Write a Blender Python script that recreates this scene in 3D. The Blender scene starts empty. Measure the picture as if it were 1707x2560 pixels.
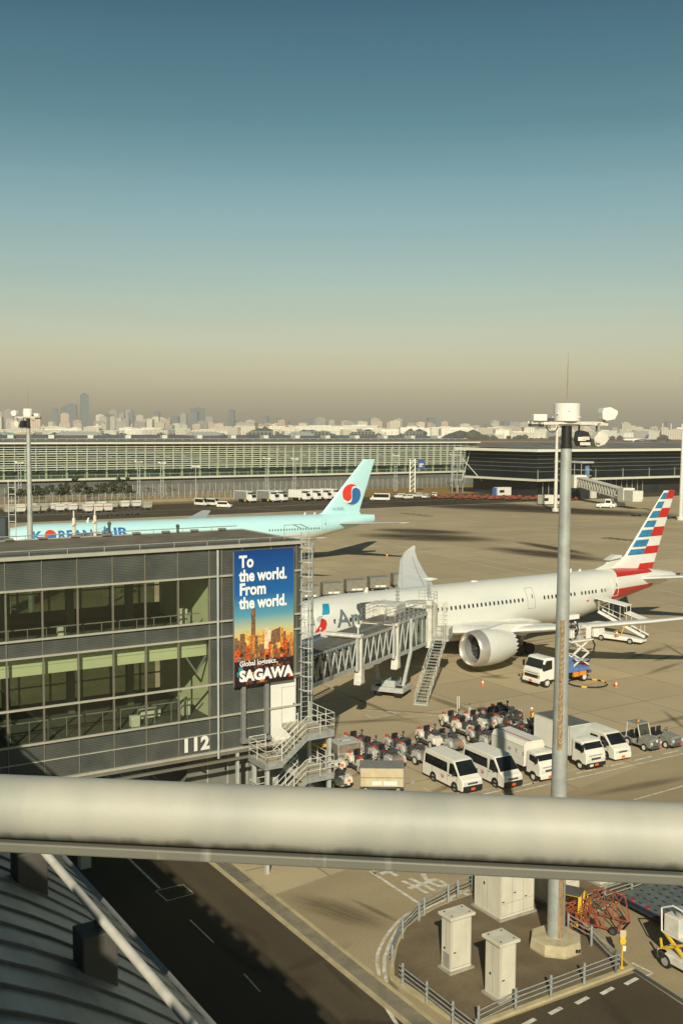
import bpy, bmesh, math, random
from mathutils import Vector, Matrix
random.seed(7)
rad = math.radians
# ------------------------------------------------------------------ camera, sky, sun, exposure
SC = bpy.context.scene
COL = SC.collection
H = 25.0                    # eye height on the observation deck
FPX, CX, CY = 2650.0, 853.5, 1280.0
PITCH, ROLL = math.atan(205/2650.0), 0.005
cam = bpy.data.cameras.new('camera'); camo = bpy.data.objects.new('camera', cam); COL.objects.link(camo)
cam.sensor_fit = 'VERTICAL'; cam.sensor_height = 24; cam.lens = 24*FPX/2560.0
cam.clip_start = 0.1; cam.clip_end = 40000
camo.location = (0, 0, H)
camo.rotation_mode = 'QUATERNION'
camo.rotation_quaternion = (Matrix.Rotation(math.pi/2-PITCH, 3, 'X') @ Matrix.Rotation(ROLL, 3, 'Z')).to_quaternion()
SC.camera = camo
SUN_EL, SUN_AZ = rad(30.6), rad(3.05)      # shadows fall 3 degrees right of straight ahead
sl = bpy.data.lights.new('sun', 'SUN'); so = bpy.data.objects.new('sun', sl); COL.objects.link(so)
sl.energy = 5.0; sl.angle = rad(0.5); sl.color = (1.0, 0.92, 0.75)
sdir = Vector((math.sin(SUN_AZ)*math.cos(SUN_EL), math.cos(SUN_AZ)*math.cos(SUN_EL), -math.sin(SUN_EL)))
so.rotation_mode = 'QUATERNION'; so.rotation_quaternion = sdir.to_track_quat('-Z', 'Y'); so.location = (0, -20, 60)
W = bpy.data.worlds.new('World'); SC.world = W; W.use_nodes = True
wn, wl = W.node_tree.nodes, W.node_tree.links
bg = wn['Background']
sky = wn.new('ShaderNodeTexSky'); sky.sky_type = 'NISHITA'; sky.sun_disc = False
sky.sun_elevation = SUN_EL; sky.sun_rotation = math.pi + SUN_AZ
sky.air_density = 1.6; sky.dust_density = 3.0; sky.ozone_density = 1.6
# air pollution near the horizon: tint by elevation only
tc = wn.new('ShaderNodeTexCoord'); sx = wn.new('ShaderNodeSeparateXYZ'); ramp = wn.new('ShaderNodeValToRGB')
wl.new(tc.outputs['Generated'], sx.inputs[0]); wl.new(sx.outputs['Z'], ramp.inputs[0])
cr = ramp.color_ramp
SKYRAMP = [(0.0, (0.97, 0.87, 0.74)), (0.02, (1.0, 0.92, 0.80)), (0.047, (1.0, 0.99, 1.0)), (0.084, (0.86, 0.87, 0.90)), (0.137, (0.60, 0.69, 0.70)), (0.21, (0.40, 0.55, 0.565)), (0.27, (0.20, 0.38, 0.395)), (0.365, (0.085, 0.235, 0.27)), (0.5, (0.04, 0.12, 0.16)), (1.0, (0.02, 0.06, 0.10))]
cr.elements[0].position = 0; cr.elements[0].color = (*SKYRAMP[0][1], 1)
cr.elements[1].position = 1; cr.elements[1].color = (*SKYRAMP[-1][1], 1)
for p, c in SKYRAMP[1:-1]:
    e = cr.elements.new(p); e.color = (*c, 1)
mx = wn.new('ShaderNodeMix'); mx.data_type = 'RGBA'; mx.blend_type = 'MULTIPLY'; mx.inputs[0].default_value = 1
wl.new(sky.outputs[0], mx.inputs[6]); wl.new(ramp.outputs[0], mx.inputs[7]); 
cm = wn.new('ShaderNodeMapping'); cm.inputs['Scale'].default_value = (1.0, 1.0, 22); cm.inputs['Rotation'].default_value = (0.05, 0.03, 0); cn = wn.new('ShaderNodeTexNoise'); cn.inputs['Scale'].default_value = 1.6; cn.inputs['Detail'].default_value = 7
wl.new(tc.outputs['Generated'], cm.inputs[0]); wl.new(cm.outputs[0], cn.inputs['Vector']); cmr = wn.new('ShaderNodeMapRange'); cmr.inputs[1].default_value = 0.45; cmr.inputs[2].default_value = 0.75; cmr.inputs[3].default_value = 1.0; cmr.inputs[4].default_value = 1.05; wl.new(cn.outputs['Fac'], cmr.inputs[0])
mx2 = wn.new('ShaderNodeMix'); mx2.data_type = 'RGBA'; mx2.blend_type = 'MULTIPLY'; mx2.inputs[0].default_value = 1; wl.new(mx.outputs[2], mx2.inputs[6]); wl.new(cmr.outputs[0], mx2.inputs[7]); hm = wn.new('ShaderNodeMapRange'); hm.inputs[1].default_value = 0.0; hm.inputs[2].default_value = 0.10; hm.inputs[3].default_value = 1.35; hm.inputs[4].default_value = 1.0; wl.new(sx.outputs['Z'], hm.inputs[0])
mx3 = wn.new('ShaderNodeMix'); mx3.data_type = 'RGBA'; mx3.blend_type = 'MULTIPLY'; mx3.inputs[0].default_value = 1; wl.new(mx2.outputs[2], mx3.inputs[6]); wl.new(hm.outputs[0], mx3.inputs[7]); wl.new(mx3.outputs[2], bg.inputs[0])
bg.inputs[1].default_value = 0.15
SC.view_settings.view_transform = 'Standard'; SC.view_settings.look = 'None'
SC.view_settings.exposure = 0.0; SC.view_settings.gamma = 1.0
SC.render.engine = 'CYCLES'
SC.cycles.transparent_max_bounces = 24; SC.cycles.max_bounces = 8; SC.cycles.volume_bounces = 0
SC.render.resolution_x, SC.render.resolution_y = 682, 1024

# ------------------------------------------------------------------ helpers
cp, sp = math.cos(PITCH), math.sin(PITCH)
def ray(px, py):
    f = Vector((0, cp, -sp)); dn = Vector((0, -sp, -cp)); rt = Vector((1, 0, 0))
    r2 = rt*math.cos(ROLL) - dn*math.sin(ROLL); d2 = dn*math.cos(ROLL) + rt*math.sin(ROLL)
    return f + r2*((px-CX)/FPX) + d2*((py-CY)/FPX)
def at(px, py, z=0.0):
    v = ray(px, py); t = (z-H)/v.z
    return Vector((v.x*t, v.y*t, z))
def atd(px, py, d):
    v = ray(px, py)*d
    return Vector((v.x, v.y, H+v.z))
V = Vector((math.cos(rad(31.8)), math.sin(rad(31.8)), 0)); U = Vector((-V.y, V.x, 0))
def vu(o, u, z=0): return Vector((V.x*o+U.x*u, V.y*o+U.y*u, z))

MATS = {}
def mat(name, col, rough=0.6, metal=0.0, n=0.12, ns=1.5, spec=0.5, detail=4, col2=None, emit=0, streak=None, bump=0, coat=0):
    if name in MATS: return MATS[name]
    m = bpy.data.materials.new(name); m.use_nodes = True
    nt = m.node_tree; nn, ll = nt.nodes, nt.links; b = nn['Principled BSDF']
    b.inputs['Roughness'].default_value = rough; b.inputs['Metallic'].default_value = metal
    b.inputs['Specular IOR Level'].default_value = spec
    if coat: b.inputs['Coat Weight'].default_value = coat; b.inputs['Coat Roughness'].default_value = 0.1
    c2 = col2 or tuple(c*(1-n*1.6) for c in col); c1 = tuple(min(1, c*(1+n*0.4)) for c in col)
    tcn = nn.new('ShaderNodeTexCoord'); no = nn.new('ShaderNodeTexNoise'); rp = nn.new('ShaderNodeValToRGB')
    no.inputs['Scale'].default_value = ns; no.inputs['Detail'].default_value = detail; no.inputs['Roughness'].default_value = 0.65
    src = tcn.outputs['Object']
    if streak:
        mp = nn.new('ShaderNodeMapping'); mp.inputs['Scale'].default_value = streak; ll.new(src, mp.inputs[0]); src = mp.outputs[0]
    ll.new(src, no.inputs['Vector']); ll.new(no.outputs['Fac'], rp.inputs[0])
    rp.color_ramp.elements[0].position = 0.3; rp.color_ramp.elements[1].position = 0.62
    rp.color_ramp.elements[0].color = (*c2, 1); rp.color_ramp.elements[1].color = (*c1, 1)
    ll.new(rp.outputs[0], b.inputs['Base Color'])
    if bump:
        bp = nn.new('ShaderNodeBump'); bp.inputs['Strength'].default_value = bump; ll.new(no.outputs['Fac'], bp.inputs['Height']); ll.new(bp.outputs[0], b.inputs['Normal'])
    if emit:
        b.inputs['Emission Color'].default_value = (*col, 1); b.inputs['Emission Strength'].default_value = emit
    MATS[name] = m
    return m

def glassmat(name, tint=(0.7, 0.8, 0.7), gloss=0.12):
    if name in MATS: return MATS[name]
    m = bpy.data.materials.new(name); m.use_nodes = True
    nn, ll = m.node_tree.nodes, m.node_tree.links; nn.clear()
    o = nn.new('ShaderNodeOutputMaterial'); t = nn.new('ShaderNodeBsdfTransparent'); g = nn.new('ShaderNodeBsdfGlossy'); mxs = nn.new('ShaderNodeMixShader')
    lw = nn.new('ShaderNodeLayerWeight'); lw.inputs[0].default_value = 0.5; pw_ = nn.new('ShaderNodeMath'); pw_.operation = 'POWER'; pw_.inputs[1].default_value = 4.0; ll.new(lw.outputs['Facing'], pw_.inputs[0])
    ad = nn.new('ShaderNodeMath'); ad.operation = 'MULTIPLY_ADD'; ad.inputs[1].default_value = 0.85; ad.inputs[2].default_value = gloss + 0.05; ll.new(pw_.outputs[0], ad.inputs[0])
    t.inputs[0].default_value = (*tint, 1); g.inputs['Roughness'].default_value = 0.02; g.inputs[0].default_value = (0.9, 0.95, 0.9, 1)
    ll.new(ad.outputs[0], mxs.inputs[0]); ll.new(t.outputs[0], mxs.inputs[1]); ll.new(g.outputs[0], mxs.inputs[2]); ll.new(mxs.outputs[0], o.inputs[0])
    MATS[name] = m
    return m

class MB:
    def __init__(s): s.v = []; s.f = []; s.m = []; s.a = []
    def add(s, vs, fs, mi=0):
        o = len(s.v); s.a.append((o, len(s.f))); s.v += [tuple(p) for p in vs]
        for i, f in enumerate(fs):
            s.f.append([o+k for k in f]); s.m.append(mi[i] if isinstance(mi, list) else mi)
        return s
    def bx(s, x0, x1, y0, y1, z0, z1, mi=0):
        vs = [(x0,y0,z0),(x1,y0,z0),(x1,y1,z0),(x0,y1,z0),(x0,y0,z1),(x1,y0,z1),(x1,y1,z1),(x0,y1,z1)]
        return s.add(vs, [(0,3,2,1),(4,5,6,7),(0,1,5,4),(1,2,6,5),(2,3,7,6),(3,0,4,7)], mi)
    def beam(s, p, q, w, h=None, mi=0, up=(0,0,1)):
        p, q = Vector(p), Vector(q); d = (q-p); h = h or w
        if d.length < 1e-6: return s
        d.normalize(); u = Vector(up)
        if abs(d.dot(u)) > 0.98: u = Vector((1, 0, 0))
        a = d.cross(u).normalized(); b = a.cross(d).normalized()
        vs = []
        for c in (p, q):
            for i, j in ((-1,-1),(1,-1),(1,1),(-1,1)): vs.append(c + a*(i*w/2) + b*(j*h/2))
        return s.add(vs, [(0,3,2,1),(4,5,6,7),(0,1,5,4),(1,2,6,5),(2,3,7,6),(3,0,4,7)], mi)
    def cyl(s, p, q, r0, r1=None, n=12, mi=0, caps=True):
        p, q = Vector(p), Vector(q); d = (q-p).normalized(); r1 = r0 if r1 is None else r1
        u = Vector((0,0,1)) if abs(d.z) < 0.95 else Vector((1,0,0))
        a = d.cross(u).normalized(); b = d.cross(a).normalized()
        vs = []
        for c, r in ((p, r0), (q, r1)):
            for k in range(n):
                t = 2*math.pi*k/n; vs.append(c + a*(math.cos(t)*r) + b*(math.sin(t)*r))
        fs = [(k, (k+1) % n, n+(k+1) % n, n+k) for k in range(n)]
        if caps: fs += [tuple(range(n-1, -1, -1)), tuple(range(n, 2*n))]
        return s.add(vs, fs, mi)
    def tube(s, pts, r, n=8, mi=0):
        for a, b in zip(pts[:-1], pts[1:]): s.cyl(a, b, r, n=n, mi=mi)
        return s
    def prism(s, pts, lo, hi, axis='z', mi=0, wf=None):
        # polygon extruded: axis z -> pts (x,y); axis y -> pts (x,z), lo/hi y
        n = len(pts); vs = []
        for e in (lo, hi):
            for (a, b) in pts:
                if axis == 'z': vs.append((a, b, e))
                elif axis == 'y': vs.append((a, (e if wf is None else math.copysign(wf(a, b), e)), b))
                else: vs.append((e, a, b))
        fs = [tuple(range(n-1, -1, -1)), tuple(range(n, 2*n))] + [(k, (k+1) % n, n+(k+1) % n, n+k) for k in range(n)]
        return s.add(vs, fs, mi)
    def quad(s, *p, mi=0): return s.add(p, [tuple(range(len(p)))], mi)
    def rings(s, rs, mi=0, cap=True, mif=None, close=True):
        n = len(rs[0]); vs = [p for r in rs for p in r]; fs = []; ms = []
        for i in range(len(rs)-1):
            for k in range(n if close else n-1):
                fs.append((i*n+k, i*n+(k+1) % n, (i+1)*n+(k+1) % n, (i+1)*n+k)); ms.append(mif(i, k) if mif else mi)
        if cap:
            fs += [tuple(range(n-1, -1, -1)), tuple(range((len(rs)-1)*n, len(rs)*n))]; ms += [ms[0], ms[-1]]
        return s.add(vs, fs, ms)
    def lathe(s, prof, o=(0,0,0), ax='z', n=24, mi=0, cap=True, mif=None):
        # prof (t, r) along ax
        rs = []
        for t, r in prof:
            ring = []
            for k in range(n):
                a = 2*math.pi*k/n; c, q = math.cos(a)*r, math.sin(a)*r
                p = {'z': (c, q, t), 'x': (t, c, q), 'y': (c, t, q)}[ax]
                ring.append((o[0]+p[0], o[1]+p[1], o[2]+p[2]))
            rs.append(ring)
        return s.rings(rs, mi, cap, mif)
    def ico(s, c, r, sub=1, mi=0, jit=0, sq=(1,1,1)):
        bm = bmesh.new(); bmesh.ops.create_icosphere(bm, subdivisions=sub, radius=1)
        vs = []
        for q in bm.verts:
            k = r*(1+random.uniform(-jit, jit)); vs.append((c[0]+q.co.x*k*sq[0], c[1]+q.co.y*k*sq[1], c[2]+q.co.z*k*sq[2]))
        fs = [tuple(w.index for w in f.verts) for f in bm.faces]; bm.free()
        return s.add(vs, fs, mi)
    def each(s, name, mats, parent=None, per=1, **k):
        n = len(s.a)
        for i in range(0, n, per):
            v0, f0 = s.a[i]; v1, f1 = s.a[i+per] if i+per < n else (len(s.v), len(s.f))
            q = MB(); q.v = s.v[v0:v1]; q.f = [[j-v0 for j in f] for f in s.f[f0:f1]]; q.m = s.m[f0:f1]; q.build(name, mats, parent, **k)
    def build(s, name, mats, parent=None, smooth=0, bevel=0, loc=None, rz=0, fix=True):
        me = bpy.data.meshes.new(name); me.from_pydata(s.v, [], s.f)
        if not isinstance(mats, (list, tuple)): mats = [mats]
        for k in mats: me.materials.append(k)
        me.polygons.foreach_set('material_index', s.m)
        if fix:
            bm = bmesh.new(); bm.from_mesh(me); bmesh.ops.recalc_face_normals(bm, faces=bm.faces); bm.to_mesh(me); bm.free()
        me.update()
        if smooth:
            me.shade_smooth(); me.set_sharp_from_angle(angle=rad(smooth))
        o = bpy.data.objects.new(name, me); COL.objects.link(o)
        if parent: o.parent = parent
        if loc is not None: o.location = loc
        o.rotation_euler.z = rz
        if bevel:
            bv = o.modifiers.new('bevel', 'BEVEL'); bv.width = bevel; bv.segments = 2; bv.limit_method = 'ANGLE'; bv.angle_limit = rad(35)
        return o

def tag(o, label=None, cat=None, group=None, kind=None):
    if label: o['label'] = label
    if cat: o['category'] = cat
    if group: o['group'] = group
    if kind: o['kind'] = kind
    return o
def thing(name, loc, rz, label, cat, group=None):
    o = bpy.data.objects.new(name, None); COL.objects.link(o); o.location = loc; o.rotation_euler.z = rz; o.empty_display_size = 0.3
    return tag(o, label, cat, group)
def struct(name, mb, mats, kind='structure', **k): return tag(mb.build(name, mats, **k), kind=kind)
def dup(root, loc, rz, label=None, group=None):
    r = root.copy(); COL.objects.link(r); r.location = loc; r.rotation_euler.z = rz
    if label: r['label'] = label
    if group: r['group'] = group
    for ch in list(root.children):
        c = ch.copy(); COL.objects.link(c); c.parent = r
        for g in ch.children:
            d = g.copy(); COL.objects.link(d); d.parent = c
    return r
def hd(a, b): return math.atan2(b.y-a.y, b.x-a.x)

def text_tris(s, size=1.0, bold=0.0, space=1.0, cut=0.0, align='LEFT'):
    cu = bpy.data.curves.new('t', 'FONT'); cu.body = s; cu.size = size; cu.offset = bold; cu.space_character = space; cu.align_x = align; cu.resolution_u = 3
    o = bpy.data.objects.new('t', cu); COL.objects.link(o)
    dg = bpy.context.evaluated_depsgraph_get(); dg.update(); me = bpy.data.meshes.new_from_object(o.evaluated_get(dg))
    bm = bmesh.new(); bm.from_mesh(me)
    if cut:
        ys = [v.co.y for v in bm.verts]
        if ys:
            y = min(ys)+cut
            while y < max(ys):
                bmesh.ops.bisect_plane(bm, geom=list(bm.verts)+list(bm.edges)+list(bm.faces), plane_co=(0, y, 0), plane_no=(0, 1, 0)); y += cut
    vs = [tuple(v.co) for v in bm.verts]; bm.verts.index_update(); fs = [tuple(v.index for v in f.verts) for f in bm.faces]
    bm.free(); bpy.data.objects.remove(o); bpy.data.curves.remove(cu)
    return vs, fs
def put_text(mb, s, fn, size=1.0, bold=0.0, mi=0, space=1.0, cut=0.0, align='LEFT', sx=1.0):
    vs, fs = text_tris(s, size, bold, space, cut, align)
    mb.add([fn(x*sx, y) for x, y, z in vs], fs, mi)
    return mb

WHITE = mat('white_paint', (0.78, 0.76, 0.68), 0.35, n=0.05, ns=0.8, spec=0.4)
WHITE2 = mat('weathered_white_paint', (0.66, 0.63, 0.53), 0.5, n=0.14, ns=2)
GALV = mat('galvanised_steel', (0.42, 0.44, 0.41), 0.45, 0.35, n=0.18, ns=3)
LGREY = mat('light_grey_paint', (0.45, 0.46, 0.42), 0.5, n=0.1, ns=2)
MGREY = mat('mid_grey_paint', (0.22, 0.22, 0.20), 0.55, n=0.12, ns=2)
DGREY = mat('dark_grey_paint', (0.07, 0.072, 0.07), 0.5, n=0.15, ns=3)
BLACK = mat('black_rubber', (0.018, 0.018, 0.018), 0.7, n=0.2, ns=5)
BLACKP = mat('black_trim', (0.02, 0.02, 0.022), 0.35, n=0.1, ns=5)
DGLASS = mat('dark_window', (0.012, 0.016, 0.016), 0.06, n=0.3, ns=1.2, spec=0.8)
RED = mat('red_paint', (0.50, 0.035, 0.02), 0.5, n=0.15, ns=3)
REDP = mat('red_vinyl', (0.45, 0.03, 0.025), 0.5, n=0.15, ns=6)
ORANGE = mat('orange_paint', (0.75, 0.16, 0.02), 0.5, n=0.1, ns=3)
PLATE = mat('orange_plate', (0.75, 0.10, 0.02), 0.5, n=0.05, ns=3)
YELLOW = mat('yellow_paint', (0.75, 0.48, 0.03), 0.5, n=0.12, ns=3)
BLUE = mat('blue_paint', (0.10, 0.20, 0.48), 0.45, n=0.15, ns=2)
NAVY = mat('navy_paint', (0.02, 0.06, 0.18), 0.45, n=0.1, ns=2)
SKYBLUE = mat('sky_blue_paint', (0.34, 0.62, 0.68), 0.35, n=0.04, ns=0.6)
TAN = mat('tan_paint', (0.55, 0.46, 0.28), 0.6, n=0.1, ns=2)
HEAD = mat('headlight_lens', (0.65, 0.66, 0.62), 0.1, n=0.1, ns=9, spec=0.9)
AMBER = mat('amber_lens', (0.8, 0.28, 0.02), 0.25, n=0.1, ns=9)
CONC = mat('grey_concrete', (0.36, 0.33, 0.26), 0.85, n=0.22, ns=2, bump=0.2)
RUST = mat('rust_red_paint', (0.33, 0.085, 0.04), 0.7, n=0.3, ns=4)
BODYG = mat('brown_grey_paint', (0.24, 0.205, 0.15), 0.55, n=0.25, ns=3)
MARK = mat('road_marking_white', (0.66, 0.62, 0.5), 0.8, n=0.28, ns=2.5)
MARKR = mat('faded_red_marking', (0.22, 0.10, 0.06), 0.85, n=0.25, ns=2.5)
CGLASS = glassmat('clear_glass', (0.80, 0.86, 0.74), 0.03)

# ------------------------------------------------------------------ ground
def ground_mat(name, base, dark, sc, joints=None, jcol=(0.10, 0.085, 0.055), rot=31.8):
    m = bpy.data.materials.new(name); m.use_nodes = True; nn, ll = m.node_tree.nodes, m.node_tree.links; b = nn['Principled BSDF']
    b.inputs['Roughness'].default_value = 0.9; b.inputs['Specular IOR Level'].default_value = 0.15
    t = nn.new('ShaderNodeTexCoord'); mp = nn.new('ShaderNodeMapping'); mp.inputs['Rotation'].default_value = (0, 0, -rad(rot)); ll.new(t.outputs['Object'], mp.inputs[0])
    prev = None
    for i, (s_, a0, a1, st) in enumerate(sc):
        no = nn.new('ShaderNodeTexNoise'); no.inputs['Scale'].default_value = s_; no.inputs['Detail'].default_value = 5
        m2 = nn.new('ShaderNodeMapping'); m2.inputs['Scale'].default_value = st; ll.new(mp.outputs[0], m2.inputs[0]); ll.new(m2.outputs[0], no.inputs['Vector'])
        rp = nn.new('ShaderNodeMapRange'); rp.inputs[1].default_value = 0.35; rp.inputs[2].default_value = 0.65; rp.inputs[3].default_value = a0; rp.inputs[4].default_value = a1
        ll.new(no.outputs['Fac'], rp.inputs[0])
        if prev is None: prev = rp.outputs[0]
        else:
            mu = nn.new('ShaderNodeMath'); mu.operation = 'MULTIPLY'; ll.new(prev, mu.inputs[0]); ll.new(rp.outputs[0], mu.inputs[1]); prev = mu.outputs[0]
    mixc = nn.new('ShaderNodeMix'); mixc.data_type = 'RGBA'; mixc.inputs[6].default_value = (*dark, 1); mixc.inputs[7].default_value = (*base, 1)
    ll.new(prev, mixc.inputs[0]); out = mixc.outputs[2]
    if joints:
        br = nn.new('ShaderNodeTexBrick'); br.inputs['Scale'].default_value = 1; br.inputs['Brick Width'].default_value = joints; br.inputs['Row Height'].default_value = joints
        br.inputs['Mortar Size'].default_value = 0.05; br.offset = 0; ll.new(mp.outputs[0], br.inputs['Vector'])
        br.inputs['Color1'].default_value = (1, 1, 1, 1); br.inputs['Color2'].default_value = (.86, .85, .83, 1); br.inputs['Mortar'].default_value = (.9, .9, .9, 1)
        ms = nn.new('ShaderNodeMix'); ms.data_type = 'RGBA'; ms.blend_type = 'MULTIPLY'; ms.inputs[0].default_value = 1; ll.new(out, ms.inputs[6]); ll.new(br.outputs['Color'], ms.inputs[7]); out = ms.outputs[2]
        mj = nn.new('ShaderNodeMix'); mj.data_type = 'RGBA'; ll.new(br.outputs['Fac'], mj.inputs[0]); ll.new(out, mj.inputs[6]); mj.inputs[7].default_value = (*jcol, 1); out = mj.outputs[2]
    ll.new(out, b.inputs['Base Color'])
    return m
APRON = ground_mat('apron_concrete', (0.56, 0.46, 0.285), (0.30, 0.24, 0.145), [(0.012, 0.55, 1.0, (1, 1, 1)), (0.25, 0.85, 1.0, (1, 1, 1)), (5.0, 0.86, 1.0, (1, 1, 1)), (0.06, 0.82, 1.0, (0.15, 1.6, 1))], 7.5, (0.22, 0.18, 0.11))
ROADM = ground_mat('road_asphalt', (0.10, 0.08, 0.048), (0.045, 0.036, 0.024), [(0.12, 0.6, 1.0, (1, 1, 1)), (6.0, 0.75, 1.0, (1, 1, 1)), (0.5, 0.8, 1.0, (2.5, 0.1, 1))])
ROAD2 = ground_mat('apron_road_asphalt', (0.42, 0.34, 0.20), (0.22, 0.17, 0.10), [(0.12, 0.6, 1.0, (1, 1, 1)), (7.0, 0.75, 1.0, (1, 1, 1)), (0.35, 0.8, 1.0, (0.3, 1.4, 1))])
ISLM = ground_mat('island_soil_asphalt', (0.21, 0.165, 0.10), (0.09, 0.068, 0.04), [(0.5, 0.45, 1.0, (1, 1, 1)), (6.0, 0.75, 1.0, (1, 1, 1))])
TYREM = ground_mat('tyre_stained_concrete', (0.20, 0.155, 0.085), (0.10, 0.078, 0.045), [(0.03, 0.3, 1.0, (0.25, 2.0, 1)), (0.3, 0.8, 1.0, (0.2, 2.0, 1))])
GRASSM = ground_mat('dry_grass', (0.22, 0.12, 0.05), (0.10, 0.06, 0.03), [(0.004, 0.3, 1.0, (1, 1, 1)), (0.05, 0.7, 1.0, (1, 1, 1))])
VERGE = ground_mat('dry_verge_grass', (0.34, 0.22, 0.07), (0.18, 0.11, 0.04), [(0.2, 0.3, 1.0, (1, 1, 1)), (2.0, 0.7, 1.0, (1, 1, 1))])

b = MB(); b.quad((-9000, -400, 0), (9000, -400, 0), (9000, 16000, 0), (-9000, 16000, 0)); struct('apron_ground', b, APRON)
def strip(mb, pts, w, z, mi=0):
    pts = [Vector((p[0], p[1], 0)) for p in pts]
    L, R = [], []
    for i, p in enumerate(pts):
        d = (pts[min(i+1, len(pts)-1)] - pts[max(i-1, 0)]).normalized(); n = Vector((-d.y, d.x, 0))*w/2
        L.append((p.x+n.x, p.y+n.y, z)); R.append((p.x-n.x, p.y-n.y, z))
    for i in range(len(pts)-1): mb.quad(L[i], R[i], R[i+1], L[i+1], mi=mi)
def sheet(mb, pts, z, mi=0): mb.quad(*[(p[0], p[1], z) for p in pts], mi=mi)
def ov(p): return p.x*V.x+p.y*V.y
def uu(p): return p.x*U.x+p.y*U.y
OK1 = (ov(at(500, 2140))+ov(at(1010, 2560)))/2        # kerb between the terminal road and the apron road
b = MB(); sheet(b, [vu(-10, -60), vu(OK1, -60), vu(OK1, 75), vu(-10, 75)], 0.008); struct('terminal_road', b, ROADM)
b = MB(); b.bx(-60, 75, 0, 0.22, 0, 0.10); b.bx(-60, 75, 1.05, 1.2, 0, 0.10)
o = struct('road_kerb', b, mat('kerb_concrete', (0.46, 0.39, 0.22), 0.85, n=0.15, ns=1.2)); o.location = vu(OK1, 0); o.rotation_euler.z = rad(31.8+90); o.scale = (1, -1, 1)
b = MB(); sheet(b, [vu(OK1+0.22, -60), vu(OK1+1.05, -60), vu(OK1+1.05, 75), vu(OK1+0.22, 75)], 0.03)
g0 = uu(at(560, 2175)); struct('road_gutter', b, mat('gutter_concrete', (0.24, 0.21, 0.14), 0.8, n=0.2, ns=1.2))
b = MB()
for k in range(22): b.bx(0.26, 1.0, k*0.22, k*0.22+0.05, 0.034, 0.05, 0)
o = tag(b.build('drain_grate', DGREY), 'slotted dark drain grate set in the gutter along the road', 'grate'); o.location = vu(OK1, g0-2); o.rotation_euler.z = rad(31.8)
b = MB(); sheet(b, [vu(OK1+1.2, -60), vu(OK1+40, -60), vu(OK1+40, uu(at(1250, 1985))), vu(OK1+1.2, uu(at(1250, 1985))-6)], 0.008); struct('apron_road', b, ROAD2)

# tyre-dark bands on the far apron and dark band of the far service road
b = MB()
def ell(c, ax, bx_, ang, z, n=36):
    ps = []
    for k in range(n):
        t = 2*math.pi*k/n; r = 1+0.06*math.sin(3*t)
        x, y = ax*r*math.cos(t), bx_*r*math.sin(t); ps.append((c[0]+x*math.cos(ang)-y*math.sin(ang), c[1]+x*math.sin(ang)+y*math.cos(ang)))
    return ps
def blend_mat(name, base, power=1.0):
    # stain that thins out towards its own edge (object space, unit disc)
    m = bpy.data.materials.new(name); m.use_nodes = True; nn, ll = m.node_tree.nodes, m.node_tree.links; bs = nn['Principled BSDF']
    bs.inputs['Roughness'].default_value = 0.9; bs.inputs['Base Color'].default_value = (*base, 1); bs.inputs['Specular IOR Level'].default_value = 0.1
    t = nn.new('ShaderNodeTexCoord'); ln = nn.new('ShaderNodeVectorMath'); ln.operation = 'LENGTH'; ll.new(t.outputs['Object'], ln.inputs[0])
    mr = nn.new('ShaderNodeMapRange'); mr.interpolation_type = 'SMOOTHSTEP'; mr.inputs[1].default_value = 0.25; mr.inputs[2].default_value = 1.0; mr.inputs[3].default_value = 0.95*power; mr.inputs[4].default_value = 0
    ll.new(ln.outputs['Value'], mr.inputs[0])
    no = nn.new('ShaderNodeTexNoise'); no.inputs['Scale'].default_value = 2.0; no.inputs['Detail'].default_value = 6; mp = nn.new('ShaderNodeMapping'); mp.inputs['Scale'].default_value = (0.8, 3, 1); ll.new(t.outputs['Object'], mp.inputs[0]); ll.new(mp.outputs[0], no.inputs['Vector'])
    m3 = nn.new('ShaderNodeMapRange'); m3.inputs[1].default_value = 0.3; m3.inputs[2].default_value = 0.6; m3.inputs[3].default_value = 0.35; m3.inputs[4].default_value = 1; ll.new(no.outputs['Fac'], m3.inputs[0])
    mu = nn.new('ShaderNodeMath'); mu.operation = 'MULTIPLY'; ll.new(mr.outputs[0], mu.inputs[0]); ll.new(m3.outputs[0], mu.inputs[1]); ll.new(mu.outputs[0], bs.inputs['Alpha'])
    return m
STAIN = blend_mat('tyre_stain', (0.075, 0.058, 0.035)); OIL = blend_mat('oil_stain', (0.09, 0.07, 0.045), 0.42); PALE = blend_mat('worn_pale_patch', (0.45, 0.37, 0.2), 0.7)
def stain(c, ax, by, ang, z, m, nm='tyre_stain'):
    q = MB(); q.quad(*[(math.cos(2*math.pi*k/48), math.sin(2*math.pi*k/48), 0) for k in range(48)])
    o = struct(nm, q, m); o.location = (c[0], c[1], z); o.scale = (ax, by, 1); o.rotation_euler.z = ang; return o
def seg(p0, p1, wid, z, m, nm='tyre_stain'):
    a, b_ = at(*p0), at(*p1); c = (a+b_)/2; return stain(c, (b_-a).length/2, wid, hd(a, b_), z, m, nm)
seg((880, 1238), (1750, 1300), 16, 0.012, STAIN); seg((1000, 1262), (1800, 1292), 17, 0.016, STAIN); seg((780, 1245), (1290, 1275), 12, 0.014, STAIN)
seg((850, 1335), (1290, 1352), 11, 0.012, STAIN); seg((900, 1322), (1210, 1335), 8, 0.016, STAIN); seg((1190, 1365), (1560, 1408), 6.5, 0.012, STAIN)
seg((1270, 1350), (1500, 1392), 3.2, 0.016, STAIN)
seg((1180, 1690), (1290, 1696), 0.8, 0.012, OIL, 'oil_stain'); seg((1220, 1690), (1262, 1688), 0.5, 0.016, OIL, 'oil_stain'); seg((1290, 1683), (1345, 1686), 0.45, 0.012, OIL, 'oil_stain')
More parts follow.
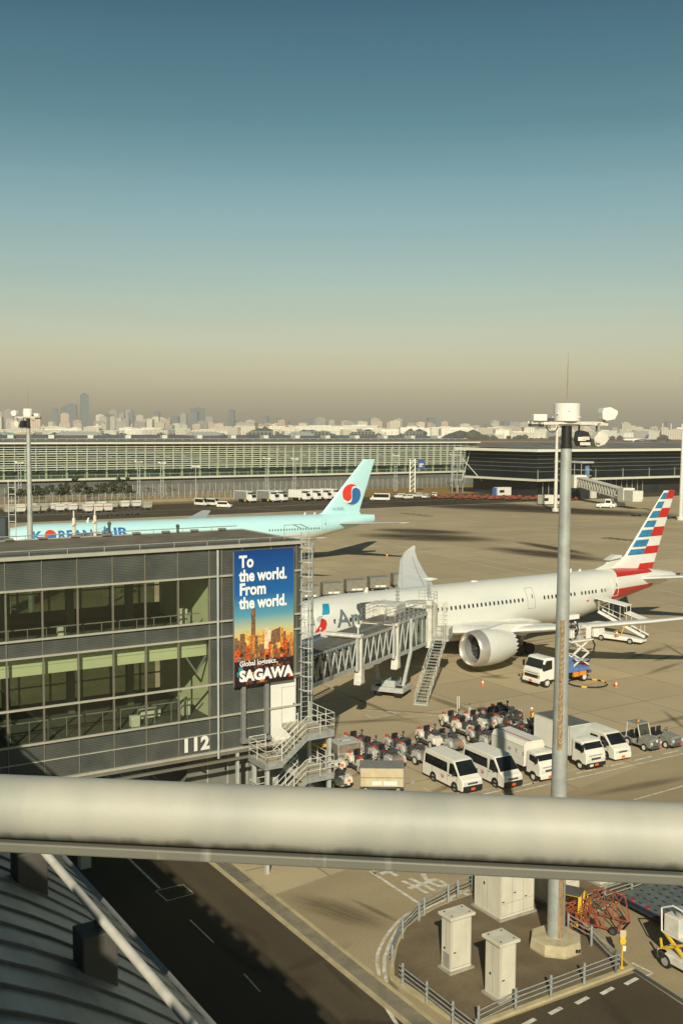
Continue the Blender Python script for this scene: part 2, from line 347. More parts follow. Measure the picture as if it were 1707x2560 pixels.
seg((1000, 1860), (1090, 1800), 0.6, 0.012, PALE, 'worn_pale_patch'); seg((930, 1790), (1080, 1810), 0.9, 0.014, PALE, 'worn_pale_patch')
seg((640, 2460), (900, 2350), 0.5, 0.014, OIL, 'oil_stain'); seg((700, 2440), (790, 2480), 1.2, 0.016, OIL, 'oil_stain')
seg((700, 2230), (1000, 2330), 1.3, 0.014, OIL, 'oil_stain'); seg((1490, 2480), (1600, 2600), 0.5, 0.016, OIL, 'oil_stain'); seg((1440, 1995), (1760, 1935), 0.8, 0.014, OIL, 'oil_stain')

random.seed(21)
for k in range(26):
    x, y = random.uniform(780, 1700), random.uniform(1330, 1960); p_ = at(x, y); stain(p_, random.uniform(1.5, 7), random.uniform(.25, .8), rad(31.8+random.choice((0, 90, 15, -20, 60))), .010+.0006*(k % 9), OIL, 'oil_stain')
for k in range(10):
    p_ = at(random.uniform(600, 1000), random.uniform(2180, 2500)); stain(p_, random.uniform(1, 3.5), random.uniform(.2, .5), rad(-58+random.uniform(-20, 20)), .018+.0005*k, OIL, 'oil_stain')
# markings
b = MB()
for p, q, w in [((1245, 1990), (1780, 1868), .16), ((1140, 1992), (1800, 1840), .06)]: strip(b, [at(*p), at(*q)], w, 0.020)
p, q = at(1245, 1990), at(1780, 1868); n = Vector((-(q-p).y, (q-p).x, 0)).normalized(); L = (q-p).length; k = 0
while k*3.0 < L+6:
    a = p + (q-p).normalized()*(k*3.0-4)+n*0.75; strip(b, [a, a+(q-p).normalized()*1.9], .2, 0.020); k += 1
a0 = at(1110, 2003); 
for p_, q_ in [((915, 1787), (926, 1795)), ((926, 1795), (992, 1786)), ((992, 1786), (972, 1778)), ((972, 1778), (965, 1779))]: strip(b, [at(*p_), at(*q_)], .13, 0.020)
for p_, q_ in [((905, 1775), (958, 1779)), ((1014, 1783), (1044, 1786)), ((1056, 1788), (1088, 1790)), ((1100, 1791), (1140, 1794)), ((968, 1780), (1003, 1783))]: strip(b, [at(*p_), at(*q_)], .16, 0.024)
for p_, q_ in [((1024, 1955), (1038, 1952)), ((1028, 1960), (1038, 1952)), ((1057, 1970), (1076, 1980)), ((1330, 1960), (1340, 1955)), ((1510, 1910), (1528, 1918))]: strip(b, [at(*p_), at(*q_)], .12, 0.020)
strip(b, [at(1584, 2000), at(1760, 1950)], .13, 0.020)
# marks on the lower road
def pxs(*l): return [at(*q_) for q_ in l]
strip(b, pxs((948, 2440), (942, 2409), (944, 2386), (951, 2367), (962, 2346), (974, 2329), (996, 2304), (1024, 2282)), .17, 0.030)
strip(b, pxs((966, 2457), (960, 2428), (961, 2395), (974, 2359), (997, 2318), (1032, 2290), (1066, 2271), (1110, 2252), (1171, 2226)), .17, 0.030)
strip(b, pxs((1152, 2157), (928, 2179), (940, 2187)), .12, 0.030); strip(b, pxs((925, 2179), (1050, 2262)), .19, 0.030)
strip(b, pxs((955, 2505), (1000, 2575)), .17, 0.030); strip(b, pxs((992, 2537), (1030, 2580)), .17, 0.030)
strip(b, pxs((300, 2125), (400, 2222)), .15, 0.020)
for p_, q_ in [((390, 2228), (458, 2212)), ((458, 2212), (485, 2235)), ((485, 2235), (418, 2253)), ((418, 2253), (390, 2228)), ((475, 2300), (535, 2358)), ((610, 2435), (650, 2480))]: strip(b, [at(*p_), at(*q_)], .07, 0.020)
for x, y in [(1610, 2438), (1550, 2462), (1487, 2486), (1421, 2512), (1355, 2540)]:
    strip(b, pxs((x-53, y+24), (x-18, y+10)) if 0 else pxs((x-60+12, y+24), (x-18, y+8)), .22, 0.020)
strip(b, pxs((1578, 2408), (1632, 2434), (1612, 2441)), .14, 0.020); strip(b, pxs((1658, 2209), (1700, 2227), (1690, 2232)), .2, 0.020)
struct('ground_marking', b, MARK)
b = MB()
strip(b, pxs((905, 1772), (1150, 1788)), .12, 0.016); strip(b, pxs((1110, 1644), (1260, 1622), (1500, 1585), (1590, 1563), (1700, 1546)), .12, 0.016); strip(b, pxs((1115, 1640), (1260, 1615), (1500, 1575)), .10, 0.016)
strip(b, pxs((760, 1405), (1100, 1370), (1207, 1376), (1480, 1353)), .2, 0.016)
struct('taxi_guide_line', b, MARKR)
b = MB()
for p_, q_ in [((860, 1335), (1320, 1438)), ((1150, 1388), (1420, 1440)), ((990, 1373), (1180, 1400)), ((1590, 1498), (1760, 1530)), ((1640, 1473), (1760, 1500)), ((560, 1275), (700, 1272)), ((590, 1270), (900, 1290)), ((0, 1287), (420, 1283)), ((545, 1273), (1060, 1245))]: strip(b, [at(*p_), at(*q_)], .22, 0.020)
struct('apron_line', b, MARK)
# faded lettering on the lower road (reads towards the far side)
b = MB(); t0 = at(1092, 2200); e1 = (at(1120, 2222)-at(1010, 2168)).normalized(); 
def stopfn(x, y):
    e2 = Vector((-e1.y, e1.x, 0)); p = t0 - e1*x - e2*y*1.0
    return (p.x, p.y, 0.024)
put_text(b, '止まれ', stopfn, size=2.5, bold=0.035, align='CENTER', sx=1.2)
struct('road_lettering', b, MARK)
# island with kerb
isl = pxs((975, 2450), (975, 2420), (985, 2372), (1008, 2326), (1042, 2300), (1080, 2278), (1130, 2256), (1190, 2236), (1260, 2160), (1600, 2150), (1634, 2219), (1540, 2260), (1445, 2300), (1583, 2424), (1180, 2575), (1150, 2570))
cen = Vector((0, 0, 0))
for p_ in isl: cen += p_/len(isl)
b = MB(); b.prism([(p_.x, p_.y) for p_ in isl], 0, 0.13, 'z', 0)
struct('island_kerb', b, mat('kerb_concrete', (0.46, 0.39, 0.22)))
b = MB(); inn = [cen+(p_-cen)*0.965 for p_ in isl]; b.prism([(p_.x, p_.y) for p_ in inn], 0.1, 0.15, 'z', 0)
struct('island_ground', b, ISLM)
GI = 0.15
b = MB(); strip(b, pxs((1583, 2425), (1730, 2520)), .25, 0.028); struct('road_joint', b, DGREY)
b = MB(); sheet(b, pxs((1190, 2575), (1585, 2432), (1730, 2530), (1730, 2800), (1100, 2800)), 0.012); struct('service_road', b, ROADM)
# ------------------------------------------------------------------ own terminal (roof below the deck, deck slab, wall)
T = thing('terminal_building', (0, 0, 0), rad(31.8), 'grey standing-seam roof and wall of the terminal below the viewing deck', 'building')
ROOFM = mat('standing_seam_metal', (0.42, 0.41, 0.34), 0.55, 0.2, n=0.3, ns=0.7, streak=(1, .4, 1))
OE = 5.6; ZE = 17.2
def roofp(o):   # o = offset from the edge inwards
    R = 10.5; a0 = rad(46); x = R*math.sin(a0)-o
    return ZE + (math.sqrt(R*R-x*x) - R*math.cos(a0) if x > 0 else R - R*math.cos(a0))
b = MB(); prof = [(OE - i*0.5, roofp(i*0.5)) for i in range(0, 26)]
for (x0, z0), (x1, z1) in zip(prof[:-1], prof[1:]): b.quad((x0, -30, z0), (x1, -30, z1), (x1, 62, z1), (x0, 62, z0))
b.quad((OE, -30, ZE), (OE, 62, ZE), (OE, 62, ZE-0.25), (OE, -30, ZE-0.25)); b.quad((OE, -30, ZE-0.25), (OE, 62, ZE-0.25), (OE-7, 62, ZE-0.25), (OE-7, -30, ZE-0.25))
b.build('roof', ROOFM, T, smooth=30)
b = MB(); y = -29.8
SEAM = mat('roof_seam_metal', (0.15, 0.14, 0.12), 0.6, 0.2, n=0.2)
while y < 62:
    for (x0, z0), (x1, z1) in zip(prof[:-1], prof[1:]): b.beam((x0-0.06, y, z0+0.03), (x1-0.06, y, z1+0.03), 0.035, 0.08)
    y += 0.62
b.build('roof_seam', SEAM, T)
b = MB(); b.bx(OE-0.05, OE+0.06, -30, 62, ZE-0.3, ZE+0.04); b.build('eaves_gutter', MGREY, T)
b = MB(); b.bx(OE-8, OE-1.2, -30, 62, 0, ZE-0.3); b.build('wall', LGREY, T)
RO = 3.95
for _ in range(20):
    zr = roofp(OE-RO); q_ = at(478, 2560, zr+.72); RO = ov(q_)
b = MB(); b.cyl((RO, -28, zr+0.72), (RO, 60, zr+0.72), 0.055, n=14); b.build('roof_pipe', WHITE2, T, smooth=60)
ua, ub = uu(at(240, 2300, zr+.65)), uu(at(62, 2105, zr+.65)); du = ub-ua
for k, yy in enumerate([ua+du*i for i in range(-2, 6)]):
    b = MB(); b.bx(RO-0.24, RO+0.18, yy-0.2, yy+0.2, zr-0.5, zr+0.56, 0); b.bx(RO-0.03, RO+0.03, yy-0.03, yy+0.03, zr+0.56, zr+0.7, 0)
    b.build('pipe_plinth', mat('plinth_paint', (0.09, 0.085, 0.07), 0.7, n=0.2), T, bevel=0.02)
# deck: main edge parallel to the roof edge, and the bay the camera stands on
b = MB(); b.prism([(-14, -30), (-1.2, -30), (-1.2, 45), (-14, 45)], 23.0, 23.3, 'z')
b.build('deck_slab', CONC, T)
b = MB(); b.prism([(-3, -3.2), (-1.2, -4.0), (2.2, -2.4), (2.0, -0.4), (0.35, 1.55), (-1.0, 2.2), (-3, 2.2)], 23.02, 23.29, 'z'); b.build('deck_bay', CONC, T)
b = MB(); b.bx(-14, -6, -30, 45, 17, 23.0); b.build('upper_wall', LGREY, T)
b = MB()
for k in range(42): b.cyl((-1.7, -30+k*1.8, 23.3), (-1.7, -30+k*1.8, 24.4), 0.03, n=6)
b.cyl((-1.7, -30, 24.4), (-1.7, 45, 24.4), 0.05, n=8); b.bx(-1.34, -1.30, -30, 45, 23.3, 24.35); [b.bx(-1.29, -1.26, -30+k*3.1, -29.0+k*3.1, 23.3, 24.72) for k in range(24)]; b.build('deck_rail_and_shade_panels', GALV, T)  # unseen solid plate and taller panels added to shade the roof and pipe
# handrail in front of the camera
pl, pr = atd(0, 2017, 1.752), atd(1707, 2087, 1.634); zr_ = (pl.z+pr.z)/2; pl.z = pr.z = zr_; d = (pr-pl)
a_, c_ = pl-d*1.2, pr+d*1.2
hr = thing('handrail', (a_.x, a_.y, 23.3), 0, 'thick weathered white metal handrail across the foreground', 'handrail')
def rel(p): return (p.x-a_.x, p.y-a_.y, p.z-23.3)
RAILM = bpy.data.materials.new('weathered_rail_paint'); RAILM.use_nodes = True
nn, ll = RAILM.node_tree.nodes, RAILM.node_tree.links; bs = nn['Principled BSDF']; bs.inputs['Roughness'].default_value = 0.55
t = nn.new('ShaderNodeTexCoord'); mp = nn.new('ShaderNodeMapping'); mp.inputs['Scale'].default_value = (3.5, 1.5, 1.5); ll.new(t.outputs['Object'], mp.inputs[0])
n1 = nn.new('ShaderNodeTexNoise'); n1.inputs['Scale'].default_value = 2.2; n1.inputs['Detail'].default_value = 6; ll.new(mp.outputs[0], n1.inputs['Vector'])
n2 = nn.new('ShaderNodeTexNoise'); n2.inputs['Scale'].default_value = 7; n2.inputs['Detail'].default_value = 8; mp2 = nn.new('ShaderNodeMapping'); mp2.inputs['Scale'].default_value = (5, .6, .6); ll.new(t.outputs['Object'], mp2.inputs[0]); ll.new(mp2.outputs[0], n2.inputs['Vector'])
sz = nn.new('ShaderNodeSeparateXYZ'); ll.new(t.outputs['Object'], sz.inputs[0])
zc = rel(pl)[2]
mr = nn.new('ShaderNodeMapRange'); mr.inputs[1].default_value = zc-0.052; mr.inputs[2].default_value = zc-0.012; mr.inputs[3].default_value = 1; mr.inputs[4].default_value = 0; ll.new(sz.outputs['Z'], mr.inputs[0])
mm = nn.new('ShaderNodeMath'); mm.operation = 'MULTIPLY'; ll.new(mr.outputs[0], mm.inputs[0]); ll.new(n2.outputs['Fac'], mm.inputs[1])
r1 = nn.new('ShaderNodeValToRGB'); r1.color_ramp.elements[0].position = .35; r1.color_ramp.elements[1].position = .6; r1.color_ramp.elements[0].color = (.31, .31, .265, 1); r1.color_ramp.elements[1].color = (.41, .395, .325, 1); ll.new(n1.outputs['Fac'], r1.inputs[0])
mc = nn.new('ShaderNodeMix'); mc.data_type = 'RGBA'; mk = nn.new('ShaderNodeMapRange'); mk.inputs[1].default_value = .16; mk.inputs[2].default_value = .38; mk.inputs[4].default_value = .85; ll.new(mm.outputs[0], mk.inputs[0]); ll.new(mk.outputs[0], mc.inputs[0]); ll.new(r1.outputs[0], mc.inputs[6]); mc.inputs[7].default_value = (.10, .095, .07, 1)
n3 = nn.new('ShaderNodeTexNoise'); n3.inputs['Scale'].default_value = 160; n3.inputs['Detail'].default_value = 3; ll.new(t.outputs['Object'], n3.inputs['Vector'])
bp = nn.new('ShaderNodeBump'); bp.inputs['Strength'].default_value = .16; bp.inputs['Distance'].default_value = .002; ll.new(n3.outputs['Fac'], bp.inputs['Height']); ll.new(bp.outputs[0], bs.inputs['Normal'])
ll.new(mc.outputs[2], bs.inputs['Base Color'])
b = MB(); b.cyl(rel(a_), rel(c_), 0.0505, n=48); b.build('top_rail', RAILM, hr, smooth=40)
b = MB(); dz = Vector((0, 0, -0.062)); b.beam(rel(a_+dz), rel(c_+dz), 0.045, 0.017); b.build('rail_flange', RAILM, hr, bevel=.003)
for p_ in (a_+d*0.05, c_-d*0.05, pl-d*0.55, pr+d*0.5):
    b = MB(); q_ = rel(p_); b.cyl((q_[0], q_[1], 0), (q_[0], q_[1], q_[2]-.06), 0.03, n=12); b.build('rail_post', RAILM, hr, smooth=40)

# ------------------------------------------------------------------ gate building "112"
OG = Vector((-2.39, 62.59, 0))
G = thing('gate_building', OG, rad(31.8), 'grey panelled gate building with glass bands and number 112', 'building')
GX0 = -22.0; GD = 8.2
louv = bpy.data.materials.new('ribbed_grey_panel'); louv.use_nodes = True
nn, ll = louv.node_tree.nodes, louv.node_tree.links; bs = nn['Principled BSDF']; bs.inputs['Roughness'].default_value = .5; bs.inputs['Metallic'].default_value = .15
t = nn.new('ShaderNodeTexCoord'); s_ = nn.new('ShaderNodeSeparateXYZ'); ll.new(t.outputs['Object'], s_.inputs[0])
m1 = nn.new('ShaderNodeMath'); m1.operation = 'MULTIPLY'; m1.inputs[1].default_value = 2*math.pi/0.085; ll.new(s_.outputs['Z'], m1.inputs[0]); m2 = nn.new('ShaderNodeMath'); m2.operation = 'SINE'; ll.new(m1.outputs[0], m2.inputs[0])
bp = nn.new('ShaderNodeBump'); bp.inputs['Strength'].default_value = .6; bp.inputs['Distance'].default_value = .012; ll.new(m2.outputs[0], bp.inputs['Height']); ll.new(bp.outputs[0], bs.inputs['Normal'])
no = nn.new('ShaderNodeTexNoise'); no.inputs['Scale'].default_value = .8; no.inputs['Detail'].default_value = 5; ll.new(t.outputs['Object'], no.inputs['Vector'])
rr = nn.new('ShaderNodeValToRGB'); rr.color_ramp.elements[0].position = .3; rr.color_ramp.elements[1].position = .7; rr.color_ramp.elements[0].color = (.068, .073, .063, 1); rr.color_ramp.elements[1].color = (.105, .110, .094, 1); ll.new(no.outputs['Fac'], rr.inputs[0]); ll.new(rr.outputs[0], bs.inputs['Base Color'])
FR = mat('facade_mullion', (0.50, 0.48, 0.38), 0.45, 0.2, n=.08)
FRD = mat('facade_mullion_shaded_side', (0.22, 0.20, 0.155), 0.5, 0.2, n=.1)  # darker copy of the mullion paint, side shade put into its colour
ZB, Z1, Z2, Z3, Z4, Z5, Z6, ZT = 6.6, 8.6, 10.5, 13.2, 14.1, 16.7, 18.2, 18.3
XW1 = -5.98      # right end of the big windows
b = MB()
for z0, z1 in ((ZB, Z1), (Z3, Z4), (Z5, Z6)): b.bx(GX0, -2.05, -0.02, 0.12, z0, z1)
b.bx(XW1, -2.05, -0.02, .12, Z1, Z3); b.bx(XW1, 0, -.02, .12, Z4, Z5); b.bx(-2.05, 0, -.02, .12, 10.2, Z4); b.bx(-2.05, 0, -.02, .12, Z5, Z6)
b.bx(GX0, 0, GD-.12, GD, ZB, Z1); b.bx(GX0, 0, GD-.12, GD, Z3, Z4); b.bx(GX0, 0, GD-.12, GD, Z5, Z6)
b.bx(-.12, 0, .12, GD-.12, ZB, Z6)
b.build('ribbed_panel', louv, G)
b = MB(); b.bx(-2.05, -.36, -.05, -.02, ZB, 10.2); b.build('white_wall_panel', WHITE, G)
b = MB(); b.bx(-1.32, -.42, -.075, -.05, 7.62, 9.75, 0); b.bx(-1.34, -1.31, -.08, -.05, 7.6, 9.78, 1); b.bx(-.43, -.41, -.08, -.05, 7.6, 9.78, 1); b.bx(-1.34, -.41, -.08, -.05, 9.75, 9.78, 1)
dr = b.build('door', [WHITE, LGREY], G); b = MB(); b.bx(-.56, -.5, -.14, -.075, 8.6, 8.75); b.build('handle', DGREY, dr)
# mullions
mulx = [-19.2, -17.3, -15.43, -13.57, -11.64, -9.8, -7.88, -5.98]
b = MB()
for x in mulx:
    b.bx(x-.035, x+.035, -.14, .02, Z1, Z3); b.bx(x-.035, x+.035, -.14, .02, Z4, Z5)
    b.bx(x-.025, x+.025, -.08, 0, ZB, Z1); b.bx(x-.025, x+.025, -.08, 0, Z3, Z4); b.bx(x-.025, x+.025, -.08, 0, Z5, Z6)
for x in (-3.9, -2.05, -.36, -5.2): b.bx(x-.025, x+.025, -.09, 0, ZB if x < -3 else 10.2, Z6)
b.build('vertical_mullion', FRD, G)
b = MB()
for z in (Z1, Z2, Z3, Z4, Z5): b.bx(GX0, -.02, -.16, -.03, z-.05, z+.05)
b.bx(GX0, -2.05, -.09, -.02, 7.6, 7.65); b.bx(GX0, 0, -.2, -.02, ZB-.1, ZB+.02)
b.build('horizontal_mullion', FR, G)
b = MB()
for z0, z1 in ((Z1, Z2), (Z2, Z3), (Z4, Z5)): b.quad((GX0, .03, z0), (XW1, .03, z0), (XW1, .03, z1), (GX0, .03, z1))
b.build('window_glass', CGLASS, G, fix=False)
b = MB()
for z0, z1 in ((7.7, Z1), (Z1+.05, Z3-.1), (Z4+.05, Z5-.05)): b.bx(-.68, -.40, -.03, -.015, max(z0, 10.25), z1) if z1 > 10.3 else None
b.build('corner_window', mat('corner_window_green', (.30, .36, .21), .25, n=.1), G)
b = MB()
for z0, z1 in ((Z1, Z3), (Z4, Z5)): b.quad((GX0, GD-.05, z0), (XW1, GD-.05, z0), (XW1, GD-.05, z1), (GX0, GD-.05, z1))
b.build('rear_window_glass', glassmat('rear_glass', (.20, .25, .18), .02), G, fix=False)
b = MB()
for x in [m+.9 for m in mulx] + [-5.0, -4.0, -3.0, -2.0, -1.0]:
    b.bx(x-.05, x+.05, GD-.1, GD+.05, Z1, Z3); b.bx(x-.05, x+.05, GD-.1, GD+.05, Z4, Z5)
for z in (9.6, Z2, 11.9, 15.2): b.bx(GX0, 0, GD-.1, GD+.02, z-.04, z+.04)
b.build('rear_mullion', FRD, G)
GREENW = mat('pale_green_wall', (0.62, 0.62, 0.42), 0.7, n=.05, ns=.6)
CARPET = mat('dark_floor_carpet', (0.07, 0.07, 0.055), 0.9, n=.2, ns=1)
b = MB(); b.bx(GX0, -.2, .15, GD-.15, 8.35, 8.5, 0); b.bx(GX0, -.2, .15, GD-.15, 13.3, 13.45, 0); b.build('interior_floor', CARPET, G)
b = MB(); b.bx(GX0, -.2, .15, GD-.15, 13.25, 13.3, 0); b.bx(GX0, XW1, .35, .5, 12.15, 13.25, 0); b.bx(GX0, -.2, .2, GD-.2, 17.0, 17.1, 0)
b.bx(XW1+.25, XW1+.4, .15, GD-.2, 8.5, 13.25, 0); b.bx(XW1+.25, XW1+.4, .15, GD-.2, 13.45, 17.0, 0); b.build('interior_wall', GREENW, G)
b = MB(); b.bx(GX0, XW1, .345, .35, 12.62, 12.64); b.build('ceiling_joint', MGREY, G)
b = MB()
for x in (-19.6, -16, -12.3, -8.7): 
    b.bx(x-.2, x+.2, 5.2, 5.6, 8.5, 13.25); b.bx(x-.2, x+.2, 5.2, 5.6, 13.45, 17.0)
b.each('interior_column', mat('interior_column_paint', (.10, .11, .08), .6), G)
b = MB()
for z in (8.5, 13.45):
    for x in range(-21, -6): b.bx(x-.02, x+.02, .7, .74, z, z+1.05)
    b.bx(GX0, -6.2, .68, .76, z+1.05, z+1.1)
b.build('interior_guard_rail', MGREY, G)
b = MB(); b.prism([(-20, 8.5), (-19, 8.5), (-13, 10.4), (-12.6, 10.4), (-12.6, 10.6), (-13.2, 10.6), (-20, 8.75)], 2.4, 3.4, 'y'); b.bx(-21.5, -20, 2.4, 3.4, 8.5, 8.9)
pass
for x, y, w, h, z in ((-7.2, 1.2, .45, 1.3, 13.45), (-6.5, .8, .4, .5, 13.45), (-10.4, .6, .5, .6, 8.5), (-7.0, 1.4, .5, 1.0, 8.5), (-14.2, 1.3, .3, .9, 13.45), (-9.3, 2.0, 1.2, .5, 8.5)):
    b = MB(); b.bx(x, x+w, y, y+.4, z, z+h); b.build('interior_cabinet', WHITE2, G, bevel=.02)
b = MB(); b.beam((-7.2, .4, 12.1), (-6.6, .4, 11.2), .1, .1); b.beam((-6.0, .4, 12.1), (-6.6, .4, 11.2), .1, .1); b.build('interior_brace', MGREY, G)
# roof
RG = mat('roof_membrane', (0.17, 0.145, 0.10), 0.85, n=.22, ns=.5)
b = MB(); b.bx(GX0, .12, .05, GD+.05, ZT-.1, ZT+.12); b.build('roof', RG, G)
b = MB(); b.bx(GX0, .15, -.22, .05, ZT-.02, ZT+.16); x = GX0
b.bx(GX0, .15, GD+.05, GD+.25, ZT-.1, ZT+.16); b.bx(.15, .3, -.2, GD+.2, ZT-.1, ZT+.16); b.build('roof_fascia', FR, G)
b = MB(); b.bx(GX0, .1, .3, .42, ZT+.12, ZT+.2); b.bx(GX0, .1, .9, .96, ZT+.12, ZT+.19); b.build('roof_gutter', DGREY, G)
b = MB(); b.cyl((GX0, .12, ZT+.42), (.2, .12, ZT+.42), .025, n=8); b.cyl((GX0, GD, ZT+.38), (-.2, GD, ZT+.38), .03, n=8)
for x in [GX0+2*k for k in range(11)]: b.cyl((x, .12, ZT+.1), (x, .12, ZT+.42), .02, n=6); b.cyl((x, GD, ZT+.1), (x, GD, ZT+.38), .02, n=6)
b.build('roof_lightning_rail', GALV, G)
b = MB()
for x in [GX0+.9+1.95*k for k in range(11)]: b.bx(x, x+.5, GD-.3, GD-.1, ZT+.2, ZT+.3)
b.each('roof_clip', BODYG, G)
for i, (x, h) in enumerate(((-8.9, .9), (-4.4, 0.55))):
    b = MB(); b.cyl((x, GD-.1, ZT+.1), (x, GD-.1, ZT+h), .09, n=8); b.ico((x, GD-.1, ZT+h), .14); b.build('roof_vent', DGREY, G)
b = MB(); b.cyl((-5.53, -.25, ZB-.4), (-5.53, -.25, Z6), .065, n=12); b.build('drain_pipe', LGREY, G, smooth=50)
b = MB()
put_text(b, '112', lambda x, y: (-7.72+x, -.12, 6.86+y), size=1.02, bold=.055, space=1.14); b.build('gate_number', WHITE, G)
b = MB(); b.bx(GX0, 0, 0, GD, ZB-.35, ZB-.1, 0); b.bx(GX0, 0, -.15, .05, ZB-.3, ZB-.1, 1); b.bx(GX0, 0, -.4, -.2, ZB-.62, ZB-.5, 1)
for k in range(6): b.beam((GX0+k*3, 0, ZB-.3), (GX0+k*3+1.4, 1.5, ZB-1.6), .12, .12, 0)
b.build('soffit', [DGREY, FRD], G)
b = MB(); b.bx(-6.6, -.9, 1.8, GD-.5, 0, ZB-.35); b.build('lower_wall', mat('lower_wall_panel', (.20, .19, .155), .6, n=.12, ns=1), G)
b = MB()
for x in (-5.3, -4.0, -2.7): b.bx(x-.03, x+.03, 1.74, 1.8, 0, ZB-.35)
b.bx(-4.35, -4.2, -.2, 0, 0, ZB-.3); b.bx(-2.9, -2.55, -1.9, -1.6, 0, 5.1); b.bx(-12.6, -12, 3, 3.6, 0, ZB-.3); b.each('support_column', LGREY, G)
b = MB(); b.bx(-4.05, -3.82, -.32, -.08, 6.9, 10.4); b.bx(-2.55, -2.3, -.32, -.08, 7.2, 10.4); b.bx(-4.1, -2.2, -.4, -.08, 6.85, 7.1); b.each('banner_support', MGREY, G)
# banner
BN = thing('advertising_banner', OG, rad(31.8), 'tall blue advertising banner with a city skyline hung on the gate building', 'banner')
BX0, BX1, BZ0, BZ1 = -4.6, -.73, 10.25, 18.08
bm_ = bpy.data.materials.new('banner_print'); bm_.use_nodes = True; nn, ll = bm_.node_tree.nodes, bm_.node_tree.links; bs = nn['Principled BSDF']; bs.inputs['Roughness'].default_value = .35
t = nn.new('ShaderNodeTexCoord'); s_ = nn.new('ShaderNodeSeparateXYZ'); ll.new(t.outputs['Object'], s_.inputs[0]); mr = nn.new('ShaderNodeMapRange'); mr.inputs[1].default_value = BZ0; mr.inputs[2].default_value = BZ1; ll.new(s_.outputs['Z'], mr.inputs[0])
rp = nn.new('ShaderNodeValToRGB'); ll.new(mr.outputs[0], rp.inputs[0]); e = rp.color_ramp.elements
e[0].position = 0; e[0].color = (.02, .012, .012, 1); e[1].position = 1; e[1].color = (.002, .045, .22, 1)
for p_, c in ((.2, (.03, .015, .015)), (.27, (.32, .09, .02)), (.36, (.75, .48, .13)), (.42, (.50, .52, .30)), (.52, (.10, .32, .42)), (.68, (.01, .12, .36))):
    q_ = e.new(p_); q_.color = (*c, 1)
ll.new(rp.outputs[0], bs.inputs['Base Color'])
b = MB(); b.bx(BX0, BX1, -.42, -.3, BZ0, BZ1); b.build('banner_panel', bm_, BN)
b = MB(); b.bx(BX0-.02, BX0, -.43, -.29, BZ0, BZ1); b.bx(BX1, BX1+.02, -.43, -.29, BZ0, BZ1); b.build('banner_frame', MGREY, BN)
pc = [mat('print_gold', (.85, .50, .12), .5, n=.5, ns=6, col2=(.25, .08, .02)), mat('print_amber', (.75, .28, .05), .5, n=.5, ns=7, col2=(.12, .03, .01)), mat('print_dusk', (.07, .05, .045), .5, n=.5, ns=8, col2=(.4, .18, .05)), mat('print_pale', (.85, .72, .48), .5, n=.4, ns=6, col2=(.4, .22, .08)), mat('print_night', (.012, .016, .025), .5, n=.3, ns=7, col2=(.35, .07, .02)), mat('print_fire', (.75, .10, .01), .5, n=.5, ns=9, col2=(.05, .02, .01)), mat('print_teal', (.06, .30, .34), .5, n=.4, ns=8)]
b = MB(); lay = 0
def pq(x0, x1, z0, z1, mi, l): b.quad((x0, -.4225-l*.0012, z0), (x1, -.4225-l*.0012, z0), (x1, -.4225-l*.0012, z1), (x0, -.4225-l*.0012, z1), mi=mi)
x = BX0+.01
while x < BX1-.15:
    w = random.uniform(.12, .32); pq(x, min(x+w, BX1-.01), 12.2, random.uniform(12.9, 13.5), random.choice((0, 1, 3, 2)), 0); x += w+random.uniform(0, .05)
x = BX0+.01
while x < BX1-.15:
    w = random.uniform(.15, .4); pq(x, min(x+w, BX1-.01), 11.7, random.uniform(12.2, 12.8), random.choice((0, 1, 5, 2, 2)), 1); x += w
for k in range(90):
    x = random.uniform(BX0+.02, BX1-.3); z = random.uniform(10.3, 12.1); w = random.uniform(.08, .3); h = random.uniform(.05, .3)
    pq(x, x+w, z, z+h, random.choice((4, 4, 4, 5, 4, 2, 1) if x > BX0+.3 else (6, 4, 6)), 2+(k % 3))
pq(-3.52, -3.25, 12.3, 14.72, 2, 6); pq(-3.48, -3.29, 12.1, 13.2, 1, 7); pq(-2.66, -2.46, 12.3, 13.55, 3, 6)
b.add([(-2.2, -.431, 12.6), (-1.62, -.431, 12.6), (-1.62, -.431, 13.5), (-2.2, -.431, 13.3)], [(0, 1, 2, 3)], 2)
b.build('banner_skyline', pc, BN)
b = MB(); PW = mat('print_white', (.88, .88, .86), .4, n=.02)
def bt(s, x0, z0, size, bold=.03, sx=.83, mi=0): put_text(b, s, lambda x, y: (x0+x, -.436, z0+y), size=size, bold=bold*size, mi=mi, sx=sx)
bt('To', -4.28, 17.15, .95, .035); bt('the world.', -4.28, 16.35, .93, .035, .79); bt('From', -4.28, 15.55, .95, .035); bt('the world.', -4.28, 14.77, .93, .035, .79)
bt('Global logistics.', -4.28, 11.42, .42, .02, .92); bt('SAGAWA', -4.28, 10.55, .85, .05, .96); b.build('banner_lettering', PW, BN)
# caged ladder
LD = thing('caged_ladder', OG+V*.08-U*.35, rad(31.8), 'white caged access ladder on the corner of the gate building', 'ladder')
b = MB()
for x in (-.25, .25): b.bx(x-.03, x+.03, -.03, .03, 7.6, 19.0)
b.build('side_rail', LGREY, LD)
b = MB(); z = 7.9
while z < 19: b.cyl((-.25, 0, z), (.25, 0, z), .014, n=6); z += .3
b.build('rung', LGREY, LD)
b = MB(); z = 9.6
while z < 18.6:
    pts = [(-.38*math.cos(t_*math.pi/10), -.75*math.sin(t_*math.pi/10), z) for t_ in range(11)]
    for p_, q_ in zip(pts[:-1], pts[1:]): b.beam(p_, q_, .012, .07)
    z += .85
for t_ in (2, 4, 6, 8): p_ = (-.38*math.cos(t_*math.pi/10), -.75*math.sin(t_*math.pi/10)); b.beam((p_[0], p_[1], 9.6), (p_[0], p_[1], 18.4), .03, .012)
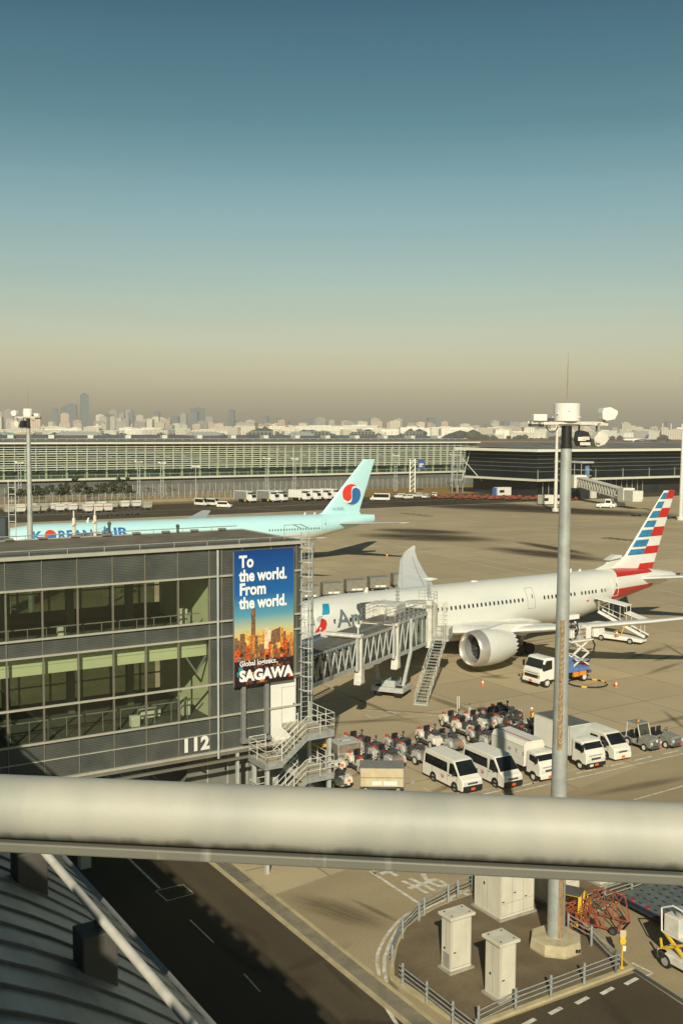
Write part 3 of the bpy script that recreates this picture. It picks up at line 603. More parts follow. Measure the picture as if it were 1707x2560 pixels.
b.build('safety_cage', LGREY, LD)
b = MB(); b.cyl((-.25, 0, 19.2), (-.25, 1, 19.35), .03, n=6); b.cyl((.25, 0, 19.2), (.25, 1, 19.35), .03, n=6); b.cyl((-.9, .9, 19.35), (.25, 1, 19.35), .02, n=6); b.cyl((-.9, .9, 18.4), (-.9, .9, 19.35), .02, n=6); b.cyl((.4, -.1, 7.6), (.4, -.1, 18.4), .06, n=8); b.build('top_hoop', GALV, LD)
# switchback stair
ST = thing('metal_staircase', OG, rad(31.8), 'galvanised switchback staircase outside the gate building door', 'staircase')
def railing(pts, h=1.1, post=1.0):
    r_ = MB()
    for a, c in zip(pts[:-1], pts[1:]):
        a, c = Vector(a), Vector(c); L = (c-a).length; n_ = max(1, round(L/post))
        for k in (h, h*.67, h*.36): r_.cyl(a+Vector((0, 0, k)), c+Vector((0, 0, k)), .022, n=6)
        for k in range(n_+1): p_ = a+(c-a)*(k/n_); r_.cyl(p_, p_+Vector((0, 0, h)), .025, n=6)
    return r_
def level(zt):
    b = MB(); b.bx(-1.35, .5, -3.0, -.1, zt-.18, zt, 0); b.bx(-4.0, -2.9, -3.1, -1.1, zt-1.43, zt-1.25, 0); b.build('landing', CONC2, ST)
    b = MB(); n_ = 7
    for k in range(n_):
        x = -1.35-(k+.5)*(1.55/n_); z = zt-(k+1)*1.25/n_+.06; b.bx(x-.13, x+.13, -3.0, -2.1, z-.05, z)
        x2 = -2.9+(k+.5)*(1.55/n_); z2 = zt-1.25-(k+1)*1.25/n_+.06; b.bx(x2-.13, x2+.13, -2.0, -1.15, z2-.05, z2)
    b.build('tread', CONC2, ST)
    b = MB()
    for y in (-3.03, -2.07): b.beam((-1.3, y, zt-.12), (-2.95, y, zt-1.37), .05, .32)
    for y in (-2.03, -1.12): b.beam((-2.95, y, zt-1.37), (-1.3, y, zt-2.62), .05, .32)
    b.bx(-1.35, .52, -3.06, -3.0, zt-.3, zt+.05); b.bx(.48, .54, -3.0, 0, zt-.3, zt+.05); b.bx(-4.05, -2.9, -3.16, -3.1, zt-1.55, zt-1.2); b.bx(-4.06, -4.0, -3.1, -1.1, zt-1.55, zt-1.2)
    b.build('stringer', GALV, ST)
    railing([(-2.95, -3.05, zt-1.25), (-1.35, -3.05, zt), (.5, -3.05, zt), (.5, -.2, zt)]).build('guard_rail', WHITE2, ST)
    railing([(-2.95, -1.1, zt-1.25), (-4.0, -1.1, zt-1.25), (-4.0, -3.1, zt-1.25), (-2.95, -3.1, zt-1.25)]).build('guard_rail', WHITE2, ST)
    railing([(-2.95, -2.05, zt-1.25), (-1.35, -2.05, zt)]).build('guard_rail', WHITE2, ST)
    railing([(-1.35, -2.05, zt-2.5), (-2.95, -2.05, zt-1.25)]).build('guard_rail', WHITE2, ST)
CONC2 = mat('stair_tread_steel', (.42, .38, .27), .7, n=.15, ns=3)
level(7.6); level(5.1); level(2.6)
b = MB(); 
for x, y in ((.3, -2.8), (.3, -.5), (-3.8, -2.9), (-3.8, -1.3)): b.bx(x-.1, x+.1, y-.1, y+.1, 0, 7.4 if x > 0 else 6.1)
b.each('stair_post', LGREY, ST)
# ------------------------------------------------------------------ aircraft
def interp(st, x):
    for a, c in zip(st[:-1], st[1:]):
        if a[0] <= x <= c[0]:
            k = (x-a[0])/(c[0]-a[0]); k2 = k
            return [a[i]+(c[i]-a[i])*k2 for i in range(1, 4)]
    return list(st[-1][1:])
def fus_y(st, x, z):      # port side surface (negative y)
    zc, ry, rz = interp(st, x); q = max(-1, min(1, (z-zc)/rz)); return -ry*math.sqrt(max(0, 1-q*q))
def fuselage(st, n=40):
    b = MB(); rs = []
    xs = []
    for a, c in zip(st[:-1], st[1:]):
        k = max(1, int((c[0]-a[0])/1.0)); xs += [a[0]+(c[0]-a[0])*i/k for i in range(k)]
    xs.append(st[-1][0])
    for x in xs:
        zc, ry, rz = interp(st, x); rs.append([(x, ry*math.sin(2*math.pi*k/n), zc+rz*math.cos(2*math.pi*k/n)) for k in range(n)])
    b.rings(rs); return b
def airfoil(n=9, t=0.11):
    up = []; lo = []
    for i in range(n+1):
        x = (1-math.cos(math.pi*i/n))/2; y = 5*t*(0.2969*math.sqrt(x)-0.126*x-0.3516*x*x+0.2843*x**3-0.1015*x**4)
        up.append((x, y)); lo.append((x, -y*0.8))
    return up + lo[-2:0:-1]
def wing(secs, thick=0.11, vertical=False, mif=None, n=9):
    # secs: (span coordinate, LE x, chord, height)
    af = airfoil(n, thick); rs = []
    for s_, le, ch, z in secs:
        if vertical: rs.append([(le+ch*x, ch*y, s_) for x, y in af])
        else: rs.append([(le+ch*x, s_, z+ch*y) for x, y in af])
    b = MB(); b.rings(rs, mif=mif); return b
def smooth_curve(secs, k=4):
    out = []
    for a, c in zip(secs[:-1], secs[1:]):
        for i in range(k): out.append(tuple(a[j]+(c[j]-a[j])*i/k for j in range(len(a))))
    out.append(secs[-1]); return out
def engine(parent, ex, ey, ez, s, skin, lip, chev=True, pylon=None):
    b = MB()
    prof = [(0.55, 1.42), (0.15, 1.52), (0.0, 1.62), (0.06, 1.70), (0.35, 1.80), (1.2, 1.90), (2.4, 1.91), (3.6, 1.80), (4.6, 1.58), (5.15, 1.42)]
    P = [(ex+t*s, r*s) for t, r in prof]; n = 40
    b.lathe([(t, r) for t, r in P], (0, ey, ez), 'x', n, 0, cap=False, mif=lambda i, k: 1 if i < 5 else 0)
    if chev:
        vs = []; t, r = P[-1]
        for k in range(20):
            a0, a1, am = 2*math.pi*k/20, 2*math.pi*(k+1)/20, 2*math.pi*(k+.5)/20
            f = lambda a, rr, tt: (tt, ey+math.cos(a)*rr, ez+math.sin(a)*rr)
            b.add([f(a0, r, t), f(a1, r, t), f(am, r*.955, t+.42*s)], [(0, 1, 2)], 0)
    o = b.build('engine_nacelle', [skin, lip], parent, smooth=50)
    b = MB(); b.lathe([(ex+.55*s, 1.42*s), (ex+1.5*s, 1.40*s)], (0, ey, ez), 'x', n, 0, cap=False); b.lathe([(ex+4.4*s, 1.3*s), (ex+5.1*s, 1.3*s)], (0, ey, ez), 'x', n, 0, cap=False); b.build('intake_duct', MGREY, o, smooth=50)
    b = MB(); b.lathe([(ex+1.45*s, 0.02), (ex+1.5*s, 1.4*s)], (0, ey, ez), 'x', n, 0, cap=False)
    for k in range(18):
        a = 2*math.pi*k/18; c, q = math.cos(a), math.sin(a)
        b.beam((ex+1.3*s, ey+c*.35*s, ez+q*.35*s), (ex+1.4*s, ey+c*1.35*s, ez+q*1.35*s), .05, .30*s, 1)
    b.build('fan', [BLACKP, DGREY], o)
    b = MB(); b.lathe([(ex+.75*s, .02), (ex+.9*s, .14*s), (ex+1.3*s, .36*s)], (0, ey, ez), 'x', 20, 0); b.build('spinner', DGREY, o, smooth=60)
    b = MB(); b.lathe([(ex+4.4*s, 1.0*s), (ex+5.6*s, .85*s), (ex+6.6*s, .55*s), (ex+6.65*s, .35*s), (ex+7.5*s, .05)], (0, ey, ez), 'x', 24, 0, cap=True); b.build('exhaust_cone', mat('exhaust_metal', (.05, .045, .04), .45, .6, n=.2), o, smooth=50)
    if pylon: pylon()
AA_SKIN = mat('airliner_silver_white', (0.66, 0.66, 0.59), 0.32, 0.05, n=.05, ns=.35, spec=.5, coat=.3)
KA_TOP = SKYBLUE
A = thing('airliner', (-8.09, 104.37, 0), .59, 'white airliner with red, white and blue striped tail at the jet bridge', 'airliner')
st = [(0, 4.0, .05, .05), (.35, 4.05, .55, .55), (1.0, 4.15, 1.05, 1.1), (2.0, 4.35, 1.65, 1.7), (3.5, 4.6, 2.2, 2.3), (5.5, 4.8, 2.62, 2.72), (8, 4.88, 2.86, 2.92), (10, 4.9, 2.9, 2.97), (40, 4.9, 2.9, 2.97), (44, 5.03, 2.82, 2.84), (48, 5.42, 2.5, 2.45), (52, 5.88, 2.02, 1.95), (56, 6.1, 1.45, 1.42), (59.5, 6.12, .95, .95), (62, 6.1, .5, .55), (62.9, 6.08, .22, .25)]
# belly fairing blended in by the lower keel
AM = bpy.data.materials.new('airliner_livery'); AM.use_nodes = True; nn, ll = AM.node_tree.nodes, AM.node_tree.links; bs = nn['Principled BSDF']
bs.inputs['Roughness'].default_value = .32; bs.inputs['Coat Weight'].default_value = .25
t = nn.new('ShaderNodeTexCoord'); s_ = nn.new('ShaderNodeSeparateXYZ'); ll.new(t.outputs['Object'], s_.inputs[0])
rp = nn.new('ShaderNodeValToRGB'); rp.color_ramp.interpolation = 'CONSTANT'; mr = nn.new('ShaderNodeMapRange'); mr.inputs[1].default_value = 3; mr.inputs[2].default_value = 9; ll.new(s_.outputs['Z'], mr.inputs[0]); ll.new(mr.outputs[0], rp.inputs[0])
SW = (0.66, 0.66, 0.59, 1); SR = (0.48, 0.022, 0.015, 1)
e = rp.color_ramp.elements; e[0].position = 0; e[0].color = SW; e[1].position = (6.98-3)/6; e[1].color = SR
for z, c in ((4.3, SR), (5.62, SW)): q_ = e.new((z-3)/6); q_.color = c
# front boundary of the coloured tail: slanted line x > x0(z)
m1 = nn.new('ShaderNodeMath'); m1.operation = 'MULTIPLY_ADD'; m1.inputs[1].default_value = -.62; ll.new(s_.outputs['Z'], m1.inputs[0]); 
ll.new(s_.outputs['X'], m1.inputs[2]); mgt = nn.new('ShaderNodeMath'); mgt.operation = 'GREATER_THAN'; mgt.inputs[1].default_value = 45.3; 
ll.new(m1.outputs[0], mgt.inputs[0]); mlt = nn.new('ShaderNodeMath'); mlt.operation = 'LESS_THAN'; mlt.inputs[1].default_value = 57.2; ll.new(s_.outputs['X'], mlt.inputs[0])
mul = nn.new('ShaderNodeMath'); mul.operation = 'MULTIPLY'; ll.new(mgt.outputs[0], mul.inputs[0]); ll.new(mlt.outputs[0], mul.inputs[1])
mxx = nn.new('ShaderNodeMix'); mxx.data_type = 'RGBA'; ll.new(mul.outputs[0], mxx.inputs[0]); mxx.inputs[6].default_value = SW; ll.new(rp.outputs[0], mxx.inputs[7])
no = nn.new('ShaderNodeTexNoise'); no.inputs['Scale'].default_value = .5; no.inputs['Detail'].default_value = 6; mp = nn.new('ShaderNodeMapping'); mp.inputs['Scale'].default_value = (.3, 1, 1); ll.new(t.outputs['Object'], mp.inputs[0]); ll.new(mp.outputs[0], no.inputs['Vector'])
dk = nn.new('ShaderNodeMix'); dk.data_type = 'RGBA'; dk.blend_type = 'MULTIPLY'; dk.inputs[0].default_value = 1; r2_ = nn.new('ShaderNodeMapRange'); r2_.inputs[3].default_value = .88; r2_.inputs[4].default_value = 1.0; r2_.inputs[1].default_value = .3; r2_.inputs[2].default_value = .6; ll.new(no.outputs['Fac'], r2_.inputs[0]); ll.new(mxx.outputs[2], dk.inputs[6]); ll.new(r2_.outputs[0], dk.inputs[7]); ll.new(dk.outputs[2], bs.inputs['Base Color'])
bod = fuselage(st, 48).build('fuselage', AM, A, smooth=60)
b = MB(); rs = []
for x, w, h_ in ((17, .2, .1), (19, 1.9, .8), (22, 2.9, 1.35), (28, 3.15, 1.5), (33, 3.0, 1.4), (37, 1.9, .9), (40, .2, .1)):
    rs.append([(x, w*math.cos(math.pi*2*k/20), 2.85+h_*math.sin(math.pi*2*k/20)) for k in range(20)])
b.rings(rs); b.build('belly_fairing', AA_SKIN, A, smooth=60)
wsec = [(0, 18.0, 14.2, 3.1), (2.6, 18.9, 13.0, 3.25), (9.8, 24.2, 8.2, 4.0), (15, 28.3, 6.0, 4.8), (21, 33.0, 4.3, 5.9), (26, 37.0, 3.0, 7.0), (28.5, 39.6, 1.9, 7.7), (30.1, 42.3, .5, 8.3)]
wsec = smooth_curve(wsec, 3)
WM = mat('wing_grey_white', (.82, .81, .74), .35, .1, n=.06, ns=.4, coat=.2)
for sg in (-1, 1):
    o = wing([(s_*sg, le, ch, z) for s_, le, ch, z in wsec], .115).build('wing', WM, A, smooth=45)
    b = MB()
    for y, l0, l1 in ((7, 30, 34.2), (13, 31.0, 35.6), (18.2, 33.6, 37.4)):
        zz = 3.6+(y-7)*.17; b.lathe([(l0, .05), (l0+1, .28), (l1-1.5, .34), (l1-.6, .2), (l1, .03)], (0, y*sg, zz-.25), 'x', 10)
    b.build('flap_fairing', WM, o, smooth=60)
    b = MB(); 
    for s0, s1 in ((4, 9), (11, 27)):
        pts = [s_ for s_ in wsec if s0 <= s_[0] <= s1]
        for a_1, a_2 in zip(pts[:-1], pts[1:]): b.beam((a_1[1]+a_1[2]*.72, a_1[0]*sg, a_1[3]+a_1[2]*.045), (a_2[1]+a_2[2]*.72, a_2[0]*sg, a_2[3]+a_2[2]*.045), .05, .02)
        for a_1, a_2 in zip(pts[:-1], pts[1:]): b.beam((a_1[1]+a_1[2]*.12, a_1[0]*sg, a_1[3]+a_1[2]*.062), (a_2[1]+a_2[2]*.12, a_2[0]*sg, a_2[3]+a_2[2]*.062), .03, .02)
    b.build('control_surface_gap', MGREY, o)
    engine(A, 19.0, 9.75*sg, 2.75, 1.0, AA_SKIN, mat('intake_lip_metal', (.62, .58, .52), .3, .6, n=.05))
    b = MB(); b.prism([(20.6, 4.55), (23.5, 4.95), (27.5, 4.6), (28.5, 4.0), (26.4, 3.4), (20.6, 4.3)], -.28, .28, 'y')
    b.v = [(x, y+9.75*sg, z) for x, y, z in b.v]; b.build('engine_pylon', AA_SKIN, A, bevel=.08)
    hs = [(1.0*sg, 54.0, 5.6, 6.3), (5*sg, 57.2, 3.9, 6.75), (9.9*sg, 61.0, 2.0, 7.3)]
    wing(hs, .10).build('stabiliser', WM, A, smooth=45)
# fin in bands
FB = [7.3, 8.11, 9.27, 10.26, 11.48, 12.70, 13.86, 15.08, 16.24, 17.2, 17.35]
FBfull = []
mats_f = [mat('tail_white', (.70, .70, .64), .35, n=.03), mat('tail_red', (.52, .02, .015), .35, n=.08), mat('tail_blue', (.02, .12, .26), .35, n=.35, ns=1.2, col2=(.04, .25, .40), streak=(.8, 1, 6))]
rowz = []; rowm = []
z = 7.2; rowz.append(z)
def lerp_fin(z):
    k = (z-8.2)/(17.35-8.2); le = 52.0+(60.2-52.0)*k
    if z < 9.2: le -= (9.2-z)*1.3
    te = 58.7+(62.4-58.7)*k; return le, te
bands = []
edge = [7.2, 8.11, 9.27, 10.26, 11.48, 12.70, 13.86, 15.08, 16.24, 17.35]
fcols = [1, 0, 1, 0, 1, 0, 1, 0, 1]
for i in range(len(edge)-1):
    a, c = edge[i], edge[i+1]
    if a >= 9.2: bands += [(a, a+(c-a)*.74, fcols[i], 2), (a+(c-a)*.74, c, fcols[i], 0)]
    else: bands.append((a, c, fcols[i], fcols[i] if i else 0))
secs = []
for (a, c, *_r) in bands: secs.append(a)
secs.append(17.35)
NF = 12; af = airfoil(NF, .10)
def chord_split(z): 
    le, te = lerp_fin(z); mid = 56.3+(61.0-56.3)*(z-9.28)/(17.2-9.28); return (mid-le)/(te-le)
rs = []
for z in secs:
    le, te = lerp_fin(z); cs = chord_split(z); ring = []
    for x, y in af:
        # warp chord positions so that index 7 lies on the colour split
        x0 = (1-math.cos(math.pi*7/NF))/2; xx = x*cs/x0 if x <= x0+1e-6 else cs+(x-x0)*(1-cs)/(1-x0)
        ring.append((le+(te-le)*xx, y*(te-le), z))
    rs.append(ring)
L_ = len(af)
def fm(i, k):
    fwd = k < 7 or k >= L_-7
    lead = k < 2 or k >= L_-2
    a, c, ca, cb = bands[i]
    if lead and a > 8.2: return 0
    return cb if fwd else ca
b = MB(); b.rings(rs, mif=fm); b.build('tail_fin', mats_f, A, smooth=45)
b = MB(); b.prism([(46.5, 7.6), (49.3, 8.35), (50.4, 9.0), (51.3, 9.4), (52.4, 9.3), (52.4, 7.6)], -.16, .16, 'y'); b.build('dorsal_fillet', AA_SKIN, A, bevel=.1)
b = MB(); b.prism([(49.6, 8.9), (51.0, 9.5), (52.0, 9.45), (51.8, 9.1)], -.5, .5, 'y'); b.build('fin_root_fairing', AA_SKIN, A, bevel=.05)
b = MB(); b.cyl((62.8, 0, 6.08), (63.7, 0, 6.1), .28, .2, 14); b.build('tail_cone_exhaust', DGREY, A, smooth=50)
def oval(x, z, w, h, st_, off=.012, n=12):
    return [(x+w/2*math.copysign(abs(math.cos(2*math.pi*k/n))**.7, math.cos(2*math.pi*k/n)), fus_y(st_, x, z+h/2*math.sin(2*math.pi*k/n))-off, z+h/2*math.copysign(abs(math.sin(2*math.pi*k/n))**.7, math.sin(2*math.pi*k/n))) for k in range(n)]
WIN = mat('cabin_window_glass', (.03, .032, .03), .15, n=.2)
def cabin_windows(parent, st_, xs, zf, w=.27, h=.46):
    for x in xs:
        b = MB(); z = zf(x); b.quad(*oval(x, z, w, h, st_)); b.build('cabin_window', WIN, parent, fix=False)
zf = lambda x: 5.68
xs = [4.9, 5.85] + [7.2+.62*k for k in range(14)] + [18.6+.62*k for k in range(24)] + [36.3+.62*k for k in range(15) if k not in (9,)] + [46.1, 46.72]
cabin_windows(A, st, xs, zf)
DOORM = mat('door_outline', (.30, .30, .27), .5, n=.05)
def door(parent, st_, x0, x1, z0, z1, col=DOORM, wd=.045, win=True):
    b = MB()
    def pth(pts):
        for a, c in zip(pts[:-1], pts[1:]):
            L = max(1, int(math.hypot(c[0]-a[0], c[1]-a[1])/.25))
            for i in range(L):
                x_, z_ = a[0]+(c[0]-a[0])*i/L, a[1]+(c[1]-a[1])*i/L; x2, z2 = a[0]+(c[0]-a[0])*(i+1)/L, a[1]+(c[1]-a[1])*(i+1)/L
                b.beam((x_, fus_y(st_, x_, z_)-.004, z_), (x2, fus_y(st_, x2, z2)-.004, z2), wd, wd)
    pth([(x0, z0), (x1, z0), (x1, z1), (x0, z1), (x0, z0)])
    o = b.build('cabin_door', col, parent)
    if win: b = MB(); b.quad(*oval((x0+x1)/2+.25, z0+(z1-z0)*.60, .14, .5, st_, .02)); b.build('door_window', WIN, o, fix=False)
    return o
door(A, st, 33.6, 34.75, 4.62, 6.9); door(A, st, 48.3, 49.35, 4.78, 6.95, mat('door_outline_pale', (.8, .78, .7), .4)); door(A, st, 16.6, 17.7, 4.6, 6.9); door(A, st, 4.0, 5.0, 4.6, 6.8)
b = MB(); b.quad(*[(x, fus_y(st, x, z)-.02, z) for x, z in ((46.6, 3.5), (47.9, 4.05), (47.5, 4.12), (46.3, 3.75))]); b.build('aft_hatch', BLACKP, A, fix=False)
b = MB(); b.quad(*[(x, fus_y(st, x, z)-.015, z) for x, z in ((48.7, 4.85), (49.2, 4.85), (49.2, 5.15), (48.7, 5.15))]); b.build('door_marking', RED, A, fix=False)
AAGREY = mat('lettering_grey', (.13, .16, .17), .45, n=.04)
def fus_text(parent, s, st_, x0, z0, size, m, bold=.02, sx=1.0, name='fuselage_lettering', off=.025):
    b = MB(); put_text(b, s, lambda x, y: (x0+x, fus_y(st_, x0+x, z0+y)-off, z0+y), size=size, bold=bold, cut=.12, sx=sx)
    return b.build(name, m, parent, fix=False)
fus_text(A, 'American', st, 7.45, 5.05, 2.42, AAGREY, .035, 1.0)
fus_text(A, 'N831AA', st, 44.6, 4.45, .5, AAGREY, .01, name='registration_lettering')
fus_text(A, '787', st, 46.6, 5.5, .6, mat('pale_lettering', (.55, .55, .48), .5), .01, name='type_lettering')
def fpoly(parent, pts, m, name, st_=st, off=.02, cut=.15):
    bm = bmesh.new(); bm.faces.new([bm.verts.new((x, 0, z)) for x, z in pts]); zs = [p[1] for p in pts]; z = min(zs)+cut
    while z < max(zs): bmesh.ops.bisect_plane(bm, geom=list(bm.verts)+list(bm.edges)+list(bm.faces), plane_co=(0, 0, z), plane_no=(0, 0, 1)); z += cut
    bm.verts.index_update(); b = MB(); b.add([(v.co.x, fus_y(st_, v.co.x, v.co.z)-off, v.co.z) for v in bm.verts], [tuple(v.index for v in f.verts) for f in bm.faces]); bm.free()
    return b.build(name, m, parent, fix=False)
LGB = mat('logo_blue', (.02, .26, .42), .4, n=.15, ns=1); LGR = mat('logo_red', (.55, .03, .02), .4, n=.1, ns=1)
fpoly(A, [(5.95, 6.38), (6.7, 6.38), (6.85, 6.5), (7.25, 7.33), (6.6, 7.33), (6.4, 7.1)], LGB, 'tail_emblem_blue')
fpoly(A, [(4.85, 4.7), (5.7, 4.75), (6.1, 5.0), (6.3, 5.5), (6.25, 5.85), (5.9, 6.1), (5.7, 6.0), (5.5, 5.5)], LGR, 'tail_emblem_red')
fpoly(A, [(5.2, 6.0), (5.6, 6.3), (6.1, 6.3), (5.8, 6.12), (5.45, 5.6)], mat('logo_silver', (.35, .42, .44), .4), 'tail_emblem_wing')
fpoly(A, [(43.3, 4.58), (43.65, 4.58), (43.65, 4.78), (43.3, 4.78)], LGR, 'flag_marking')
# nose details (hidden behind the gate building in the photo, visible from a step aside)
fpoly(A, [(1.35, 4.95), (2.6, 5.05), (2.7, 5.65), (1.9, 5.6)], DGLASS, 'cockpit_window')
b = MB()
for x, z, h_ in ((12.6, 7.8, .55), (43.0, 7.8, .45), (44.6, 7.75, .35)): b.prism([(x, z), (x+.5, z), (x+.55, z+h_), (x+.35, z+h_)], -.05, .05, 'y')
b.build('antenna', WHITE, A)
b = MB(); b.lathe([(27.2, .1), (27.6, .4), (28.3, .4), (28.7, .1)], (0, 0, 7.6), 'x', 12); b.build('satcom_dome', WHITE, A, smooth=60)
def gear(parent, x, y, s, main=True):
    b = MB(); b.cyl((x, y, .6*s), (x, y, 3.2*s), .14, n=12, mi=0); b.beam((x, y, 1.4*s), (x+1.4, y, 3*s), .1, .1, 0)
    for dx in ((-.75, .75) if main else (0,)):
        for dy in (-.5, .5): b.cyl((x+dx, y+dy-.2, .65*s), (x+dx, y+dy+.2, .65*s), .65*s, n=20, mi=1)
    if main: b.cyl((x-.75, y, .65*s), (x+.75, y, .65*s), .1, mi=0)
    b.build('landing_gear', [LGREY, BLACK], parent, smooth=40)
gear(A, 30.8, -4.9, 1); gear(A, 30.8, 4.9, 1); gear(A, 5.6, 0, .85, False)
# second airliner, pale blue
K = thing('airliner', (-60.0, 175.0, 0), .43, 'pale blue airliner with a red and blue roundel on its tail', 'airliner')
stk = [(0, 4.7, .05, .05), (.5, 4.75, .75, .75), (1.5, 4.95, 1.4, 1.5), (3.2, 5.3, 2.1, 2.2), (5.5, 5.6, 2.7, 2.8), (8.5, 5.75, 3.05, 3.08), (10, 5.78, 3.1, 3.1), (52, 6.0, 3.1, 3.1), (57, 6.35, 2.85, 2.75), (62, 6.95, 2.2, 2.1), (67, 7.5, 1.35, 1.45), (70.5, 7.85, .7, .95), (73, 7.95, .22, .7)]
KM = bpy.data.materials.new('pale_blue_livery'); KM.use_nodes = True; nn, ll = KM.node_tree.nodes, KM.node_tree.links; bs = nn['Principled BSDF']; bs.inputs['Roughness'].default_value = .35
t = nn.new('ShaderNodeTexCoord'); s_ = nn.new('ShaderNodeSeparateXYZ'); ll.new(t.outputs['Object'], s_.inputs[0]); g1 = nn.new('ShaderNodeMath'); g1.operation = 'MULTIPLY_ADD'; g1.inputs[1].default_value = -.02; ll.new(s_.outputs['X'], g1.inputs[0]); ll.new(s_.outputs['Z'], g1.inputs[2])
mr = nn.new('ShaderNodeMapRange'); mr.inputs[1].default_value = 4.62; mr.inputs[2].default_value = 4.78; ll.new(g1.outputs[0], mr.inputs[0]); mxx = nn.new('ShaderNodeMix'); mxx.data_type = 'RGBA'; ll.new(mr.outputs[0], mxx.inputs[0]); mxx.inputs[6].default_value = (.62, .60, .52, 1); mxx.inputs[7].default_value = (.43, .68, .70, 1); ll.new(mxx.outputs[2], bs.inputs['Base Color'])
fuselage(stk, 40).build('fuselage', KM, K, smooth=60)
kw = [(0, 25, 15.5, 4.0), (3, 26.5, 13.5, 4.1), (10.5, 32.0, 8.8, 5.0), (20, 39.3, 5.2, 6.2), (29, 46.3, 2.6, 7.6), (30.4, 47.6, 2.0, 7.9)]
KW = mat('airliner_wing_grey', (.50, .52, .50), .4, .1, n=.05)
for sg in (-1, 1):
    wing([(s_*sg, le, ch, z) for s_, le, ch, z in smooth_curve(kw, 2)], .11).build('wing', KW, K, smooth=45)
    engine(K, 25.5, 9.9*sg, 3.1, .98, KW, LGREY, False)
    b = MB(); b.prism([(27, 4.9), (30, 5.3), (34, 5.0), (34.5, 4.4), (27, 4.7)], -.3, .3, 'y'); b.v = [(x, y+9.9*sg, z) for x, y, z in b.v]; b.build('engine_pylon', KW, K)
    wing([(1.0*sg, 64.0, 6.6, 7.2), (5.5*sg, 68.2, 4.3, 7.5), (10.9*sg, 72.8, 2.3, 7.9)], .1).build('stabiliser', KW, K, smooth=45)
kf = [(8.3, 59.5, 11.0), (9.3, 61.9, 7.9), (10.2, 62.7, 7.3), (19.4, 70.6, 2.45)]
b = MB(); rs = [[(le+ch*x, ch*y, z) for x, y in airfoil(9, .1)] for z, le, ch in kf]; b.rings(rs); b.build('tail_fin', mat('tail_pale_blue', (.43, .68, .70), .35, n=.03), K, smooth=45)
# roundel: red over blue with a white wave
CXk, CZk, Rk = 68.0, 12.7, 1.95
def fin_y(x, z):
    k = (z-10.2)/9.2; le, ch = 62.7+7.9*k, 7.3-4.85*k; u = max(.02, min(.98, (x-le)/ch)); return -ch*5*.1*(0.2969*math.sqrt(u)-0.126*u-0.3516*u*u+0.2843*u**3-0.1015*u**4)
def roundel(parent, pts, m, name, off):
    b = MB(); b.quad(*[(x, fin_y(x, z)-off, z) for x, z in pts]); return b.build(name, m, parent, fix=False)
circ = lambda r, a0, a1, n=24: [(CXk+r*math.cos(a0+(a1-a0)*k/n), CZk+r*math.sin(a0+(a1-a0)*k/n)) for k in range(n+1)]
roundel(K, circ(Rk*1.06, 0, 2*math.pi)[:-1], WHITE, 'roundel_ring', .05)
def swirl(sgn):
    # half disc whose inner edge is an S curve of two small arcs, kept clear of the white wave
    th = rad(38); top = []
    for k in range(25): a = th+math.pi*k/24; top.append((Rk*math.cos(a), Rk*math.sin(a)))
    inner = []
    c1 = (-Rk/2*math.cos(th), -Rk/2*math.sin(th)); c2 = (Rk/2*math.cos(th), Rk/2*math.sin(th)); r1, r2 = Rk/2*.84, Rk/2*1.0
    for k in range(13): a = th+math.pi+math.pi*k/12; inner.append((c1[0]+r1*math.cos(a), c1[1]+r1*math.sin(a)))
    for k in range(13): a = th+math.pi-math.pi*k/12; inner.append((c2[0]+r2*math.cos(a), c2[1]+r2*math.sin(a)))
    pts = top+inner
    return [(CXk+sgn*(x-.08)*.97, CZk+sgn*(z+.10)*.97) for x, z in pts]
def tri_poly(parent, pts, m, name, off):
    bm = bmesh.new(); f = bm.faces.new([bm.verts.new((x, 0, z)) for x, z in pts]); bmesh.ops.triangulate(bm, faces=[f], ngon_method='EAR_CLIP'); bm.verts.index_update()
    b = MB(); b.add([(v.co.x, fin_y(v.co.x, v.co.z)-off, v.co.z) for v in bm.verts], [tuple(v.index for v in f.verts) for f in bm.faces]); bm.free(); return b.build(name, m, parent, fix=False)
tri_poly(K, swirl(1), mat('roundel_red', (.62, .04, .02), .4, n=.05), 'roundel_red_half', .09); tri_poly(K, swirl(-1), mat('roundel_blue', (.02, .13, .36), .4, n=.05), 'roundel_blue_half', .09)
KL = mat('lettering_blue', (.02, .13, .34), .45, n=.05)
fus_text(K, 'K', stk, 8.1, 6.35, 2.1, KL, .06, 1.15); fus_text(K, 'REAN', stk, 12.3, 6.35, 2.1, KL, .06, 1.1); fus_text(K, 'AIR', stk, 19.7, 6.62, 1.95, KL, .07, 1.5)
for sgn, m_ in ((1, 'roundel_red'), (-1, 'roundel_blue')):
    pts = [(11.1+.95*math.cos(rad(20)+math.pi*k/16)*sgn, 7.15+.85*math.sin(rad(20)+math.pi*k/16)*sgn) for k in range(17)]; fpoly(K, pts, MATS[m_], 'fuselage_roundel', stk)
fus_text(K, 'HL7532', stk, 64.0, 8.0, .01, KL, 0) if 0 else None
b = MB(); put_text(b, 'HL7532', lambda x, y: (63.9+x, fin_y(64.5+x, 10.3)-.1, 9.75+y), size=.75); b.build('registration_lettering', mat('pale_blue_lettering', (.12, .3, .4)), K, fix=False)
cabin_windows(K, stk, [50.2+.56*k for k in range(19)], lambda x: 6.62, .22, .4)
door(K, stk, 61.0, 61.9, 6.3, 8.1); 
b = MB()
for x, z, h_ in ((17.5, 9.0, .7), (58.0, 9.05, .45), (60.0, 9.0, .45)): b.prism([(x, z-.3), (x+.4, z-.3), (x+.6, z+h_), (x+.4, z+h_)], -.05, .05, 'y')
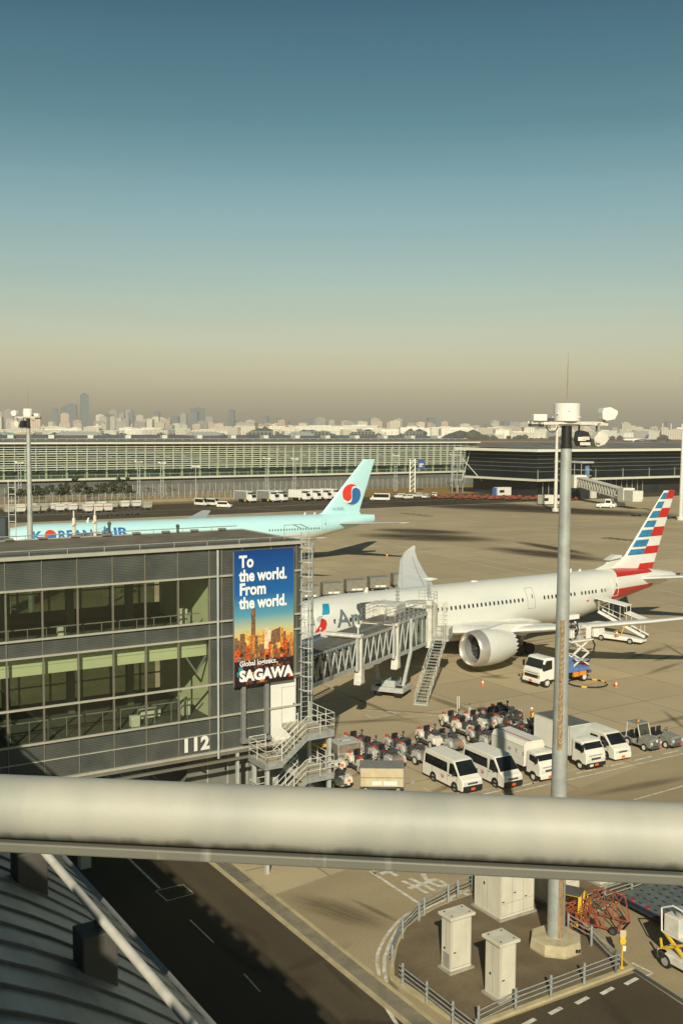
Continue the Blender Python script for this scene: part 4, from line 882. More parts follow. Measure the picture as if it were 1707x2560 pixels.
b.build('antenna', WHITE, K); gear(K, 37, -5.5, 1); gear(K, 37, 5.5, 1); gear(K, 6.5, 0, .85, False)
# ------------------------------------------------------------------ jet bridge at the striped airliner
P0 = Vector((-3.6, 78.9, 0)); P1 = Vector((7.1, 104.2, 0)); JD = (P1-P0); JL = JD.length; ja = math.atan2(JD.y, JD.x)
J = thing('jet_bridge', P0, ja, 'grey glass-sided jet bridge leading to the striped airliner', 'jet bridge')
JGL = glassmat('jet_bridge_glass', (.30, .36, .28), .03)
def zb(x): return 5.55 + (4.15-5.55)*x/JL
def tunnel(x0, x1, w, hb, ht, nm, solid=False):
    fr = MB(); z0, z1 = zb(x0)-hb, zb(x1)-hb; t0, t1 = zb(x0)+ht, zb(x1)+ht
    for s in (-1, 1):
        y = s*w/2
        fr.beam((x0, y, z0+.15), (x1, y, z1+.15), .12, .34, 0); fr.beam((x0, y, t0-.12), (x1, y, t1-.12), .12, .26, 0)
        n = max(2, int((x1-x0)/1.45)); k0 = (z1-z0)/(x1-x0)
        for k in range(n):
            a, c = x0+(x1-x0)*k/n, x0+(x1-x0)*(k+1)/n; m = (a+c)/2
            if k < n*.55 or not solid:
                fr.beam((a, y, z0+k0*(a-x0)+.3), (m, y, t0+k0*(a-x0)-.2), .10, .10, 0); fr.beam((m, y, t0+k0*(a-x0)-.2), (c, y, z0+k0*(c-x0)+.3), .10, .10, 0)
            else: fr.beam((a, y, z0+k0*(a-x0)+.3), (a, y, t0+k0*(a-x0)-.2), .06, .06, 0)
        for x in (x0+.1, x1-.1): fr.bx(x-.13, x+.13, y-.10, y+.10, z0+k0*(x-x0), t0+k0*(x-x0), 0)
    fr.build(nm+'_frame', LGREY, J)
    r = MB(); r.beam((x0, 0, t0), (x1, 0, t1), w+.1, .10, 0); r.beam((x0, 0, z0+.05), (x1, 0, z1+.05), w, .12, 0); r.build(nm+'_roof', mat('bridge_roof_grey', (.17, .155, .12), .7, n=.25, ns=1.2), J)
    g = MB()
    for s in (-1, 1):
        y = s*(w/2-.12); g.quad((x0, y, z0+.3), (x1, y, z1+.3), (x1, y, t1-.2), (x0, y, t0-.2))
    g.build(nm+'_glass', JGL, J, fix=False)
tunnel(0, 10.2, 2.5, 0, 2.5, 'inner_tunnel'); tunnel(9.4, 18.6, 2.8, .12, 2.68, 'middle_tunnel'); tunnel(17.8, JL, 3.1, .28, 2.95, 'outer_tunnel', True)
b = MB()
for x, w in ((9.8, 2.9), (18.3, 3.2)):
    b.bx(x-.35, x+.35, -w/2-.25, w/2+.25, zb(x)+2.7, zb(x)+2.95); b.prism([(x-.1, zb(x)-.1), (x+.6, zb(x)-.1), (x+.8, zb(x)-1.3), (x-.3, zb(x)-1.3)], -w/2-.2, -w/2+.4, 'y')
    b.bx(x-.12, x+.15, -w/2-.25, -w/2-.05, zb(x)-1.2, zb(x)+2.7)
b.each('telescope_collar', WHITE2, J, per=3, bevel=.04)
b = MB(); b.cyl((10.1, -1.2, zb(10)+2.9), (10.1, -1.2, zb(10)+3.5), .05); b.bx(10.0, 10.25, -1.35, -1.05, zb(10)+3.5, zb(10)+3.75); b.build('warning_light', WHITE, J)
r_ = railing([(18.3, -1.5, zb(18)+3.0), (JL, -1.5, zb(JL)+3.0)], .95, 1.4); r_.build('roof_walkway_rail', GALV, J)
railing([(18.3, -.5, zb(18)+3.0), (JL, -.5, zb(JL)+3.0)], .95, 1.4).build('roof_walkway_rail', GALV, J)
b = MB(); b.beam((18, -1.0, zb(18)+3.02), (JL, -1.0, zb(JL)+3.02), .9, .06); b.beam((10.4, -.3, zb(10)+2.62), (18, -.3, zb(18)+2.75), .5, .12); b.build('roof_walkway', MGREY, J)
for i in range(14): 
    b = MB(); x = 19+i*.62; b.bx(x, x+.08, -1.8, -1.55, zb(x)+2.75, zb(x)+3.2); 
    if i % 2 == 0: b.build('roof_bracket', MGREY, J)
# end frame, rotunda cab
b = MB(); b.bx(JL-.1, JL+.5, -2.0, -1.4, zb(JL)-.6, zb(JL)+4.1); b.bx(JL-.1, JL+.4, 1.4, 1.8, zb(JL)-.6, zb(JL)+3.6); b.bx(JL-.1, JL+.5, -2.0, 1.8, zb(JL)+3.3, zb(JL)+3.7); b.build('end_frame', WHITE2, J, bevel=.03)
cx, cy = JL+2.5, .2
b = MB(); b.lathe([(zb(JL)-.3, 1.9), (zb(JL)+3.3, 1.9), (zb(JL)+3.5, 1.4)], (cx, cy, 0), 'z', 20); b.build('rotunda', WHITE2, J, smooth=40)
b = MB(); b.bx(cx-1.3, cx+1.5, cy, cy+5.3, zb(JL)-.1, zb(JL)+3.1); b.build('cab', WHITE2, J, bevel=.05)
b = MB(); b.bx(cx-1.1, cx+1.3, cy+5.3, cy+6.4, zb(JL)+.2, zb(JL)+3.0); b.build('cab_bellows', DGREY, J, bevel=.1)
b = MB(); b.bx(22.6, 23.8, .8, 2.0, zb(20)+2.9, zb(20)+3.6); b.cyl((22.5, .4, zb(22)+3), (22.5, .4, zb(22)+3.9), .55, n=16); b.bx(24, 26.5, .4, 2.6, zb(25)+3, zb(25)+3.9); b.build('roof_unit', WHITE2, J, bevel=.04)
for x, y in ((cx-4.7, .8), (cx+.4, -.7)):
    b = MB(); b.cyl((x, y, zb(JL)+3), (x, y, zb(JL)+5.6), .07, n=8)
    for k in range(5): b.cyl((x, y, zb(JL)+4.0+k*.36), (x, y, zb(JL)+4.16+k*.36), .2, n=10)
    b.build('beacon_mast', GALV, J)
railing([(18.8, 2.0, zb(19)+3), (26, 2.4, zb(26)+3.1)], 1.0, 1.2).build('roof_platform_rail', GALV, J); railing([(cx-1, cy-1.6, zb(JL)+3.5), (cx+1, cy-1.6, zb(JL)+3.5), (cx+1.4, cy+.5, zb(JL)+3.5)], 1.0, .8).build('roof_platform_rail', GALV, J)
b = MB(); b.bx(JL+.3, JL+1.3, -2.6, -1.7, zb(JL)+.3, zb(JL)+3.9)
cg = MB()
for k in range(9):
    z = zb(JL)+.3+k*.42; cg.bx(JL+.4, JL+1.9, -3.0, -2.96, z, z+.05); cg.bx(JL+1.86, JL+1.9, -3.0, -2.0, z, z+.05)
for x in (JL+.4, JL+.9, JL+1.4, JL+1.9): cg.bx(x-.02, x+.02, -3.02, -2.98, zb(JL)-.2, zb(JL)+3.9)
cg.build('service_cage', WHITE2, J)
# drive column and wheels
b = MB()
for s in (-1, 1): b.beam((21.5, s*1.9, zb(21)-.2), (21.5, s*1.2, 1.0), .3, .3, 0); b.cyl((21.5, s*1.9, zb(21)-.3), (21.5, s*1.9, zb(21)+3), .16, n=10)
b.bx(20.3, 22.8, -1.6, 1.6, .55, 1.0, 0); b.bx(20.6, 22.4, -.7, .7, 1.0, 1.6, 0); b.build('drive_column', LGREY, J, bevel=.03)
for s in (-1, 1):
    b = MB(); b.cyl((20.9, s*1.0-.3, .55), (20.9, s*1.0+.3, .55), .55, n=20); b.cyl((22.2, s*1.0-.3, .55), (22.2, s*1.0+.3, .55), .55, n=20); b.build('drive_wheel', BLACK, J)
# near rotunda beyond the gate building corner
b = MB(); b.bx(-1.9, -.1, -1.6, 1.6, 4.6, 8.3, 0); b.build('gate_bulkhead', mat('slate_blue_panel', (.12, .15, .17), .5, n=.1), J); b = MB(); b.bx(-.16, .0, -1.68, -1.52, 4.3, 8.35); b.build('bulkhead_edge', WHITE2, J)
b = MB(); b.beam((-12, 1.2, 7.4), (-1.9, 0, 7.0), 3.0, 2.8, 0); b.build('link_corridor', MGREY, J)
b = MB(); b.cyl((-1, 0, 0), (-1, 0, 4.6), .6, n=16); b.build('support_pier', LGREY, J)
b = MB()
for k in range(14): b.beam((-.3+k*.62, -1.5, 7.9-.03*k), (-.3+k*.62+1.2, 2.0, 8.1-.03*k), .10, .10)
b.beam((-.5, 2.1, 8.0), (9.5, 2.0, 7.7), .1, .3, 0); b.build('roof_louvre', mat('slate_blue_louvre', (.10, .13, .17), .5, n=.1), J)
# apron access stair of the bridge
s0 = Vector((7.35, 95.3, 0)); s1 = Vector((9.9, 103.9, 4.35))
SJ = thing('access_stair', s0, math.atan2(s1.y-s0.y, s1.x-s0.x), 'steep metal stair from the apron up to the jet bridge end', 'stair'); Ls = math.hypot(s1.x-s0.x, s1.y-s0.y)
b = MB()
for y in (-.55, .55): b.beam((0, y, .1), (Ls, y, 4.35), .07, .26)
b.bx(-.25, .1, -.65, .65, 0, .1); b.each('stringer', LGREY, SJ)
b = MB()
for k in range(21): x = Ls*(k+.5)/21; z = 4.35*(k+.5)/21+.05; b.bx(x-.13, x+.13, -.5, .5, z-.03, z+.02)
b.build('tread', GALV, SJ)
b = MB()
for y in (-.6, .6):
    b.cyl((0, y, 1.0), (Ls, y, 5.3), .025, n=6); b.cyl((0, y, .55), (Ls, y, 4.85), .02, n=6)
    for k in range(8): x = Ls*k/7; b.cyl((x, y, 4.3*k/7), (x, y, 4.3*k/7+1), .022, n=6)
b.build('handrail', WHITE2, SJ)
b = MB(); b.bx(Ls-.2, Ls+2.0, -.8, .8, 4.2, 4.38); b.build('landing', LGREY, SJ)
b = MB()
for (x0, y0, x1, y1) in ((Ls, -.8, Ls+2, -.8), (Ls+2, -.8, Ls+2, .8)): b.prism([(x0, y0), (x1, y1), (x1+.03, y1+.03), (x0+.03, y0+.03)], 4.3, 5.4, 'z')
b.build('mesh_panel', mat('mesh_panel_grey', (.5, .5, .44), .5, n=.2, ns=12), SJ)

# ------------------------------------------------------------------ floodlight masts
def mast(loc, rz, label, Hm=25.2, base=True):
    M = thing('floodlight_mast', loc, rz, label, 'light mast', 'floodlight masts')
    b = MB(); b.cyl((0, 0, .25), (0, 0, 4.0), .43, .41, 28); b.cyl((0, 0, 4.0), (0, 0, 4.12), .45, .45, 28); b.cyl((0, 0, 4.12), (0, 0, 6.2), .40, .395, 28); b.cyl((0, 0, 6.2), (0, 0, 6.28), .43, .43, 28); b.cyl((0, 0, 6.28), (0, 0, 14), .39, .33, 28); b.cyl((0, 0, 14), (0, 0, Hm-1.1), .325, .25, 28)
    b.build('mast_pole', mat('mast_zinc', (.42, .44, .40), .5, .25, n=.14, ns=1.6), M, smooth=50)
    b = MB(); b.cyl((0, 0, Hm-1.1), (0, 0, Hm-.1), .245, .24, 20); b.cyl((0, 0, Hm-1.15), (0, 0, Hm-1.0), .275, n=20); b.build('mast_neck', BLACKP, M, smooth=50)
    b = MB(); b.beam((-1.75, 0, Hm), (2.0, 0, Hm), .18, .16); b.beam((-1.75, .5, Hm+.05), (1.6, .5, Hm+.05), .1, .1); b.beam((-1.3, -.35, Hm+.02), (1.3, -.35, Hm+.02), .1, .1)
    for x in (-1.4, -.4, .5, 1.5): b.beam((x, -.5, Hm), (x, .6, Hm), .08, .08)
    b.build('crossarm', WHITE2, M)
    b = MB(); b.lathe([(Hm+.12, .56), (Hm+.12, .60), (Hm+.9, .60), (Hm+.93, .57), (Hm+.94, .1)], (0, 0, 0), 'z', 30)
    for k in range(7): a = k*.9; b.beam((.6*math.cos(a), .6*math.sin(a), Hm+.3+.15*(k % 3)), (.66*math.cos(a), .66*math.sin(a), Hm+.3+.15*(k % 3)), .08, .05)
    b.build('lantern_drum', WHITE, M, smooth=40)
    b = MB(); b.cyl((0, 0, Hm+.9), (0, 0, Hm+2.7), .03, .02, 8); b.cyl((0, 0, Hm+2.7), (0, 0, Hm+3.3), .015, .005, 8); b.build('lightning_rod', mat('rod_bronze', (.30, .22, .13), .5), M)
    b = MB(); b.bx(-1.7, -1.05, -.25, .25, Hm+.12, Hm+.42); b.build('equipment_box', WHITE, M, bevel=.02)
    b = MB(); b.bx(-1.1, -.7, -.2, .2, Hm+.1, Hm+.25); b.bx(-1.8, -1.2, -.2, .2, Hm-.15, Hm-.02); b.build('equipment_tray', DGREY, M)
    b = MB(); b.tube([(-.75+.28*math.cos(math.pi*k/8+math.pi), -.1, Hm-.1-.3*math.sin(math.pi*k/8)) for k in range(9)], .025, 6); b.build('hanging_cable', BLACK, M)
    def flood(x, z, ang, mats_, face=False):
        b = MB(); pts = [(-.45, -.28), (-.2, -.42), (.3, -.38), (.52, -.05), (.5, .12), (.1, .36), (-.32, .34), (-.45, .1)]
        c, s = math.cos(ang), math.sin(ang); pts = [(x+.8*(p*c-q*s), z+.8*(p*s+q*c)) for p, q in pts]; b.prism(pts, -.3, .3, 'y', 0)
        if face:
            for q in ((-.2, -.39, .25, -.05), (-.3, -.39, .1, .2)): b.bx(x-.28+q[0]*.2, x+.05, -.4, -.385, z-.1+q[2]*.2, z+q[3]*.5, 1)
        o = b.build('floodlight', mats_, M, bevel=.03)
        b = MB(); b.beam((x-.1, .1, z), (x-.1, .1, Hm), .07, .07); b.build('bracket', DGREY, M)
    flood(1.98, Hm+.48, .1, [WHITE, DGREY]); flood(.75, Hm-.72, 1.9, [BLACKP, WHITE], True); flood(1.62, Hm-.72, -2.3, [WHITE2, BLACKP]); 
    b = MB(); b.bx(.5, 1.0, -.43, -.39, Hm-1.0, Hm-.86); b.bx(.6, .95, -.43, -.39, Hm-.75, Hm-.6); b.bx(1.3, 1.5, -.43, -.39, Hm-.9, Hm-.8); b.build('floodlight_lens', WHITE2, M)
    if base:
        b = MB(); b.lathe([(0, 1.28), (.1, 1.3), (.52, 1.24), (.55, 1.18)], (0, 0, 0), 'z', 8); b.build('octagonal_base', mat('base_concrete', (.50, .42, .26), .85, n=.15, ns=2), M)
        b = MB()
        for k in range(2): b.bx(.55+k*.14, .63+k*.14, -1.215, -1.18, .22, .38)
        b.build('base_vent', BLACK, M)
    return M
mb0 = at(1388, 2366, GI); M1 = mast((mb0.x, mb0.y, GI), rad(10), 'tall grey floodlight mast with rust strip in the fenced island, right')
b = MB()
c0 = []
RSM = mat('rust_strip', (.30, .20, .10), .8, n=.45, ns=5, streak=(3, 3, .8), col2=(.16, .10, .05))
for z0, z1, r0, r1, a0, a1 in ((.6, 3.9, .428, .415, -1.75, -1.05), (9.8, 16.0, .365, .318, -2.3, -1.65)):
    n = 8; vs = []
    for z, r in ((z0, r0), (z1, r1)):
        for k in range(n+1): a = a0+(a1-a0)*k/n; vs.append(((r+.012)*math.cos(a), (r+.012)*math.sin(a), z))
    b.add(vs, [(k, k+1, n+2+k, n+1+k) for k in range(n)])
b.each('rust_strip', RSM, M1, fix=False)
b = MB()
random.seed(5)
for k in range(22):
    z = 9.9+k*.28+random.uniform(-.05, .05); r = .372-.0085*(z-9.8)+.01; a0 = random.uniform(-2.35, -2.0); a1 = random.uniform(-1.9, -1.6); n = 5
    ps = [((r+.01)*math.cos(a0+(a1-a0)*i/n), (r+.01)*math.sin(a0+(a1-a0)*i/n), z-.12*math.sin(math.pi*i/n)+.05*i/n) for i in range(n+1)]
    for p_, q_ in zip(ps[:-1], ps[1:]): b.beam(p_, q_, .008, .012)
b.each('peeling_tape', WHITE2, M1, per=5)
zl = 118.0; q_ = atd(74, 1200, zl); M2 = dup(M1, (q_.x, q_.y, 0), rad(160), 'distant grey floodlight mast at the left edge before the pale blue airliner', 'floodlight masts')
for ch in list(M2.children):
    if ch.name.split('.')[0] in ('rust_strip', 'peeling_tape', 'octagonal_base', 'base_vent'): bpy.data.objects.remove(ch)
M2.scale = (.88, .88, 1.04)

# ------------------------------------------------------------------ vehicles
def body(profile, wf, m, name, parent, bevel=.05, mi=0):
    b = MB(); b.prism(profile, -1, 1, 'y', mi, wf=wf); bm = bmesh.new(); return b.build(name, m, parent, bevel=bevel, smooth=35)
def wheel(parent, x, y, r, w=.22, rim=GALV, name='wheel'):
    s = 1 if y > 0 else -1; b = MB(); b.lathe([(-w/2, r*.55), (-w/2, r*.9), (-w/2+.03, r), (w/2-.03, r), (w/2, r*.9), (w/2, r*.55)], (0, 0, 0), 'y', 24, 0)
    b.lathe([(s*(w/2-.01), .01), (s*(w/2-.02), r*.35), (s*(w/2+.012), r*.58)], (0, 0, 0), 'y', 20, 1, cap=True)
    for k in range(6): a = k*math.pi/3; b.cyl((r*.4*math.cos(a), s*(w/2-.01), r*.4*math.sin(a)), (r*.4*math.cos(a), s*(w/2+.003), r*.4*math.sin(a)), r*.09, n=8, mi=0)
    b.v = [(x+p[0], y+p[1], r+p[2]) for p in b.v]; return b.build(name, [BLACK, rim], parent, smooth=40)
def side(poly, wf, off, m, name, parent, both=True, t=.0):
    b = MB()
    for s in ((-1, 1) if both else (-1,)): b.quad(*[(x, s*(wf(x, z)+off), z) for x, z in poly])
    return b.build(name, m, parent, fix=False)
def arch(parent, xs, r, wf, zmin):
    b = MB()
    for x in xs:
        for s in (-1, 1):
            pts = [(x+r*math.cos(math.pi*k/14*1.0), max(zmin, r*.84+r*math.sin(math.pi*k/14))) for k in range(15)]
            pts = [(x+r, zmin)]+pts+[(x-r, zmin)]
            b.quad(*[(p, s*(wf(p, q)+.004), q) for p, q in pts])
    b.each('wheel_arch', BLACKP, parent, fix=False)
def plate(parent, x, y, z, col=PLATE, w=.34, h=.17): 
    b = MB(); b.bx(x, x+.015, y-w/2, y+w/2, z-h/2, z+h/2); b.build('number_plate', col, parent)
VANM = mat('van_white', (0.74, 0.71, 0.60), 0.28, n=.04, ns=1.2, coat=.4)
def van(loc, rz, label, emblem=True, group='white passenger vans', L=4.9, Hh=2.15):
    Vn = thing('passenger_van', loc, rz, label, 'van', group)
    wf = lambda x, z: .885 - (z-.3)*.06
    h = L/2
    prof = [(-h, .35), (-h-.02, .9), (-h+.05, 1.5), (-h+.18, Hh-.12), (-h+.35, Hh), (h-1.45, Hh), (h-1.18, Hh-.06), (h-.42, 1.20), (h-.08, 1.02), (h-.01, .78), (h, .35), (h-.06, .26), (-h+.1, .26)]
    body(prof, wf, VANM, 'body', Vn, .07)
    # windscreen
    def fp(t, y): return (h-1.17+.73*t, y, Hh-.08-(Hh-.08-1.22)*t)
    b = MB(); up, lo = .04, .97; w0, w1 = .70, .79
    nrm = Vector((Hh-1.3, 0, .83)).normalized()*.015
    pts = [fp(up, -w0), fp(up, w0), fp(lo, w1), fp(lo, -w1)]; b.quad(*[tuple(Vector(p)+nrm) for p in pts]); b.build('windscreen', DGLASS, Vn, fix=False)
    side([(h-1.62, Hh-.26), (h-1.20, Hh-.26), (h-.66, 1.30), (h-.66, 1.12), (h-1.68, 1.12)], wf, .006, DGLASS, 'front_side_window', Vn)
    side([(-h+.32, Hh-.33), (h-1.92, Hh-.33), (h-1.86, 1.15), (-h+.30, 1.15)], wf, .006, DGLASS, 'rear_side_window', Vn)
    b = MB()
    for x in (h-1.78, h-.72, -h+1.2): b.bx(x-.008, x+.008, -.872, -.85, .4, 1.1); b.bx(x-.008, x+.008, .85, .872, .4, 1.1)
    b.build('door_seam', DGREY, Vn)
    b = MB(); b.bx(h-1.66, h-1.52, -.885, -.86, .98, 1.02); b.bx(h-1.66, h-1.52, .86, .885, .98, 1.02); b.build('door_handle', BLACKP, Vn)
    b = MB(); b.bx(h-.12, h+.05, -.82, .82, .24, .62, 0); b.build('bumper', BLACKP if emblem else VANM, Vn, bevel=.04)
    b = MB(); [b.bx(x-.02, x+.02, s*(.885-(1.5-.3)*.06)-.012, s*(.885-(1.5-.3)*.06)+.012, 1.15, Hh-.33) for x in (-h+1.35, -h+2.35) for s in (-1, 1)]; b.build('window_pillar', BLACKP, Vn)
    b = MB(); b.bx(h-.03, h+.03, -.42, .42, .72, .80, 0); b.bx(h-.02, h+.035, -.42, .42, .83, .86, 1); b.build('grille', [DGREY, GALV], Vn)
    for s in (-1, 1):
        b = MB(); b.bx(h-.22, h+.02, s*.62-.15, s*.62+.15, .68, .90); b.build('headlight', HEAD, Vn, bevel=.03)
        b = MB(); b.bx(h-.98, h-.86, s*.96-.09, s*.96+.09, 1.2, 1.42); b.beam((h-.9, s*.8, 1.22), (h-.9, s*.94, 1.28), .03, .03); b.build('wing_mirror', BLACKP, Vn, bevel=.02)
    plate(Vn, h+.05, 0, .40)
    arch(Vn, (h-.95, h-.95-2.57), .40, wf, .26)
    for x in (h-.95, h-.95-2.57):
        for s in (-1, 1): wheel(Vn, x, s*.76, .33)
    b = MB()
    for k in range(5): b.beam((-h+.5, -.5+.25*k, Hh+.004), (h-1.9, -.5+.25*k, Hh+.004), .02, .012)
    b.build('roof_rib', VANM, Vn)
    if emblem:
        EM = mat('emblem_red', (.42, .06, .04), .5); b = MB(); cx_, cz_ = h-2.38, .78
        for k in range(18):
            a0, a1 = rad(120)+rad(300)*k/18, rad(120)+rad(300)*(k+1)/18; r0 = .11
            b.quad(*[(cx_+r*math.cos(a), -.868, cz_+r*math.sin(a)) for r, a in ((r0, a0), (.18, a0), (.18, a1), (r0, a1))])
        b.quad((cx_-.05, -.869, cz_+.02), (cx_+.05, -.869, cz_+.02), (cx_+.02, -.869, cz_-.12), (cx_-.04, -.869, cz_-.12)); b.build('side_emblem', EM, Vn, fix=False)
    return Vn
def place(front_px, rear_px=None, ang=None, back=0.0, side_=0.0):
    a = at(*front_px); ang = rad(ang); f = Vector((math.cos(ang), math.sin(ang), 0)); lft = Vector((-f.y, f.x, 0))
    return a - f*back + lft*side_
# near (camera side) is the vehicle's right-hand side when it heads to lower right, local -y
va = -60
van(place((1137, 1980), ang=va, back=1.5, side_=.8), rad(va), 'white passenger van parked nearest the camera, clear of any shadow')
van(place((1238, 1969), ang=-60, back=1.5, side_=.8), rad(-60), 'second white passenger van, crossed by the shadow of the mast')
CABG = glassmat('cab_glass', (.25, .28, .25), .03)
def cab(parent, x0, x1, w, zt, zb_, m, rake=.35, trim=True, low=False):
    wf = lambda x, z: w/2 - (z-.5)*.03
    prof = [(x0, zb_), (x0, zt-.05), (x0+.12, zt), (x1-.75, zt), (x1-.55, zt-.08), (x1-.55+rake*.9, zb_+1.0), (x1-.05, zb_+.85), (x1, zb_+.4), (x1-.03, zb_)]
    body(prof, wf, m, 'cab', parent, .06)
    b = MB(); z0, z1 = zb_+1.06, zt-.16; xa = lambda z: x1-.55+(zt-.08-z)/(zt-.08-zb_-1.0)*rake*.9+.012
    b.quad((xa(z1), -w/2+.16, z1), (xa(z1), w/2-.16, z1), (xa(z0), w/2-.09, z0), (xa(z0), -w/2+.09, z0)); b.build('windscreen', DGLASS, parent, fix=False)
    side([(x0+.3, zt-.22), (x1-.72, zt-.22), (x1-.40, zb_+1.15), (x1-.42, zb_+.82), (x0+.3, zb_+.95)], wf, .006, DGLASS, 'side_window', parent)
    for s in (-1, 1):
        b = MB(); b.bx(x1-.14, x1+.02, s*(w/2-.28)-.17, s*(w/2-.28)+.17, zb_+.22, zb_+.44); b.build('headlight', HEAD, parent, bevel=.02)
        b = MB(); b.bx(x1-.3, x1-.18, s*(w/2+.13)-.09, s*(w/2+.13)+.09, zb_+1.0, zb_+1.5); b.beam((x1-.4, s*w/2*.95, zb_+1.5), (x1-.24, s*(w/2+.12), zb_+1.45), .03, .03); b.build('wing_mirror', BLACKP, parent, bevel=.02)
    b = MB(); b.bx(x1-.02, x1+.02, -w/2+.5, w/2-.5, zb_+.30, zb_+.46, 0); b.bx(x1-.04, x1+.01, -w/2+.3, w/2-.3, zb_+.62, zb_+.65, 0); b.build('grille', DGREY, parent)
    b = MB(); b.bx(x1-.05, x1+.08, -w/2+.06, w/2-.06, zb_-.18, zb_+.1); b.build('bumper', BLACKP if trim else m, parent, bevel=.04)
    plate(parent, x1+.085, 0, zb_-.04); arch(parent, (x1-.78,), .42, lambda x, z: w/2, zb_)
    return wf
def truck_base(parent, x0, x1, axles, w=1.75, r=.36, dual=True):
    b = MB(); b.bx(x0, x1, -.42, .42, .42, .62); b.bx(x0+1.2, x0+2.0, -w/2+.08, -w/2+.5, .35, .7); b.build('chassis', DGREY, parent)
    for x in axles:
        for s in (-1, 1): wheel(parent, x, s*(w/2-.14), r, .26 if x > 0 else .34, WHITE2)
# open-topped style box truck with red stripe
T1p = place((1333, 1953), ang=-61, back=2.0, side_=.8)
T1 = thing('cargo_truck', T1p, rad(-61), 'white panelled truck with a red roof stripe and letters H T S', 'truck', 'white trucks in the parking row')
h = 2.8; cab(T1, h-1.55, h, 1.8, 2.1, .52, VANM, trim=False); truck_base(T1, -h, h-1.2, (h-.78, -h+1.1))
b = MB(); b.prism([(-.95, .82), (.95, .82), (.95, 2.25), (.72, 2.6), (-.72, 2.6), (-.95, 2.25)], -h, h-1.75, 'x', 0); b.build('cargo_box', VANM, T1, bevel=.02)
b = MB()
for z in (1.0, 1.3, 2.25): b.bx(-h+.05, h-1.8, -.958, -.948, z, z+.018)
for x in (-h+.03, h-1.8): b.bx(x-.02, x+.02, -.968, -.95, .8, 2.3)
b.bx(-h+.02, h-1.78, -.96, -.94, 2.24, 2.28); b.bx(-h, h-1.75, .70, .74, 2.6, 2.62); b.build('box_seam', LGREY, T1)
b = MB(); b.bx(-h, h-1.75, -.36, -.24, 2.602, 2.61); b.build('roof_stripe', RED, T1)
b = MB()
for k, c in enumerate('HTS'): put_text(b, c, lambda x, y: (-.75+k*.82+x, -.972, 1.62+y), size=.36, bold=.01)
b.build('side_lettering', DGREY, T1, fix=False)
# aluminium box truck
T2p = place((1448, 1924), ang=-61, back=2.15, side_=.85)
T2 = thing('box_truck', T2p, rad(-61), 'tall plain white box truck with grey roof beside the mast', 'truck', 'white trucks in the parking row')
h = 2.95; cab(T2, h-1.6, h, 1.9, 2.2, .55, VANM); truck_base(T2, -h, h-1.2, (h-.78, -h+1.2))
b = MB(); b.bx(-h, h-1.8, -1.02, 1.02, .8, 3.05); b.build('cargo_box', mat('box_off_white', (.80, .77, .66), .5, n=.04), T2, bevel=.02)
b = MB(); b.bx(-h-.01, h-1.79, -1.03, 1.03, 3.04, 3.07); b.build('box_roof', mat('box_roof_grey', (.13, .13, .12), .6, n=.15), T2)
b = MB()
for x in (-h, h-1.82): b.bx(x-.01, x+.04, -1.035, -1.0, .8, 3.05)
b.bx(-h, h-1.8, -1.035, -1.01, .78, .86); b.bx(-h, h-1.8, -1.035, -1.0, 3.0, 3.08); b.bx(h-1.81, h-1.78, -.98, .98, .85, 3.0); b.build('box_frame', LGREY, T2)
plate(T2, 3.04, -.5, .5, WHITE2)
# minivan
van(place((1521, 1901), ang=-61, back=1.45, side_=.75), rad(-61), 'small white minivan parked between box truck and grey tug', False, 'white passenger vans', 4.3, 1.98)

